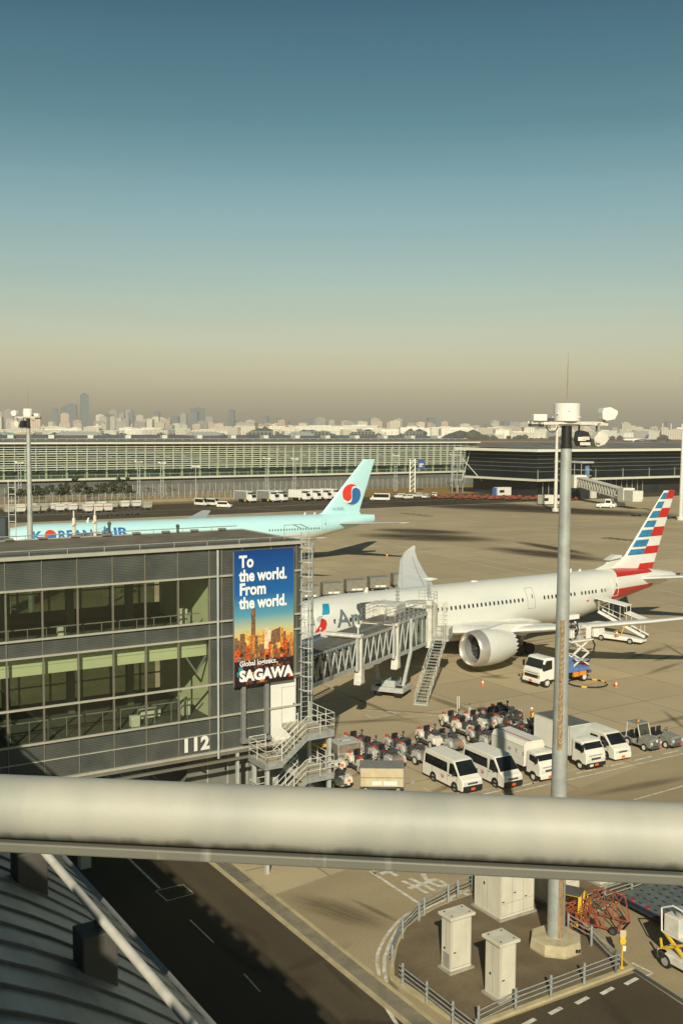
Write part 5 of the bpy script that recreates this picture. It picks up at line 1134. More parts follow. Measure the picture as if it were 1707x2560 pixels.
# grey tugs with hood (right)
TUGG = mat('tug_grey', (.26, .255, .21), .5, .1, n=.12, ns=2)
def tug(loc, rz, label, roof):
    T_ = thing('baggage_tug', loc, rz, label, 'tug', 'grey baggage tugs at the right')
    b = MB(); b.prism([(-1.35, .35), (-1.35, .72), (-.35, .72), (-.25, .45), (.15, .45), (.25, 1.0), (1.35, .92), (1.45, .85), (1.45, .35)], -.66, .66, 'y'); b.build('body', TUGG, T_, bevel=.04)
    b = MB(); b.prism([(.22, .98), (.25, 1.1), (1.3, 1.0), (1.36, .9)], -.45, .45, 'y'); b.build('hood', TUGG, T_, bevel=.04)
    b = MB(); b.bx(1.44, 1.5, -.35, .35, .5, .85); 
    for k in range(5): b.bx(1.49, 1.52, -.34, .34, .52+k*.07, .545+k*.07, 1)
    b.build('grille', [DGREY, MGREY], T_); b = MB(); b.bx(1.42, 1.58, -.6, .6, .3, .46); b.build('bumper', DGREY, T_, bevel=.02)
    for s in (-1, 1): b = MB(); b.bx(1.42, 1.5, s*.5-.1, s*.5+.1, .62, .78); b.build('headlight', HEAD, T_)
    b = MB(); b.bx(1.58, 1.6, .2, .5, .34, .5); b.build('number_plate', PLATE, T_)
    for s in (-.33, .33): 
        b = MB(); b.bx(-.75, -.3, s-.22, s+.22, .72, .86); b.bx(-.85, -.72, s-.22, s+.22, .8, 1.3); b.build('seat', BLACKP, T_, bevel=.04)
    b = MB(); b.beam((.2, .33, .95), (-.05, .33, 1.2), .04, .04); ring = [(-.06+.17*math.sin(t_*math.pi/6)*.5, .33+.19*math.cos(t_*math.pi/6), 1.2+.17*math.sin(t_*math.pi/6)) for t_ in range(13)]; b.tube(ring, .018, 6); b.build('steering_wheel', BLACK, T_)
    for x in (-.85, .85):
        for s in (-1, 1): wheel(T_, x, s*.6, .36 if x < 0 else .31, .22, WHITE2)
    b = MB(); b.beam((-1.3, 0, .5), (-1.75, 0, .5), .1, .12); b.build('tow_hitch', DGREY, T_)
    if roof:
        b = MB()
        for s in (-1, 1): b.beam((-1.1, s*.6, .7), (-1.0, s*.58, 1.95), .06, .06); b.beam((.35, s*.6, 1.0), (.05, s*.58, 1.95), .06, .06)
        b.beam((.05, -.58, 1.95), (.05, .58, 1.95), .05, .05); b.build('roof_frame', WHITE2, T_)
        b = MB(); b.bx(-1.05, .1, -.62, .62, 1.95, 2.0); b.build('canopy', TUGG, T_, bevel=.02)
        b = MB(); b.cyl((-.4, 0, 2.0), (-.4, 0, 2.15), .09, n=12); b.build('beacon', AMBER, T_)
        b = MB(); b.quad((.33, -.56, 1.05), (.33, .56, 1.05), (.08, .55, 1.9), (.08, -.55, 1.9)); b.build('windscreen', CABG, T_, fix=False)
        b = MB(); b.lathe([(0, .1), (.03, .1)], (1.52, .0, .88), 'x', 14); b.build('work_lamp', WHITE, T_)
    return T_
p_ = place((1610, 1878), ang=-58, back=.85, side_=.6); tug(p_, rad(-58), 'grey baggage tug with canopy and amber beacon', True)
p_ = place((1664, 1871), ang=-58, back=.85, side_=.6); tug(p_, rad(-58), 'grey open baggage tug without canopy at the right edge', False)

# low tow tractors parked in rows
WT = mat('tractor_white', (.68, .64, .52), .45, n=.08, ns=2)
def tractor(m, name_mat, ped):
    T_ = thing('tow_tractor', (0, 0, 0), 0, ped, 'tractor')
    b = MB(); b.prism([(-1.35, .32), (-1.4, .85), (-1.0, .92), (-.55, .80), (-.1, .62), (.3, .62), (.42, .98), (1.25, .86), (1.4, .78), (1.42, .32)], -.42, .42, 'y'); b.build('body', m, T_, bevel=.05)
    b = MB()
    for s in (-1, 1):
        b.prism([(-1.3, .45), (-1.25, .88), (-.95, .98), (-.55, .90), (-.35, .6), (-.45, .45)], s*.42, s*.66, 'y'); b.prism([(.45, .45), (.55, .92), (1.25, .88), (1.38, .6), (1.38, .45)], s*.42, s*.66, 'y')
    b.build('fender', m if m is not BODYG else LGREY, T_, bevel=.04)
    b = MB(); b.bx(-.45, .35, -.6, .6, .3, .36); b.bx(-.5, .4, -.66, .66, .24, .30); b.build('footwell', DGREY, T_)
    b = MB(); b.bx(-.62, -.2, -.25, .2, .78, .9); b.build('seat', REDP, T_, bevel=.04); b = MB(); b.bx(-.75, -.62, -.27, .22, .85, 1.28); b.build('seat_back', BLACKP, T_, bevel=.05)
    b = MB(); b.bx(-1.2, -.95, -.5, -.28, .95, 1.1); b.bx(-1.2, -.95, .28, .5, .95, 1.1); b.build('rear_lamp_guard', mat('orange_red_paint', (.52, .07, .02), .5), T_, bevel=.02)
    b = MB(); b.bx(-.1, .3, -.55, -.3, .6, 1.05); b.bx(-.5, .25, .3, .6, .62, .98); b.cyl((-.3, .45, .98), (-.28, .45, 1.3), .04, n=8); b.bx(-.36, -.2, .4, .52, 1.28, 1.42); b.cyl((.28, -.5, 1.0), (.3, -.5, 1.5), .02, n=6); b.build('control_console', DGREY, T_, bevel=.01)
    b = MB(); b.beam((.35, -.05, .95), (.1, -.05, 1.15), .05, .05); ring = [(.08+.09*math.sin(t_*math.pi/6), -.05+.2*math.cos(t_*math.pi/6), 1.16+.16*math.sin(t_*math.pi/6)) for t_ in range(13)]; b.tube(ring, .02, 6); b.build('steering_wheel', BLACK, T_)
    b = MB(); b.tube([(1.0, -.5, .88), (1.0, -.5, 1.05), (1.3, -.5, 1.05), (1.3, -.5, .88)], .02, 6); b.tube([(1.0, .5, .88), (1.0, .5, 1.05), (1.3, .5, 1.05), (1.3, .5, .88)], .02, 6); b.build('lamp_guard', WHITE2, T_)
    b = MB(); b.bx(.45, .95, -.3, .3, .93, 1.02); b.bx(.2, .5, -.2, .55, .93, 1.1); b.build('engine_cover', DGREY, T_, bevel=.03)
    b = MB(); b.bx(1.40, 1.44, .2, .42, .6, .75); b.bx(-.9, -.7, -.672, -.66, .68, .82); b.build('marker_plate', ORANGE, T_)
    b = MB(); b.bx(-1.6, -1.35, -.12, .12, .38, .56); b.bx(1.4, 1.55, -.1, .1, .36, .5); b.build('tow_hitch', DGREY, T_)
    for x in (-.88, .92):
        for s in (-1, 1): wheel(T_, x, s*.56, .33, .2, WT)
    return T_
rows = [  # (rear tractor px, count, colours)
    ((838, 1962), 'w'), ((818, 1925), 'w'), ((868, 1903), 'g'), ((905, 1925), 'w'), ((935, 1941), 'w'), ((896, 1877), 'g'), ((930, 1893), 'g'), ((968, 1912), 'g'),
    ((1000, 1882), 'g'), ((1035, 1900), 'g'), None, ((1078, 1862), 'w'), None, ((1118, 1870), 'g'), ((1138, 1822), 'w'), ((1170, 1838), 'w'), None,
    ((1196, 1820), 'w'), ((1206, 1862), 'g'), ((1240, 1812), 'g'), ((1272, 1826), 'g'), ((1300, 1842), 'd'), ((1262, 1800), 'd'), ((1335, 1858), 'd')]
proto = {'w': tractor(WT, '', 'white tow tractor with red seat'), 'g': tractor(BODYG, '', 'brown-grey tow tractor with red seat'), 'd': tractor(mat('charcoal_paint', (.05, .05, .05), .5, n=.2), '', 'dark tow tractor with red seat')}
tl = ['white tow tractor nearest the staircase, beside the tan cart', 'white tow tractor just behind the one nearest the staircase', 'brown-grey tow tractor in front of the grey-topped container', 'white tow tractor half hidden behind the tan cart', 'white tow tractor with its nose right of the tan cart',
      'brown-grey tractor in the back of the leftmost row, by the yellow tow bars', 'brown-grey tractor behind the tan cart in the second row', 'brown-grey tractor at the front of the second row', 'brown-grey tractor left of the nearest van roof', 'brown-grey tractor touching the rear of the nearest van', '',
      'white tractor just above the roof of the nearest van', '', 'brown-grey tractor between the two passenger vans', 'white tractor just below the aircraft tow trailer', 'white tractor behind the second van roof', '', 'white tractor at the edge of the mast head shadow', 'brown-grey tractor at the rear corner of the H T S truck', 'brown-grey tractor in the mast head shadow', 'brown-grey tractor right of the one in the mast shadow', 'dark tractor behind the H T S truck roof', 'dark tractor furthest back in the mast head shadow', 'dark tractor between the two trucks']
used = set(); gname = {'w': 'white tow tractors', 'g': 'brown-grey tow tractors', 'd': 'dark tow tractors'}
random.seed(11)
for i, row_ in enumerate(rows):
    if row_ is None: continue
    (px, py), c = row_
    p_ = at(px, py); p_.z = 0; a = rad(-60+random.uniform(-5, 5))
    if c not in used: used.add(c); o = proto[c]; o.location = p_; o.rotation_euler.z = a; o['label'] = tl[i]; o['group'] = gname[c]
    else: dup(proto[c], p_, a, tl[i], gname[c]).scale = (1.1, 1.1, 1.1)

# tan cart box and grey container near the stair
def cart(loc, rz, L, Wd, Hb, z0, m, mt, label, cat='container', gr=None, win=False):
    C_ = thing('cargo_container', loc, rz, label, cat, gr)
    b = MB(); b.bx(-L/2, L/2, -Wd/2, Wd/2, z0, z0+Hb); b.build('box', m, C_, bevel=.03)
    b = MB(); b.bx(-L/2-.02, L/2+.02, -Wd/2-.02, Wd/2+.02, z0+Hb, z0+Hb+.04); b.bx(-L/2-.02, L/2+.02, -Wd/2-.02, -Wd/2+.02, z0+Hb*.48, z0+Hb*.52)
    for x in (-L/2, L/2-.06): b.bx(x, x+.06, -Wd/2-.03, -Wd/2+.01, z0, z0+Hb)
    b.build('frame', mt, C_)
    b = MB(); b.bx(-L/2, L/2, -Wd/2+.1, Wd/2-.1, z0-.18, z0); b.build('base', DGREY, C_)
    for x in (-L/2+.4, L/2-.4):
        for s in (-1, 1): wheel(C_, x, s*(Wd/2-.15), .22, .14)
    if win:
        b = MB(); b.bx(-L*.22, -.02, -Wd/2-.035, -Wd/2-.01, z0+.12, z0+.4); b.bx(.12, L*.34, -Wd/2-.035, -Wd/2-.01, z0+.12, z0+.4); b.build('label_holder', WHITE, C_)
    return C_
c0 = (at(905, 1983)+at(1005, 1985))/2; cart(c0+Vector((0, .9, 0)), rad(-1), 3.05, 1.7, 1.3, .45, TAN, MGREY, 'long tan box cart standing right of the staircase foot', win=True)
c0 = at(862, 1908); 
gcn = cart(c0, rad(28), 2.0, 1.5, 1.35, .35, BODYG, LGREY, 'grey cargo container with a pale top behind the white tractors')
b = MB(); b.bx(-.7, .7, -.5, .5, 1.745, 1.76); b.build('top_panel', LGREY, gcn); b = MB(); b.bx(-.45, .45, -.12, .1, 1.765, 1.775); b.bx(-.45, -.3, -.12, .3, 1.765, 1.775); b.build('top_marking', WHITE, gcn)
# yellow and orange tow bars
TB = ['yellow tow bar at the left end of the heap beside the staircase', 'yellow tow bar second in the heap beside the staircase', 'yellow tow bar in the middle of the heap', 'orange tow bar in the heap behind the grey container', 'orange tow bar at the right end of the heap', 'red tow bar rearmost of the heap']
for k, (px, py) in enumerate(((812, 1884), (823, 1880), (834, 1877), (846, 1873), (857, 1869), (868, 1865))):
    o = thing('tow_bar', at(px, py), rad(-20+12*k), TB[k], 'tow bar', 'tow bars stacked by the stair'); m_ = YELLOW if k < 3 else (ORANGE if k < 5 else RED)
    b = MB(); b.cyl((-1.4, 0, .45), (1.3, .1, .6), .06, n=8); b.cyl((-.9, -.5, .35), (.9, .4, .8), .05, n=8); b.build('bar', m_, o)
    b = MB(); b.cyl((-1.5, -.25, .45), (-1.5, .25, .45), .12, n=10); b.prism([(1.2, -.3), (1.5, -.3), (1.4, .3), (1.2, .3)], .5, .62, 'z'); b.build('coupling_head', m_, o)
    for s in (-1, 1): wheel(o, .2, s*.35, .2, .12)
# aircraft tow trailer (white)
c0 = at(1155, 1808); TR = thing('tow_trailer', c0, rad(2), 'low white equipment trailer with two upright posts behind the tractors', 'trailer')
b = MB(); b.bx(-1.1, 1.35, -.4, .4, .45, .68); b.beam((-1.1, 0, .55), (-1.9, 0, .6), .14, .14); b.build('frame', WT, TR, bevel=.03)
b = MB()
for x, h_ in ((-.45, 1.7), (-.3, 1.7), (.55, 1.1), (.68, 1.1)): b.bx(x-.03, x+.03, -.05, .05, .65, .65+h_)
for x in (-.9, 1.1): b.tube([(x-.2, -.35, .65), (x-.2, -.35, 1.05), (x+.15, -.35, 1.05), (x+.15, -.35, .65)], .03, 6)
b.build('upright_post', WT, TR)
b = MB(); b.ico((-1.9, 0, .62), .16, 1); b.ico((1.2, -.3, .75), .14, 1); b.build('coupling', WT, TR)
for x in (-.8, .9):
    for s in (-1, 1): wheel(TR, x, s*.4, .24, .14)

# ------------------------------------------------------------------ fuel truck, belt loader, cones, people
F = thing('fuel_truck', place((1360, 1720), ang=208, back=1.9, side_=-.9), rad(208), 'white-cabbed blue hydrant fuel truck with raised scissor lift under the wing', 'truck')
# heads lower left: cab front toward local +x
F.rotation_euler.z = rad(213); F.location = at(1395, 1716) + Vector((.55, 2.0, 0)); F.scale = (1.14, 1.14, 1.14)
h = 3.4; cab(F, h-1.7, h, 2.2, 2.55, .62, WHITE, trim=False)
b = MB(); b.bx(h-.02, h+.03, -.8, .8, .86, 1.12); b.build('front_grille', BLACKP, F)
for s in (-1, 1): b = MB(); b.bx(h-.08, h+.035, s*.95-.1, s*.95+.1, .95, 1.15); b.build('indicator', AMBER, F)
b = MB(); b.bx(-h, h-1.2, -.45, .45, .5, .75); b.build('chassis', DGREY, F)
for x in (h-.85, -1.9):
    for s in (-1, 1): wheel(F, x, s*.93, .42, .28, WHITE2)
b = MB(); b.bx(-.6, h-1.8, -1.05, 1.05, .95, 1.9); b.bx(-.4, h-1.9, .3, 1.0, 1.9, 2.3); b.bx(-2.6, -.7, -1.0, 1.0, .95, 1.25); b.bx(.4, 1.5, -1.12, -1.05, 1.0, 1.8); b.build('equipment_body', BLUE, F, bevel=.03)
b = MB()
for x in (.3, .9, 1.4): b.beam((x, -1.1, .9), (x, -1.1, 1.95), .07, .07)
b.beam((-2.6, -1.05, 1.3), (1.5, -1.05, 1.95), .07, .07); b.beam((-2.6, 1.0, 1.9), (1.5, 1.0, 2.4), .07, .07); b.build('frame_rail', BLUE, F)
b = MB()
for s in (-.55, .55):
    for z0, z1 in ((1.3, 2.4), (2.4, 3.5)): b.beam((-2.9, s, z0), (-1.0, s, z1), .10, .12); b.beam((-1.0, s, z0), (-2.9, s, z1), .10, .12)
for x, z in ((-2.9, 1.3), (-1, 1.3), (-1.95, 1.85), (-1.95, 2.95), (-2.9, 2.4), (-1, 2.4)): b.cyl((x, -.6, z), (x, .6, z), .05, n=8)
b.build('scissor_lift', WHITE, F)
b = MB(); b.bx(-3.2, -.6, -.75, .75, 3.5, 3.62); b.build('lift_platform', WHITE, F)
rl = railing([(-3.2, -.75, 3.6), (-.6, -.75, 3.6), (-.6, .75, 3.6), (-3.2, .75, 3.6), (-3.2, -.75, 3.6)], 1.1, .9); rl.build('platform_rail', WHITE2, F)
b = MB(); b.bx(-2.9, -2.3, .72, .8, 3.7, 4.8); b.build('platform_panel', WHITE, F); b = MB(); b.cyl((-1.0, .2, 3.6), (-1.0, .2, 5.6), .05, n=8, mi=1); b.bx(-1.7, -.5, -.1, .5, 5.5, 5.9, 0); b.bx(-.9, -.5, .5, .75, 3.9, 4.6, 0); b.build('coupling_head', [WHITE, BLACK], F, bevel=.02)
b = MB(); b.tube([(-3.2, .6, 3.6), (-3.6, .6, 3.0), (-3.5, .5, 2.2), (-3.0, .5, 1.6), (-2.4, .3, 1.4)], .07, 8); b.tube([(-1.2, .7, 5.4), (-1.3, .8, 4.6), (-1.0, .8, 4.0)], .06, 8); b.build('lift_hose', BLACK, F)
b = MB(); b.bx(-.4, .3, -1.15, -.9, .6, .95); b.bx(-1.3, -.6, .9, 1.12, .55, .95); b.bx(-2.1, -1.1, .9, 1.12, .6, .95); b.build('side_locker', AMBER, F, bevel=.02)
b = MB(); b.cyl((-2.9, -.4, 1.15), (-2.9, .4, 1.15), .28, n=14); b.build('hose_reel', RED, F)
b = MB(); b.tube([(-3.3+.25*math.cos(k), -.9+.45*k/3, .9+.25*math.sin(k*1.7)) for k in range(6)], .06, 6); b.tube([(-2.7, -.9+.3*k, .8+.12*(k % 2)) for k in range(7)], .05, 6); b.build('pipework', BLUE, F)
hc = at(1468, 1710)
b = MB(); pts = [(hc.x+1.9*math.cos(rad(8*k)), hc.y+1.75*math.sin(rad(8*k))+0*k, .09) for k in range(46)]; b.tube(pts, .075, 8, 0)
for k in (2, 6, 30, 44): b.cyl(pts[k % 46], pts[(k+2) % 46], .10, n=10, mi=1)
o = b.build('fuel_hose', [BLACK, YELLOW], None, smooth=60); tag(o, 'loop of black hose with yellow couplings lying behind the fuel truck', 'hose')
# belt loader with canopy
c0 = (at(1518, 1600)+at(1574, 1616))/2; ax_ = at(1574, 1616)-at(1518, 1600); ba = rad(-38)
B = thing('belt_loader', c0+Vector((.3, 1.0, 0)), ba, 'white belt loader with raised covered conveyor under the wing', 'loader')
b = MB(); b.prism([(-3.1, .35), (-3.1, 1.5), (-2.3, 1.5), (-2.2, .85), (1.6, .8), (3.0, .7), (3.1, .35)], -.85, .85, 'y'); b.build('body', WHITE, B, bevel=.05)
b = MB(); b.bx(-3.0, -2.3, -.8, .8, 1.5, 2.0); b.build('cab', WHITE, B, bevel=.05); b = MB(); b.bx(-2.95, -2.35, -.82, .82, 1.55, 1.9); b.build('cab_window', DGLASS, B)
b = MB(); b.beam((-2.6, .2, 3.3), (3.3, .2, .9), 1.0, .22); b.build('conveyor', DGREY, B); b = MB(); b.beam((-2.6, -.35, 3.4), (3.3, -.35, 1.0), .08, .34); b.beam((-2.6, .75, 3.4), (3.3, .75, 1.0), .08, .34); b.build('conveyor_side', WHITE, B)
b = MB(); b.beam((-2.9, .2, 5.0), (1.0, .2, 4.4), 1.7, .10); b.beam((.8, .2, 3.6), (3.0, .2, 3.0), 1.6, .08); b.build('canopy', WHITE, B)
b = MB()
for x, z0, z1 in ((-2.5, 3.4, 4.95), (-1.2, 2.8, 4.75), (.2, 2.3, 4.5), (1.0, 2.0, 4.35), (2.8, 1.2, 3.0), (1.6, 1.7, 3.3)):
    for y in (-.4, .8): b.beam((x, y, z0), (x, y, z1), .06, .06)
b.beam((-2.5, -.4, 4.2), (1, -.4, 3.2), .05, .05); b.build('canopy_frame', WHITE2, B)
b = MB(); b.beam((.4, -.45, .9), (.9, -.45, 2.3), .1, .1); b.build('lift_strut', YELLOW, B)
for x in (-1.9, 1.7):
    for s in (-1, 1): wheel(B, x, s*.78, .36, .26)
def cone(loc, label, s=1.0):
    C_ = thing('traffic_cone', loc, .3, label, 'cone', 'traffic cones'); b = MB(); b.bx(-.22, .22, -.22, .22, 0, .04); b.build('cone_base', ORANGE, C_)
    b = MB(); b.lathe([(.04, .16), (.28, .115), (.28, .117), (.48, .075), (.48, .073), (.74, .025)], (0, 0, 0), 'z', 16, 0, mif=lambda i, k: 1 if i == 2 else 0); b.build('cone_body', [ORANGE, WHITE], C_, smooth=50); C_.scale = (s, s, s)
cone(at(1206, 1714), 'orange cone with white band in front of the engine'); cone(at(1539, 1718), 'orange cone right of the black hose loop'); cone(at(967, 1392), 'orange cone alone on the far apron beside the far wing', 1.3); cone(B.location+Vector((-.5, -.8, .85)), 'orange cone standing on the belt loader')
def person(loc, rz, label, top, legs, helmet, vest=None, arms='back'):
    P = thing('person', loc, rz, label, 'person')
    def skin(name, verts, edges, radii, m, root=0):
        me = bpy.data.meshes.new(name); me.from_pydata(verts, edges, []); me.materials.append(m); o = bpy.data.objects.new(name, me); COL.objects.link(o); o.parent = P
        s = o.modifiers.new('skin', 'SKIN'); s.use_smooth_shade = True
        if not me.skin_vertices: me.skin_vertices.new()
        sv = me.skin_vertices[0].data
        for i, r in enumerate(radii): sv[i].radius = (r, r) if not isinstance(r, tuple) else r
        for i in range(len(radii)): sv[i].use_root = (i == root)
        o.modifiers.new('sub', 'SUBSURF').levels = 1; o.modifiers[-1].render_levels = 2; return o
    SK = mat('skin', (.55, .34, .22), .5, n=.05)
    v = [(0, 0, .95), (0, 0, 1.12), (.01, 0, 1.32), (0, 0, 1.46), (.01, 0, 1.54), (.02, 0, 1.66), (-.01, .18, 1.42), (-.07, .25, 1.18), (.02, .17, 1.0), (.06, .12, .96), (-.01, -.18, 1.42), (-.08, -.25, 1.18), (.0, -.18, .98), (.05, -.13, .95), (0, .1, .9), (.03, .11, .5), (-.01, .12, .08), (.1, .13, .04), (0, -.1, .9), (.0, -.11, .5), (-.06, -.12, .08), (.06, -.13, .04)]
    e = [(0, 1), (1, 2), (2, 3), (3, 4), (4, 5), (3, 6), (6, 7), (7, 8), (8, 9), (3, 10), (10, 11), (11, 12), (12, 13), (0, 14), (14, 15), (15, 16), (16, 17), (0, 18), (18, 19), (19, 20), (20, 21)]
    r = [(.13, .10), (.12, .1), (.15, .11), .1, .055, .095, .06, .045, .035, .03, .06, .045, .035, .03, .09, .06, .045, .04, .09, .06, .045, .04]
    skin('body', v, e, r, SK)
    v2 = [(0, 0, .98), (0, 0, 1.12), (.0, 0, 1.32), (0, 0, 1.47), (-.01, .19, 1.42), (-.07, .26, 1.18), (.02, .19, 1.03), (-.01, -.19, 1.42), (-.08, -.26, 1.18), (.0, -.2, 1.02)]
    skin('jacket', v2, [(0, 1), (1, 2), (2, 3), (3, 4), (4, 5), (5, 6), (3, 7), (7, 8), (8, 9)], [(.16, .12), (.145, .12), (.17, .13), .12, .075, .06, .05, .075, .06, .05], top)
    if vest: skin('safety_vest', [(0, 0, .95), (0, 0, 1.12), (0, 0, 1.32), (0, 0, 1.44)], [(0, 1), (1, 2), (2, 3)], [(.185, .14), (.165, .135), (.19, .145), (.15, .12)], vest)
    skin('trousers', [(0, 0, .95), (0, .1, .88), (.03, .11, .5), (-.01, .12, .12), (0, -.1, .88), (0, -.11, .5), (-.06, -.12, .12)], [(0, 1), (1, 2), (2, 3), (0, 4), (4, 5), (5, 6)], [(.15, .12), .11, .08, .065, .11, .08, .065], legs)
    b = MB()
    for x, y in ((.03, .12), (-.02, -.12)): b.ico((x, y, .05), .1, 2, 0, 0, (1.4, .6, .5))
    b.build('shoe', BLACK, P, smooth=60)
    b = MB(); b.lathe([(1.68, .135), (1.69, .15), (1.70, .125), (1.78, .10), (1.82, .03)], (.02, 0, 0), 'z', 16); b.build('helmet', helmet, P, smooth=60)
    b = MB(); b.ico((.105, 0, 1.635), .02, 1); b.bx(.09, .105, -.03, .03, 1.59, 1.6); b.build('face_feature', SK, P)
    return P
PE = person(at(1328, 1821), rad(150), 'standing worker in red jacket, yellow safety vest and white helmet', mat('jacket_red', (.55, .05, .02), .7), mat('trousers_navy', (.02, .022, .03), .8), WHITE, mat('vest_yellow', (.80, .70, .08), .6, n=.1, ns=6))
b = MB(); b.bx(-.28, -.12, -.2, .18, .55, .95); b.build('shoulder_bag', BLACKP, PE, bevel=.04)
pw = F.location + Vector((math.cos(F.rotation_euler.z)*-1.7, math.sin(F.rotation_euler.z)*-1.7, 3.62))*1.0; pw = F.location + (pw-F.location)*1.14; person(pw, rad(-120), 'worker in dark overalls and white helmet on the raised fuelling platform', mat('overalls_dark', (.02, .022, .03), .8), MATS['trousers_navy'], WHITE)
# ------------------------------------------------------------------ fenced island, lower right
def cabinet(px, py, wx, wy, hh, label, cap=True, doors=1, vents=False):
    # near corner at the origin, x runs right and away, y left and away
    o = thing('equipment_cabinet', at(px, py, GI), rad(31.8), label, 'cabinet', None)
    b = MB(); b.bx(-.12, wx+.12, -.12, wy+.12, 0, .10); b.build('plinth', CONC, o, bevel=.01)
    CM = mat('cabinet_cream', (.66, .62, .48), .5, n=.10, ns=1.0, streak=(1.5, 1.5, .5))
    b = MB(); b.bx(0, wx, 0, wy, .1, hh); b.build('body', CM, o, bevel=.015)
    if cap:
        b = MB(); b.bx(-.13, wx+.13, -.13, wy+.13, hh, hh+.14); b.build('cap', CM, o, bevel=.02)
        b = MB()
        for x in (.08, wx-.08):
            for y in (.08, wy-.08): b.cyl((x, y, hh+.14), (x, y, hh+.165), .04, n=8)
        b.build('cap_bolt', BLACK, o)
    b = MB(); n = doors
    for k in range(n+1): x = max(.04, min(wx-.04, wx*k/n)); b.bx(x-.007, x+.007, -.006, .002, .25, hh-.08)
    b.bx(.04, wx-.04, -.006, .002, .24, .255); b.bx(-.006, .002, wy*.5-.007, wy*.5+.007, .25, hh-.08)
    if n > 1: b.bx(.04, wx-.04, -.006, .002, .85, .862); b.bx(.1, wx*.3, -.012, .002, hh-.9, hh-.87); b.bx(wx*.4, wx*.95, -.012, .002, hh-.8, hh-.77)
    b.build('door_seam', MGREY, o)
    b = MB()
    for k in range(n): b.bx(wx*(k+.12)/n, wx*(k+.12)/n+.14, -.03, 0, .95+.35*(k % 2), .99+.35*(k % 2))
    b.bx(-.03, 0, wy*.6, wy*.6+.08, hh*.4, hh*.44); b.build('handle', BLACKP, o)
    if vents:
        b = MB()
        for k in range(9): b.bx(-.02, 0, wy*.15, wy*.8, .2+k*.08, .24+k*.08)
        b.build('vent_grille', MGREY, o)
    return o
cabinet(1126, 2436, 1.18, .72, 2.55, 'cream cabinet with louvred vent, further of the two free-standing in the island', vents=True)
cabinet(1248, 2508, .90, 1.0, 2.55, 'cream cabinet with bolted cap nearest the lower guardrail')
cabinet(1250, 2304, 2.25, 2.1, 3.7, 'large cream switchgear cabinet left of the mast behind the handrail', cap=False, doors=3)
cabinet(1367, 2262, 2.3, 1.6, 3.7, 'cream cabinet with two handles immediately behind the mast', cap=False, doors=2)
cabinet(1500, 2216, 1.35, 1.4, 2.3, 'low cream cabinet furthest right behind the guardrail', cap=False)
def guard(pts, label, ground=GI):
    pts = [at(x, y, ground) for x, y in pts]; a = pts[0]; o = thing('guardrail', a, 0, label, 'guardrail', 'galvanised guardrails round the island')
    P = [p_-a for p_ in pts]
    for p_ in P:
        b = MB(); b.cyl(p_, p_+Vector((0, 0, .98)), .062, n=12); b.cyl(p_+Vector((0, 0, .98)), p_+Vector((0, 0, 1.0)), .066, .02, 12); b.build('post', GALV, o, smooth=50)
    cen_ = sum((p_ for p_ in pts), Vector())/len(pts)
    for i, (p_, q_) in enumerate(zip(P[:-1], P[1:])):
        d_ = (q_-p_).normalized(); n_ = Vector((-d_.y, d_.x, 0)); n_ = n_ if (cen - cen_).dot(n_) < 0 else -n_
        b = MB()
        for z in (.42, .64, .86): b.cyl(p_+n_*.09-d_*.15+Vector((0, 0, z)), q_+n_*.09+d_*.15+Vector((0, 0, z)), .028, n=8)
        b.build('rail', GALV, o, smooth=50)
guard([(1195, 2572), (1288, 2526), (1376, 2492), (1459, 2460), (1538, 2430)], 'guardrail along the lower edge of the island beside the dashed road line')
guard([(1538, 2430), (1477, 2364), (1419, 2331)], 'short guardrail receding from the island corner beside the yellow post')
guard([(1006, 2461), (1066, 2508), (1131, 2560), (1190, 2606)], 'guardrail left of the two cabinets along the gutter')
guard([(980, 2413), (1006, 2345), (1047, 2302), (1060, 2288), (1120, 2256), (1144, 2243), (1180, 2228)], 'curved guardrail following the white double line')
guard([(1440, 2285), (1511, 2256), (1578, 2234), (1624, 2218)], 'guardrail at the far right side of the island above the roller platform')
# fix island centroid usage before
yp = thing('help_post', at(1553, 2419, GI), 0, 'yellow post with round yellow housing beside the guardrail corner', 'post')
b = MB(); b.cyl((0, 0, 0), (0, 0, 1.5), .035, n=10); b.cyl((0, 0, 0), (0, 0, .04), .12, n=12); b.build('post', YELLOW, yp)
b = MB(); b.bx(-.12, .12, -.1, .1, 1.15, 1.5); b.cyl((0, -.14, 1.33), (0, .1, 1.33), .15, n=16); b.build('housing', YELLOW, yp, bevel=.02)
b = MB(); b.bx(-.12, .16, -.03, .03, 1.5, 1.8); b.build('sign_plate', TAN, yp); b = MB(); b.bx(0, .14, -.12, -.09, .85, 1.1); b.build('notice', WHITE, yp)
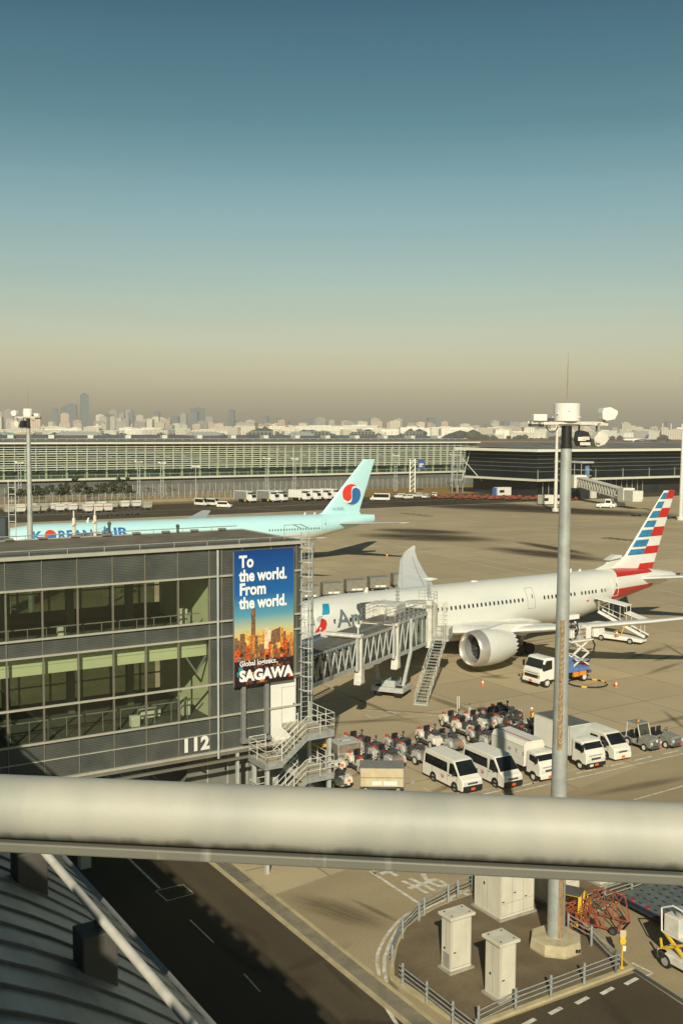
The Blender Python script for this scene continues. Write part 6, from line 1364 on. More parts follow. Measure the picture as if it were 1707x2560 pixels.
# lattice ground-support frames
def lattice(loc, rz, m, label, L, w, hh, name='lattice_stand', top=None, sub=4):
    o = thing(name, loc, rz, label, 'stand', None); b = MB()
    for y in (-w/2, w/2):
        b.beam((0, y, .25), (L, y, .25), .07, .07); b.beam((.3, y, hh), (L*.45, y, hh), .06, .06); b.beam((L*.45, y, hh), (L, y, .6), .06, .06); b.beam((.3, y, hh), (0, y, .25), .06, .06)
        for k in range(sub):
            a, c = L*k/sub, L*(k+1)/sub; b.beam((a, y, .25), (c, y, min(hh, hh-(c-L*.45)*(hh-.6)/(L*.55)) if c > L*.45 else hh), .045, .045); b.beam((c, y, .25), (c, y, max(.6, hh-(c-L*.45)*(hh-.6)/(L*.55)) if c > L*.45 else hh), .045, .045)
    for x in (0, .3, L*.45, L*.7, L):
        z = .25 if x in (0,) else (hh if x <= L*.46 else max(.6, hh-(x-L*.45)*(hh-.6)/(L*.55))); b.beam((x, -w/2, z), (x, w/2, z), .05, .05); b.beam((x, -w/2, .25), (x, w/2, .25), .05, .05)
    for k in range(6): b.beam((.3+k*(L*.45-.3)/5, -w/2, hh), (.3+k*(L*.45-.3)/5, w/2, hh), .03, .02)
    b.build('frame', m, o)
    if top: b = MB(); b.bx(.2, L*.42, -w/2-.05, w/2+.05, hh+.05, hh+.15); b.build('platform', top, o)
    for x in (.4, L-.5):
        for s in (-1, 1): wheel(o, x, s*(w/2+.05), .22, .12, DGREY)
    return o
p_ = at(1418, 2338); lattice(p_+Vector((0, .6, 0)), rad(62), YELLOW, 'yellow lattice work stand with dark top right of the mast', 2.6, 1.2, 1.7, top=DGREY)
p_ = at(1562, 2330); lattice(p_, rad(146), RUST, 'rusty red lattice stand tipped against the guardrail', 3.6, 1.3, 1.6)
o = lattice(at(1478, 2350)+Vector((.1, .5, 0)), rad(130), RUST, 'smaller rust-red lattice frame behind the short guardrail', 2.2, 1.1, 1.1)
# roller platform
pa, pb, pc_ = at(1538, 2258), at(1640, 2312), at(1655, 2207)
RPm = mat('roller_deck', (.17, .19, .17), .45, .3, n=.25, ns=2)
RPl = (pb-pa).length; rd = hd(pa, pb)
RP = thing('roller_platform', pa, rd, 'dark steel container platform with ball rollers beside the kerb', 'platform', None)
b = MB(); b.bx(0, RPl+1.6, 0, 3.6, .42, .5); b.build('deck', RPm, RP)
b = MB(); b.bx(-.1, RPl+1.7, -.12, 0, .25, .55, 0); b.bx(-.1, RPl+1.7, 3.6, 3.72, .25, .55, 0); b.cyl((-.1, -.18, .4), (RPl+1.7, -.18, .4), .07, n=10); b.build('side_beam', mat('beam_blue_black', (.02, .028, .05), .5), RP)
b = MB()
for i in range(9):
    for j in range(6): x, y = .35+i*.52+(j % 2)*.26, .35+j*.58; b.bx(x-.10, x+.10, y-.05, y+.05, .5, .512)
b.build('ball_roller', BLACK, RP)
for x in (1.1, 2.1, 3.1): b = MB(); b.bx(x-.08, x+.08, .0, .14, .5, .62); b.build('stop_lever', RED, RP)
for x in (.8, 3.2):
    for y in (.3, 3.3): wheel(RP, x, y, .2, .12)
# white and yellow loader at the right edge
lp = at(1690, 2440); LO = thing('container_loader', lp+Vector((.2, .2, 0)), rad(-58), 'white and yellow container loader cut off by the right edge', 'loader')
b = MB(); b.bx(-1.2, 2.2, -.2, 1.8, .35, .75); b.build('chassis', WHITE2, LO, bevel=.04); b = MB(); b.bx(-1.0, -.1, 0, 1.6, 1.6, 2.5); b.bx(-1.1, .3, 0, 1.7, 1.5, 1.62); b.build('control_unit', WHITE2, LO, bevel=.05)
b = MB()
for y in (.05, 1.6): b.beam((-1.0, y, .8), (.4, y, 1.55), .12, .12); b.beam((.2, y, .8), (-.9, y, 1.55), .12, .12); b.beam((-1.1, y, .7), (-1.2, y, 1.2), .08, .08)
b.build('scissor_arm', YELLOW, LO)
b = MB(); b.tube([(-1.1, 0, 1.6), (-1.15, 0, 2.7), (-.5, 0, 3.05), (.3, 0, 3.0)], .04, 8); b.tube([(-.7, .02, 2.4), (-.7, .02, 1.7), (-.2, .02, 1.7), (-.2, .02, 2.4), (-.7, .02, 2.4)], .02, 6); b.build('guard_hoop', WHITE, LO); b = MB(); b.bx(.3, 1.8, .1, 1.6, .75, 1.5); b.cyl((-.9, -.15, .5), (-.9, -.15, .75), .2); b.build('machinery', BLACKP, LO)
b = MB(); b.cyl((-.4, .4, 2.5), (-.4, .4, 2.9), .22, n=14); b.build('lamp_drum', GALV, LO)
for x in (-.7, 1.5):
    for y in (-.1, 1.7): wheel(LO, x, y, .35, .22)
# container train beyond the striped airliner
for k in range(5):
    p_ = at(770+k*58, 1500-k*8.2); cart(Vector((p_.x*1.0, p_.y, 0)), rad(14), 3.0, 1.9, 1.65, .5, mat('container_dull', (.24, .22, .16), .6, .1, n=.2), MGREY, ['silver container on a dolly beside the ladder beyond the white fuselage', 'second silver container beyond the white fuselage', 'open grey container in the middle of the train', 'silver container with red cover beyond the fuselage', 'silver container closest to the far wing'][k], gr='container train behind the striped airliner', win=True)

# ------------------------------------------------------------------ far apron
far_road = MB(); y0 = [at(-200, 1300), at(2000, 1190), at(2000, 1160), at(-200, 1255)]
FA = (at(0, 1262)+at(0, 1262))/2
def farline(px, py): p = at(px, py); return p.x*U.x+p.y*U.y, p.x*V.x+p.y*V.y
U0 = farline(300, 1262)[0]
PO = Vector((-121.0, 377.0, 0)); PU = PO.x*U.x+PO.y*U.y           # facade line of the far pier
b = MB(); sheet(b, [vu(-300, U0-52), vu(900, U0-52), vu(900, U0-4), vu(-300, U0-4)], .010); struct('far_service_road', b, ROADM)
b = MB(); sheet(b, [vu(-300, U0-4), vu(700, U0-4), vu(700, PU), vu(-300, PU)], .014); struct('verge_grass', b, VERGE)
b = MB(); strip(b, [vu(-200, U0-53), vu(500, U0-53)], .6, .025); strip(b, [vu(-200, U0-30), vu(260, U0-30)], .3, .025); struct('far_road_line', b, MARK)
# far pier
FP = thing('terminal_pier', PO, rad(31.8), 'long glazed terminal pier with white louvres and grey roof', 'building'); X0, X1 = -75, 216
b = MB(); b.bx(X0, X1, 1.0, 30, 6.6, 19.4); b.build('glass_wall', mat('pier_glass', (.015, .028, .018), .5, n=.6, ns=.12, spec=.2, col2=(.05, .08, .045), streak=(1, 1, 2)), FP)
PG = mat('pier_green_steel', (.24, .31, .17), .6, n=.1, ns=.3); PWt = mat('pier_louvre_white', (.66, .68, .56), .45, n=.08, ns=.3)
b = MB(); x = X0
while x < X1:
    b.bx(x-.3, x+.3, .3, .9, 6.6, 10.2); b.bx(x-.10, x+.10, .5, .9, 10.2, 19.2); b.bx(x+.35, x+.5, .5, .9, 6.6, 16); b.beam((x, .6, 9.5), (x+1.2, .6, 11.2), .2, .2); b.beam((x, .6, 9.5), (x-1.2, .6, 11.2), .2, .2); x += 7.6
for z in (11.0, 13.4, 16.0): b.bx(X0, X1, .55, .95, z-.15, z+.15)
b.build('column', PG, FP)
random.seed(3); b = MB(); x = X0
while x < X1:
    for z in (10.4, 12.0, 14.2, 16.6):
        if random.random() < .55: b.bx(x, x+random.uniform(1.2, 3.2), .85, .97, z, z+random.uniform(.4, .9))
    x += 3.8
b.build('interior_panel', PG, FP)
b = MB(); z = 9.9
while z < 19.2: b.bx(X0, X1, -1.0, -.75, z, z+.22); z += .83
x = X0
while x < X1: b.bx(x-.03, x+.03, -.7, .6, 9.5, 19.2); x += 3.8
b.build('sun_louvre', PWt, FP)
b = MB(); b.bx(X0, X1, -1.6, 1.0, 6.0, 6.7); b.build('balcony', mat('pier_band', (.60, .58, .46), .6, n=.08, ns=.4), FP)
b = MB(); x = X0
while x < X1: b.bx(x-.05, x+.05, -1.5, -1.42, 6.7, 8.3); x += 4.2
b.bx(X0, X1, -1.5, -1.44, 7.9, 8.0); b.build('balcony_rail', LGREY, FP)
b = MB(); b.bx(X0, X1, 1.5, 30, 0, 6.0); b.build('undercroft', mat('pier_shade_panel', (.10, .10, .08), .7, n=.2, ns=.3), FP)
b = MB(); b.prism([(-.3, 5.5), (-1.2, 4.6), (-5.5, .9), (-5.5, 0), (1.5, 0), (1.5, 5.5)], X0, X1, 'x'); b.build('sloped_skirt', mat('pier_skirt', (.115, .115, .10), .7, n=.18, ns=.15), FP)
b = MB(); b.bx(X0, X1, -2.2, -1.4, 19.4, 20.0); b.build('eaves', mat('pier_eaves', (.72, .70, .57), .5, n=.05), FP)
b = MB(); b.prism([(-1.5, 19.2), (-1.5, 20.0), (42, 22.6), (42, 0), (30, 0), (30, 19.4)], X0, X1, 'x'); b.build('roof', mat('pier_roof', (.19, .18, .16), .6, .1, n=.22, ns=.12, streak=(1, .3, 1)), FP)
b = MB(); x = X0
while x < X1: b.bx(x, x+.12, 8.5, 8.8, 20.6, 21.2); x += 3.9
b.cyl((X0, 8.6, 21.2), (X1, 8.6, 21.2), .09, n=6); x = X0
while x < X1: b.bx(x, x+.12, 41.8, 42, 22.6, 24.4); x += 2.0
b.bx(X0, X1, 41.8, 41.9, 24.2, 24.35); b.bx(X0, X1, 41.8, 41.9, 23.5, 23.6); b.build('roof_fence', LGREY, FP)
for k in range(19):
    b = MB(); x = X0+5+k*15.2; b.prism([(x, 14), (x+2.2, 14), (x+5.4, 24), (x+3.2, 24)], 21.3, 22.6, 'z'); b.build('roof_skylight', PWt, FP)
for x, w in ((-60, 5), (5, 4), (34, 14), (90, 12), (140, 9)):
    b = MB(); b.bx(x, x+w, 36, 40, 22.3, 23.6); b.prism([(x-3, 22.4), (x, 24), (x+w, 24), (x+w+3, 22.4)], 38, 39, 'y'); b.build('roof_plant', GALV, FP)
# right-hand glazed terminal
TO = Vector((73.5, 399.0, 0)); TB_ = thing('glazed_terminal', TO, rad(31.8), 'dark glazed terminal block with white fascia at the right', 'building')
DG = mat('terminal_dark_glass', (.006, .008, .009), .6, n=.5, ns=.1, spec=.1, col2=(.014, .02, .02))
# local x along V, y along U
b = MB(); b.prism([(0, 0), (260, 0), (260, 38), (-4, 38)], 6.8, 17.2, 'z'); b.build('glass_wall', DG, TB_)
b = MB()
for z in (9.6, 11.3, 12.8, 14.3, 15.8): b.bx(-.1, 260, -.25, -.05, z, z+.12); b.beam((-.2, 0, z), (-4.2, 38, z), .15, .12)
x = 0
while x < 260: b.bx(x, x+.35, -.3, 0, 6.8, 10.4); x += 15
b.build('glazing_bar', MGREY, TB_)
b = MB(); b.prism([(-3, -3), (262, -3), (262, 44), (30, 44), (-8, 40)], 17.2, 18.2, 'z'); b.build('roof_fascia', MATS['pier_eaves'], TB_)
b = MB(); b.add([(-3, -3, 18.25), (262, -3, 18.25), (262, 45, 19.9), (30, 45, 19.9), (-7, 40, 18.9)], [(0, 1, 2, 3, 4)]); b.add([(262, 45, 19.9), (30, 45, 19.9), (30, 46, 0), (262, 46, 0)], [(0, 1, 2, 3)]); b.build('roof', MATS['pier_roof'], TB_)
b = MB()
for x in range(10, 250, 24): b.beam((x, -2, 18.4), (x+26, 44, 19.95), .25, .1)
b.build('roof_seam', LGREY, TB_)
b = MB(); b.bx(-1.5, 260, -1.8, 0, 6.1, 6.9); b.prism([(-1.5, 0), (-5.7, 38), (-4.0, 38), (0, 0)], 6.1, 6.9, 'z'); b.build('balcony_band', MATS['pier_band'], TB_)
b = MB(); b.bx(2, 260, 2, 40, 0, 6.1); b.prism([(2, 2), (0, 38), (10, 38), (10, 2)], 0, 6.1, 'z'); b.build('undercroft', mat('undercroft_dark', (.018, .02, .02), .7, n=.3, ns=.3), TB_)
b = MB()
for x in range(4, 60, 3): b.bx(x, x+.15, 1.2, 1.4, 0, 5.9)
b.build('undercroft_post', LGREY, TB_)
b = MB(); b.beam((-2, 30, 5), (-9, 34, 14), .3, .3); b.beam((-9, 34, 5), (-3, 36, 18), .3, .3); 
for z in range(5, 18, 2): b.bx(-8, -5, 38.5, 41.5, z, z+.2)
for x, y in ((-8, 38.5), (-5, 38.5), (-8, 41.5), (-5, 41.5)): b.bx(x-.1, x+.1, y-.1, y+.1, 0, 17)
b.build('escape_stair', LGREY, TB_)
def far_gate(x, label, bridge=True):
    o = thing('far_gate_building', TO+V*x, rad(31.8), label, 'building', 'gate blocks on the glazed terminal')
    b = MB(); b.prism([(0, -14), (5, -14), (5, 0), (0, 0)], 6, 13.2, 'z'); b.build('glass_wall', DG, o)
    b = MB(); b.prism([(-.5, -14.6), (5.6, -14.6), (5.6, 0), (-.5, 0)], 13.2, 13.8, 'z')
    for z in (6, 8.4, 10.6): b.bx(-.1, 5.1, -14.15, -13.9, z, z+.2); b.bx(-.15, 0, -14, 0, z, z+.2)
    for y in (-14, -10.5, -7, -3.5): b.bx(-.15, 0, y, y+.2, 6, 13.2)
    b.build('frame', LGREY, o)
    b = MB(); b.bx(1.6, 3.6, -14.35, -14.2, 6.8, 12.2); b.build('poster', mat('poster_blue', (.02, .10, .28), .5, n=.5, ns=.5, col2=(.30, .40, .48)), o); b = MB(); b.bx(1.6, 3.6, -14.4, -14.35, 6.8, 8.3); b.build('poster_base', mat('poster_red', (.35, .08, .05), .5, n=.5, ns=1, col2=(.5, .5, .5)), o)
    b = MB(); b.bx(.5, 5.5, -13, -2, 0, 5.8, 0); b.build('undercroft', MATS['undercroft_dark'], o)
    b = MB(); b.bx(5.6, 8.4, -13.6, -12.8, 0, 6.5, 0); b.build('service_door', WHITE2, o)
    return o
far_gate(9, 'small glazed gate block with poster left of the tall mast'); far_gate(101, 'small glazed gate block with poster at the right edge')
# far jet bridge (white)
def far_bridge(pa, pb, za, zb2, label):
    o = thing('far_jet_bridge', pa, hd(pa, pb), label, 'jet bridge'); L = (pb-pa).length
    b = MB(); b.beam((0, 0, za), (L, 0, zb2), 3, .3)
    for s in (-1.4, 1.4):
        b.beam((0, s, za+3), (L, s, zb2+3), .3, .3); b.beam((0, s, za), (L, s, zb2), .3, .4); n = 16
        for k in range(n):
            x0, x1 = L*k/n, L*(k+1)/n; m = (x0+x1)/2; z = lambda x: za+(zb2-za)*x/L
            b.beam((x0, s, z(x0)), (m, s, z(m)+3), .16, .16); b.beam((m, s, z(m)+3), (x1, s, z(x1)), .16, .16)
    b.build('truss', WHITE2, o); b = MB(); b.beam((0, 0, za+1.5), (L, 0, zb2+1.5), 2.5, 2.5); b.build('tunnel', mat('tunnel_grey', (.20, .23, .19), .4, n=.15), o)
    b = MB(); b.beam((0, 0, za+3.1), (L, 0, zb2+3.1), 3, .2); b.bx(L-1, L+3, -2, 2, zb2-.4, zb2+3.6); b.bx(-4, 0, -2.5, 2.5, za-.8, za+3.8); b.build('cab', WHITE2, o)
    b = MB(); b.bx(L+3, L+9, -1.8, 1.8, zb2-.4, zb2+3.0); 
    b.build('cab_hood', WHITE2, o)
    b = MB(); b.beam((L-6, 0, 0), (L-6, 0, zb2), 1.0, 1.0); b.bx(L-9, L-3, -2, 2, .3, 1.4); b.beam((L-10, -2.4, .4), (L-1, -2.4, 4), .4, .4); b.build('leg', LGREY, o)
    return o
fa = atd(1450, 1200, 380); fb_ = atd(1560, 1228, 348); far_bridge(Vector((fa.x, fa.y, 0)), Vector((fb_.x, fb_.y, 0)), 5.5, 3.0, 'white truss jet bridge at the dark terminal right of the tall mast')
# fence in front of the far pier
FNC = thing('security_fence', vu(-200, U0+6), rad(31.8), 'long pale security fence in front of the far pier', 'fence')
b = MB()
for k in range(190): b.bx(k*2.2, k*2.2+.12, 0, .12, 0, 3.6)
b.build('fence_post', LGREY, FNC)
b = MB(); b.bx(0, 420, .03, .08, 3.0, 3.08); b.bx(0, 420, .03, .08, 1.6, 1.66); b.bx(0, 420, 0, .15, 0, 1.0, 0); b.build('fence_rail', mat('fence_base_wall', (.28, .25, .17), .8), FNC)
fm_ = bpy.data.materials.new('fence_mesh_wire'); fm_.use_nodes = True; nn, ll = fm_.node_tree.nodes, fm_.node_tree.links; nn['Principled BSDF'].inputs['Base Color'].default_value = (.30, .29, .22, 1); nn['Principled BSDF'].inputs['Alpha'].default_value = .22
b = MB(); b.quad((0, .06, 0), (420, .06, 0), (420, .06, 3.4), (0, .06, 3.4)); b.build('fence_mesh', fm_, FNC, fix=False)
FN2 = thing('security_fence', vu(40, PU-9), rad(31.8), 'second fence close to the sloped skirt of the far pier', 'fence')
b = MB()
for k in range(100): b.bx(k*2.6, k*2.6+.12, 0, .12, 0, 4.4)
b.build('fence_post', LGREY, FN2); b = MB(); b.quad((0, .06, 0), (260, .06, 0), (260, .06, 4.2), (0, .06, 4.2)); b.build('fence_mesh', fm_, FN2, fix=False)
# street lamp poles
def lamp(px, py, z, hh, label, twin=False):
    q_ = atd(px, py, z); o = thing('lamp_post', (q_.x, q_.y, 0), 0, label, 'lamp post', 'lamp posts before the far pier')
    b = MB()
    for s in ((-.45, .45) if twin else (0,)): b.cyl((s, 0, 0), (s, 0, hh), .14, .1, n=8)
    if twin:
        for k in range(int(hh/2)): b.bx(-.45, .45, -.04, .04, k*2, k*2+.1)
    b.build('pole', LGREY, o); b = MB(); b.bx(-1.3, 1.3, -.2, .2, hh, hh+.25); b.bx(-1.4, -.7, -.3, .3, hh+.1, hh+.6); b.bx(.8, 1.5, -.3, .3, hh-.1, hh+.4); b.build('lamp_head', WHITE2, o)
for px, zz_, hh, tw, lb in ((51, 355, 13.4, True, 'twin lamp post left of the near mast'), (348, 385, 13, True, 'twin lamp post beyond the pale blue fuselage'), (406, 390, 12.5, True, 'twin lamp post right of the small trees'), (490, 375, 11.8, False, 'single lamp post beside the parked vans'), (667, 400, 14, True, 'twin lamp post behind the catering trucks'), (736, 415, 13.5, True, 'twin lamp post left of the pale blue tail'), (988, 440, 14.5, True, 'twin lamp post right of the pale blue tail'), (1130, 455, 14.5, True, 'twin lamp post before the end of the louvred pier')): lamp(px, 1250, zz_, hh, lb, tw)
for px, zz_, hh, lb in ((1389, 330, 25.5, 'tall thin mast beside the near floodlight mast'), (1703, 300, 25.8, 'tall thin mast at the right edge'), (246, 520, 26, 'slim mast behind the far roof, left'), (685, 560, 26.5, 'slim mast behind the far roof, centre')):
    q_ = atd(px, 1200, zz_); o = thing('slim_mast', (q_.x, q_.y, 0), 0, lb, 'light mast', 'slim distant masts'); b = MB(); b.cyl((0, 0, 0), (0, 0, hh), .6, .4, n=12); b.cyl((0, 0, 0), (0, 0, 1), 1.1, n=8); b.build('pole', WHITE2, o, smooth=50); b = MB(); b.bx(-2, 2, -.4, .4, hh, hh+.4); b.cyl((0, 0, hh+.4), (0, 0, hh+1.4), .7, n=12); b.build('lamp_head', WHITE2, o)
# direction sign
q_ = atd(1052, 1210, 430); SG = thing('gate_sign', (q_.x, q_.y, 0), 0, 'blue sign on a white lattice post before the far pier', 'sign')
b = MB()
for x in (-4.5, -2.5): b.bx(x-.2, x+.2, -.2, .2, 0, 13.5)
for k in range(7): b.beam((-4.5, 0, k*1.9), (-2.5, 0, k*1.9+1.9), .2, .2)
b.build('post', WHITE, SG); b = MB(); b.bx(-1.4, 1.4, -.3, .3, 9.5, 13.4); b.build('sign_board', NAVY, SG); b = MB(); b.bx(-.9, .9, -.36, -.3, 11.2, 11.6); b.bx(-.9, .3, -.36, -.3, 10.4, 10.8); b.build('sign_marking', WHITE, SG)
# trees in front of the pier
LEAF = mat('pine_needles', (.045, .055, .022), .8, n=.5, ns=1.5); BARK = mat('bark', (.10, .07, .045), .9)
LEAF2 = mat('pine_needles_sunlit', (.075, .08, .03), .8, n=.4, ns=1.5)  # brighter needle copy, sunlight put into its colour, scattered at random
def tree(loc, hh, w, label, seed, name='pine_tree', gr='small pines before the far pier'):
    rnd = random.Random(seed); o = thing(name, loc, 0, label, 'tree', gr); b = MB(); b.cyl((0, 0, 0), (.1, 0, hh*.8), .16, .06, n=6)
    for k in range(5): a = rnd.uniform(0, 6.28); z = hh*rnd.uniform(.35, .75); b.cyl((0, 0, z), (w*.35*math.cos(a), w*.35*math.sin(a), z+hh*.12), .06, .03, n=5)
    b.build('trunk', BARK, o); b = MB(); vs = []
    cl = [(rnd.uniform(-w*.32, w*.32), rnd.uniform(-w*.3, w*.3), hh*rnd.uniform(.38, .95), w*rnd.uniform(.16, .26)) for k in range(9)]
    for x, y, z, r in cl:
        r *= 1.25-z/hh*.5
        for k in range(60):
            v = Vector((rnd.gauss(0, 1), rnd.gauss(0, 1), rnd.gauss(0, .7))).normalized()*r*rnd.uniform(.4, 1.05); c = Vector((x, y, z))+v; s = rnd.uniform(.18, .36)
            a = Vector((rnd.uniform(-1, 1), rnd.uniform(-1, 1), rnd.uniform(-1, 1))).normalized()*s; d_ = v.cross(a); d_ = d_.normalized()*s if d_.length > 1e-5 else Vector((s, 0, 0))
            b.add([c-a, c+d_, c+a, c-d_], [(0, 1, 2, 3)], 0 if rnd.random() < .6 else 1)
    b.build('crown', [LEAF, LEAF2], o, fix=False); return o
for k, (px, zz_, hh, w) in enumerate(((38, 352, 6.2, 6), (66, 354, 6.5, 5), (86, 356, 6.2, 5), (113, 358, 5.5, 5), (140, 360, 6.5, 6), (160, 362, 7.5, 5), (183, 364, 9, 5.5), (205, 366, 7, 5), (232, 368, 5, 5), (250, 370, 5.8, 5), (268, 372, 7.4, 5), (288, 374, 7.0, 5), (310, 376, 8.2, 5.5), (326, 377, 5, 4))):
    q_ = atd(px, 1230, zz_-4); tree((q_.x, q_.y, 0), hh, w, 'small pine tree in the row before the far pier, left', 20+k)
# containers on dollies, left
def far_dolly(px, py, label, m, big=False, gr='white cargo containers on dollies'):
    p_ = at(px, py); o = thing('dolly_container', p_, rad(31.8+random.uniform(-3, 3)), label, 'container', gr)
    if m is not None:
        b = MB(); b.prism([(-1.5, 2.3), (-1.5, .9), (-1.1, .5), (1.1, .5), (1.5, .9), (1.5, 2.3)] if big else [(-1.5, 2.2), (-1.5, .6), (1.1, .6), (1.5, 1.0), (1.5, 2.2)], -.8, .8, 'y'); b.v = [(x*.9, y*1.2, z*1.12) for x, y, z in b.v]; b.build('box', m, o, bevel=.06)
        b = MB(); b.bx(-1.35, 1.35, -.99, -.97, 1.75, 1.95); b.build('stripe', MGREY if not big else RUST, o)
    b = MB(); b.bx(-1.5, 1.5, -1, 1, .45, .6)
    for x in (-1.0, 1.0): b.cyl((x, -1, .3), (x, 1, .3), .3, n=10)
    b.bx(1.5, 2.1, -.1, .1, .45, .55); b.build('dolly', DGREY, o); return o
random.seed(9); CW, CS = WHITE2, mat('container_silver', (.38, .36, .28))
for k in range(12): far_dolly(22+k*29, 1281-k*1.0, 'box container on a dolly in the rear row left of the parked vans', CW if k % 3 else CS, False, 'container dollies in the rear row')
for k, x in enumerate((24, 52, 88, 106, 150, 182, 200)): far_dolly(x, 1285-k*1.2, 'container on a dolly in the middle row at the left', CW if k in (1, 4, 5) else CS, False, 'container dollies in the middle row')
for k, x in enumerate((220, 245, 269)): far_dolly(x, 1282-k, 'white container with a red stripe, one of three in the front row', CW, True, 'three red-striped containers')
far_dolly(368, 1274, 'single grey container standing apart on the far road', CS, False, None)
for k in range(6): far_dolly(215+k*25, 1293-k*1.3, 'empty dolly in the line before the pale blue airliner', None, False, 'empty dollies in a line')
for k in range(3): far_dolly(1590+k*42, 1290+k*3, 'empty dolly beside the striped tail', None, False, 'empty dollies beside the striped tail')
# far vans and trucks
def far_van(px, py, rz, label, L=4.8, hh=2.2, gr='white vehicles parked on the far road'):
    p_ = at(px, py); o = thing('distant_van', p_, rad(rz), label, 'van', gr); h = L/2
    b = MB(); b.prism([(-h, .4), (-h, hh-.1), (-h+.2, hh), (h-1.5, hh), (h-.6, 1.25), (h, 1.0), (h, .4)], -.88, .88, 'y'); b.build('body', VANM, o, bevel=.06)
    b = MB(); b.quad((h-1.46, -.72, hh-.08), (h-1.46, .72, hh-.08), (h-.62, .78, 1.3), (h-.62, -.78, 1.3)); b.v = [(x+.03, y, z+.02) for x, y, z in b.v]; b.build('windscreen', DGLASS, o, fix=False)
    b = MB(); b.bx(-h+.3, h-1.2, -.9, -.87, 1.25, hh-.25); b.bx(-h+.3, h-1.2, .87, .9, 1.25, hh-.25); b.build('side_window', DGLASS, o)
    b = MB(); b.bx(h-.02, h+.04, -.8, .8, .3, .6); b.build('bumper', BLACKP, o)
    for x in (-h+.9, h-.9):
        for s in (-1, 1): wheel(o, x, s*.8, .34, .2)
    return o
far_van(505, 1265, -35, 'white van at the left end of the far parking row', 5.2, 2.6); far_van(534, 1265, -32, 'white minibus right of the leftmost far van', 5.2, 2.5); far_van(562, 1270, -15, 'small white van turned sideways on the far road')
far_van(950, 1252, 170, 'white minibus seen from the side right of the pale blue tail', 7, 2.7)
def lift_truck(px, py, rz, label, dark=False):
    p_ = at(px, py); o = thing('catering_truck', p_, rad(rz), label, 'truck', 'catering trucks on the far road'); h = 4.2
    b = MB(); b.bx(-h, h-2.4, -1.25, 1.25, 1.2, 3.9); b.build('cargo_box', WHITE if not dark else MGREY, o, bevel=.04)
    if dark: b = MB(); b.bx(-h-.1, h-2.3, -1.3, 1.3, 3.85, 4.0); b.bx(-h-.1, -h, -1.3, 1.3, 1.1, 4.0); b.bx(h-2.6, h-2.3, -1.3, 1.3, 1.1, 4.0); b.build('box_frame', WHITE, o)
    b = MB(); b.prism([(h-2.1, .7), (h-2.1, 2.9), (h-.5, 2.9), (h-.1, 1.8), (h, .7)], -1.15, 1.15, 'y'); b.build('cab', WHITE, o, bevel=.08)
    b = MB(); b.quad((h-.46, -1.0, 2.8), (h-.46, 1.0, 2.8), (h-.06, 1.0, 1.8), (h-.06, -1.0, 1.8)); b.build('windscreen', DGLASS, o, fix=False)
    b = MB(); b.bx(h-2.2, h-.4, -1.2, 1.2, 3.2, 3.5); b.bx(h-2.1, h-1.2, -.9, .9, 2.9, 3.2); b.build('lift_platform', DGREY, o)
    b = MB(); b.bx(-2.4, 1.6, -1.0, 1.0, .5, 1.1); b.build('chassis', BLACKP, o)
    b = MB(); b.bx(.6, 1.1, -1.22, -1.0, .4, 1.2); b.build('outrigger', YELLOW, o)
    for x in (-2.6, h-1.0):
        for s in (-1, 1): wheel(o, x, s*1.0, .45, .3)
    return o
for px, py, d_, lb in ((620, 1258, True, 'dark-boxed catering truck at the left of the row'), (677, 1257, True, 'dark-boxed catering truck second in the row'), (698, 1256, False, 'white catering truck touching the second dark-boxed one'), (755, 1254, False, 'long white catering truck in the middle of the row'), (782, 1253, False, 'white catering truck right of the middle one'), (808, 1252, False, 'white catering truck left of the pale blue tail'), (834, 1251, False, 'white catering truck half hidden by the pale blue tail')): lift_truck(px-6, py-2, -38, lb, d_)
for k, (px, py) in enumerate(((998, 1246), (1018, 1248), (1043, 1244), (1064, 1247), (1086, 1243))):
    far_van(px, py, -160+15*k, 'small white ground vehicle in the cluster right of the minibus', 4.2, 1.8, 'ground vehicles right of the minibus')
# white pushback tug by the far bridge
o = thing('pushback_tug', at(1512, 1270), rad(-8), 'white pushback tug with a cab below the far jet bridge', 'tug')
b = MB(); b.prism([(-3, .5), (-3, 1.3), (-1.2, 1.5), (3, 1.3), (3, .5)], -1.2, 1.2, 'y'); b.build('body', WHITE, o, bevel=.1); b = MB(); b.prism([(-.4, 1.4), (-.2, 2.9), (1.6, 2.9), (2.1, 1.4)], -1.0, 1.0, 'y'); b.build('cab', WHITE, o, bevel=.08)
b = MB(); b.bx(-.1, 1.5, -1.03, 1.03, 1.7, 2.6); b.bx(1.75, 1.95, -.85, .85, 1.7, 2.6); b.build('cab_window', DGLASS, o)
for x in (-1.7, 1.7):
    for s in (-1, 1): wheel(o, x, s*1.0, .62, .4, WHITE)
# red towing dollies in rows by the dark terminal
for k in range(26):
    o = None; p_ = at(1080+k*14, 1243+(k % 3)*2.2+k*.25)
    if k == 0:
        rk = thing('luggage_dolly', p_, rad(31), 'red luggage dolly in the long row before the dark terminal', 'dolly', 'red luggage dollies in a long row')
        b = MB(); b.bx(-2.2, 2.2, -.8, .8, .5, .62); b.bx(-2.2, -2.1, -.8, .8, .6, 1.3); b.bx(2.1, 2.2, -.8, .8, .6, 1.3); b.build('bed', RUST, rk)
        b = MB()
        for x in (-1.5, 1.5): b.cyl((x, -.85, .3), (x, .85, .3), .3, n=8)
        b.build('wheels_and_axle', BLACK, rk)
    else: dup(rk, p_, rad(31+(k % 4)*5))
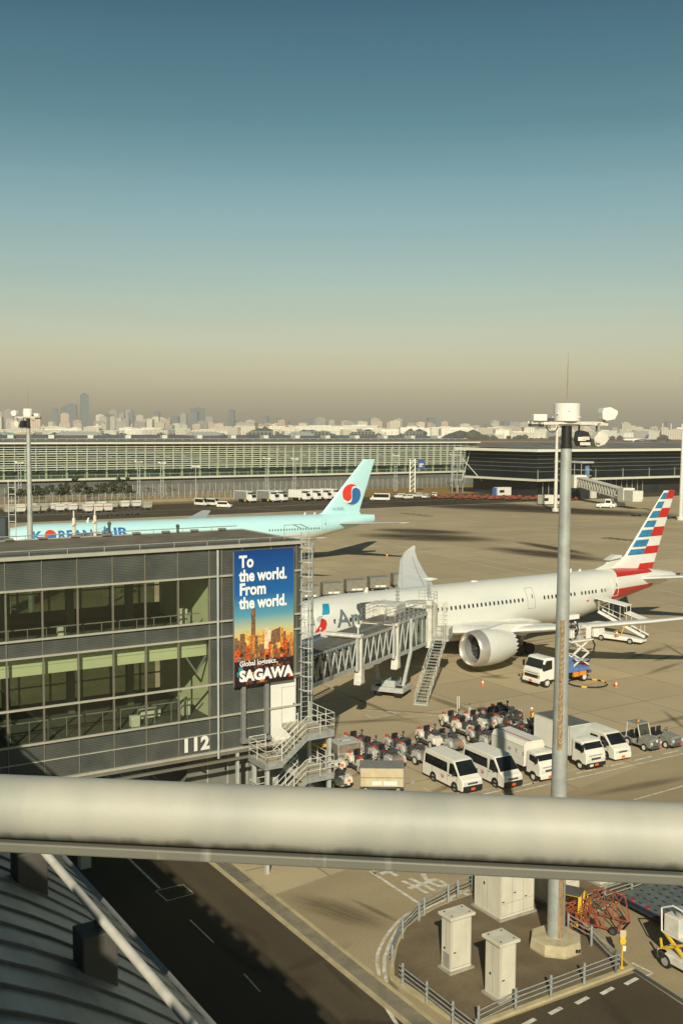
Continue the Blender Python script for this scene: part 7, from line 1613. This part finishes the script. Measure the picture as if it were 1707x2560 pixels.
# kiosk huts and boxes
for px, py, s, lb in ((1255, 1240, 1.0, 'white site hut with a blue end before the dark terminal'), (1364, 1262, .8, 'small white hut left of the slim mast'), (1392, 1262, .6, 'tiny white hut beside the slim mast foot')):
    o = thing('site_hut', at(px, py), rad(20), lb, 'hut', None); b = MB(); b.bx(-3*s, 3*s, -1.5, 1.5, .3, 3.4); b.build('hut_wall', WHITE2, o, bevel=.05); b = MB(); b.bx(-2*s, 0, -1.54, -1.5, 1.4, 2.4); b.build('window', DGLASS, o)
    if s == 1.0: b = MB(); b.bx(-3.6, -3.0, -1.4, 1.4, .3, 3.2); b.build('blue_panel', BLUE, o)
# left edge lattice boom with ladder (dark)
q_ = atd(12, 1300, 140); o = thing('lattice_mast', (q_.x, q_.y, 0), 0, 'dark lattice mast with ladder at the left edge', 'mast')
b = MB()
for x in (.6, 1.5): b.bx(x-.05, x+.05, -.05, .05, 0, 18)
z = 1
while z < 18: b.bx(.6, 1.5, -.03, .03, z, z+.08); z += .9
b.build('ladder', LGREY, o); b = MB(); b.bx(-2.2, .4, -1, 1, 0, 13.2); b.build('shaft', mat('dark_slate', (.03, .045, .055), .5), o)
# far jetway of the pale airliner (dark boom seen over the roof)
fa = atd(30, 1345, 160); fb_ = atd(226, 1318, 178); o = thing('far_boarding_bridge', Vector((fa.x, fa.y, 0)), hd(fa, fb_), 'grey boarding bridge in front of the pale blue fuselage', 'jet bridge'); L = (Vector((fb_.x, fb_.y, 0))-Vector((fa.x, fa.y, 0))).length
b = MB(); b.beam((0, 0, 3.6), (L, 0, 5.9), 2.6, 2.4); b.build('tunnel', mat('bridge_dark_grey', (.12, .12, .10), .6, n=.2), o); b = MB(); b.bx(L-1, L+.8, -2.2, 2.2, 4.2, 7.4); b.build('cab', MATS['bridge_dark_grey'], o)
rl = railing([(3, -1.3, 4.9), (L+2, -1.3, 7.2)], 1.2, 1.8); rl.build('roof_rail', LGREY, o); b = MB()
for x in (L*.02+1.5, L*.66, L-1.0): b.cyl((x, -1.7, 5), (x, -1.7, 10.6), .28, n=10); b.cyl((x, -1.7, 10.2), (x, -1.7, 11.8), .12, n=8); b.bx(x-.5, x+.5, -2, -1.5, 9.4, 9.7)
b.build('beacon_post', WHITE2, o)
# aircraft parts: dark chevron drain grates on the far apron
for px, py, w in ((1035, 1287, 70), (1545, 1349, 80)):
    b = MB(); a0, a1 = at(px-w/2, py-3), at(px+w/2, py+5); 
    for k in range(5): 
        p_ = a0+(a1-a0)*(k/4.6); strip(b, [p_, p_+V*3.2], 1.2, .03)
    struct('drain_cover', b, mat('drain_dark', (.06, .04, .03), .8))

# ------------------------------------------------------------------ airfield beyond the pier, city and haze
b = MB(); sheet(b, [(-9000, 700, .05), (9000, 700, .05), (9000, 3400, .05), (-9000, 3400, .05)], .3); struct('airfield_grass', b, GRASSM)
b = MB(); sheet(b, [(-9000, 1150), (9000, 1150), (9000, 1230), (-9000, 1230)], .5); sheet(b, [(-9000, 2350), (9000, 2350), (9000, 2480), (-9000, 2480)], .5); struct('runway', b, APRON)
b = MB(); sheet(b, [(-9000, 3400), (9000, 3400), (9000, 16000), (-9000, 16000)], .4); struct('city_ground', b, mat('city_ground_tone', (.22, .20, .15), .9, n=.3, ns=.01))
# taxiing airliner
tp = at(1590, 1104.5, .6); TA = thing('taxiing_airliner', (tp.x-32, tp.y, .6), rad(4), 'small distant white airliner with a blue tail taxiing', 'airliner', None)
b = MB(); rs = []
for x, r, z in ((0, .2, 4.6), (2, 1.8, 4.7), (6, 2.8, 4.9), (46, 2.9, 5), (56, 1.6, 6), (63, .3, 6.5)): rs.append([(x, r*math.cos(math.pi*k/8), z+r*math.sin(math.pi*k/8)) for k in range(16)])
b.rings(rs); b.build('fuselage', WHITE, TA, smooth=60)
wing([(0, 20, 14, 3.4), (-10, 26, 8, 4.2), (-30, 40, 2, 8)], .12).build('wing', WHITE, TA); wing([(0, 20, 14, 3.4), (10, 26, 8, 4.2), (30, 40, 2, 8)], .12).build('wing', WHITE, TA)
b = MB(); b.prism([(50, 7.5), (58, 17), (62.5, 17), (60, 6.8)], -.3, .3, 'y'); b.build('tail_fin', mat('tail_deep_blue', (.01, .06, .30), .4), TA); b = MB(); b.prism([(30, 4.2), (56, 7.2), (56, 5.0), (34, 3.4)], -2.95, 2.95, 'y'); b.build('blue_stripe', MATS['tail_deep_blue'], TA)
for s in (-1, 1): b = MB(); b.lathe([(19, 1.6), (20, 1.9), (24, 1.5)], (0, s*9.8, 2.6), 'x', 14); b.build('engine', WHITE, TA, smooth=60)
gear(TA, 31, -4.5, 1); gear(TA, 31, 4.5, 1)
# tree belts (read as one dark mass)
BM = MB(); rnd = random.Random(4)
def belt(x0, x1, z, hmin, hmax, den):
    n = int((x1-x0)*z/FPX*den)
    for k in range(n):
        px = rnd.uniform(x0, x1); q_ = atd(px, 1077, z+rnd.uniform(-60, 60)); h_ = rnd.uniform(hmin, hmax)*(0.75+.35*math.sin(px*.05)); BM.ico((q_.x, q_.y, h_*.45), h_*.6, 1, 0 if rnd.random() < .6 else 1, .28, (1.3, 1.0, .9))
belt(620, 1260, 3000, 14, 30, .11); belt(100, 640, 2800, 8, 18, .08); belt(1200, 1720, 3100, 8, 16, .06); belt(-60, 120, 2800, 8, 14, .05); belt(1540, 1720, 2500, 6, 10, .07)
tag(BM.build('tree_belt', [mat('far_foliage_dark', (.025, .032, .018), .9, n=.3, ns=.05), mat('far_foliage', (.045, .05, .022), .9, n=.3, ns=.05)], None), kind='stuff')
def bmat(name, wall, winc, sx, sz, frac=.5):
    m = bpy.data.materials.new(name); m.use_nodes = True; nn, ll = m.node_tree.nodes, m.node_tree.links; b_ = nn['Principled BSDF']; b_.inputs['Roughness'].default_value = .7
    t = nn.new('ShaderNodeTexCoord'); s = nn.new('ShaderNodeSeparateXYZ'); ll.new(t.outputs['Object'], s.inputs[0]); outs = []
    for ax, per in (('X', sx), ('Z', sz)):
        d_ = nn.new('ShaderNodeMath'); d_.operation = 'DIVIDE'; d_.inputs[1].default_value = per; ll.new(s.outputs[ax], d_.inputs[0]); f = nn.new('ShaderNodeMath'); f.operation = 'FRACT'; ll.new(d_.outputs[0], f.inputs[0]); g = nn.new('ShaderNodeMath'); g.operation = 'LESS_THAN'; g.inputs[1].default_value = frac; ll.new(f.outputs[0], g.inputs[0]); outs.append(g.outputs[0])
    mu = nn.new('ShaderNodeMath'); mu.operation = 'MULTIPLY'; ll.new(outs[0], mu.inputs[0]); ll.new(outs[1], mu.inputs[1])
    oi = nn.new('ShaderNodeObjectInfo'); hv = nn.new('ShaderNodeMix'); hv.data_type = 'RGBA'; hv.inputs[6].default_value = (*wall, 1); hv.inputs[7].default_value = (*[c*.62 for c in wall], 1); ll.new(oi.outputs['Random'], hv.inputs[0])
    mc = nn.new('ShaderNodeMix'); mc.data_type = 'RGBA'; ll.new(mu.outputs[0], mc.inputs[0]); ll.new(hv.outputs[2], mc.inputs[6]); mc.inputs[7].default_value = (*winc, 1); ll.new(mc.outputs[2], b_.inputs['Base Color']); return m
BT = [bmat('block_cream', (.78, .70, .52), (.20, .19, .16), 7, 3.6), bmat('block_grey', (.5, .47, .4), (.12, .13, .13), 6, 3.6), bmat('block_rose', (.72, .54, .40), (.2, .15, .12), 7, 3.4), bmat('block_blue_glass', (.13, .17, .19), (.08, .12, .14), 5, 4, .7), bmat('warehouse_cream', (.80, .74, .56), (.45, .42, .32), 14, 6, .35), bmat('warehouse_white', (.92, .88, .72), (.5, .48, .4), 20, 8, .25)]
rnd = random.Random(12)
def bld(px, z, w, d_, h_, mi, name, label, cat, gr, roof=True):
    q_ = atd(px, 1077, z); o = thing(name, (q_.x, q_.y, .4), rnd.uniform(-.5, .6), label, cat, gr)
    b = MB(); b.bx(-w/2, w/2, -d_/2, d_/2, 0, h_); b.build('wall', BT[mi], o)
    if roof: b = MB(); b.bx(-w*.22, w*.2, -d_*.2, d_*.25, h_, h_+max(2.5, h_*.05)); b.bx(-w/2-.4, w/2+.4, -d_/2-.4, d_/2+.4, h_-.6, h_+.5); b.build('roof', BT[mi], o)
    return o
for k in range(120):   # low sheds and warehouses
    px = rnd.uniform(-20, 1730) if k > 55 else rnd.uniform(120, 1420); z = rnd.uniform(3300, 4400)
    bld(px, z, rnd.uniform(30, 130), rnd.uniform(40, 70), rnd.uniform(12, 38) if 500 < px < 1350 else rnd.uniform(12, 32), rnd.choice((4, 5, 4, 5, 0)), 'warehouse', 'pale low warehouse in the hazy strip below the skyline', 'warehouse', 'pale warehouses below the skyline')
for px, w, h_ in ((690, 230, 30), (800, 180, 38), (990, 230, 27), (1150, 200, 34), (900, 120, 40), (1290, 160, 20), (560, 120, 24)): bld(px, 3700, w, 60, h_, 5, 'warehouse', 'pale low warehouse in the hazy strip below the skyline', 'warehouse', 'pale warehouses below the skyline')
for k in range(185):
    px = rnd.uniform(-30, 1740); z = rnd.uniform(4300, 5600); env = 1.0 if px < 420 else (.72 if px < 1250 else .5)
    h_ = rnd.choice((rnd.uniform(34, 66), rnd.uniform(50, 92)))*env*z/4800; bld(px, z, rnd.uniform(18, 52), rnd.uniform(16, 30), h_, rnd.choice((0, 0, 1, 2, 2, 0)), 'apartment_block', 'mid-height hazy block standing in the distant skyline', 'building', 'mid-height blocks in the skyline')
for k in range(70):
    px = rnd.uniform(-30, 1740); z = rnd.uniform(6200, 7600); env = 1.0 if px < 500 else (.75 if px < 1100 else .6)
    h_ = rnd.uniform(75, 150)*env*z/7000; bld(px, z, rnd.uniform(28, 60), 30, h_, rnd.choice((3, 3, 1, 0)), 'tower_block', 'faint tower block fading into haze on the skyline', 'tower', 'faint towers fading into haze')
# the ones one can tell apart
for px, z, w, h_, mi, lb in ((213, 6300, 46, 226, 3, 'tallest bluish glass tower standing above the skyline, left'), (180, 6300, 62, 165, 3, 'broad bluish tower just left of the tallest one'), (161, 6300, 34, 150, 3, 'slim bluish tower two left of the tallest'), (140, 6300, 30, 145, 3, 'slim bluish tower third left of the tallest'), (495, 6400, 80, 150, 3, 'broad bluish tower left of centre'), (580, 6400, 34, 140, 3, 'narrow bluish tower right of the broad one'), (798, 5200, 52, 84, 1, 'square grey block above the warehouses, centre'), (935, 5200, 48, 82, 1, 'square grey block right of centre'), (618, 3600, 66, 46, 1, 'dark-striped office block above the warehouses')):
    bld(px, z, w, w*.6, h_, mi, 'landmark_tower', lb, 'tower', None)
for k, (px, c) in enumerate(((15, mat('shed_teal', (.06, .20, .22), .7)), (62, mat('shed_ochre', (.50, .36, .10), .7)), (222, mat('shed_red', (.50, .08, .03), .7)), (250, mat('shed_orange', (.50, .2, .08), .7)))):
    q_ = atd(px, 1077, 2900); o = thing('coloured_shed', (q_.x, q_.y, .3), .1, ('teal', 'ochre', 'bright red', 'dull orange')[k]+' shed in the strip behind the far pier roof', 'shed', None); b = MB(); w = (30, 26, 16, 14)[k]; b.prism([(-w, 0), (-w, 11), (0, 14), (w, 11), (w, 0)], -15, 15, 'y'); b.build('wall', c, o)
q_ = atd(748, 1077, 4800)
o = thing('harbour_crane', (q_.x, q_.y, .4), 0, 'faint red crane jib above the warehouses', 'crane'); b = MB(); b.bx(-2, 2, -2, 2, 0, 50); b.beam((-4, 0, 46), (-42, 0, 92), 2.4, 2.4); b.beam((0, 0, 52), (34, 0, 40), 2, 2); b.build('jib', RUST, o)
for px in (1655, 1676): 
    q_ = atd(px, 1077, 4200); o = thing('chimney', (q_.x, q_.y, .4), 0, 'slim white chimney in the harbour skyline at the right', 'chimney', 'chimneys at the right'); b = MB(); b.cyl((0, 0, 0), (0, 0, 58), 3, 2.2, n=10); b.build('stack', WHITE2, o); b = MB(); b.cyl((0, 0, 58), (0, 0, 62), 2.4, n=10); b.build('stack_top', RED, o)
# haze
hz = bpy.data.materials.new('haze'); hz.use_nodes = True; nn, ll = hz.node_tree.nodes, hz.node_tree.links; nn.clear(); o_ = nn.new('ShaderNodeOutputMaterial'); pv = nn.new('ShaderNodeVolumePrincipled'); pv.inputs['Color'].default_value = (.93, .89, .80, 1); pv.inputs['Density'].default_value = 1.15e-4; pv.inputs['Anisotropy'].default_value = 0.0; ll.new(pv.outputs[0], o_.inputs['Volume'])
b = MB(); b.bx(-6500, 6500, -700, 8300, -1.2, 300); ho = b.build('haze', hz, None); tag(ho, kind='stuff')
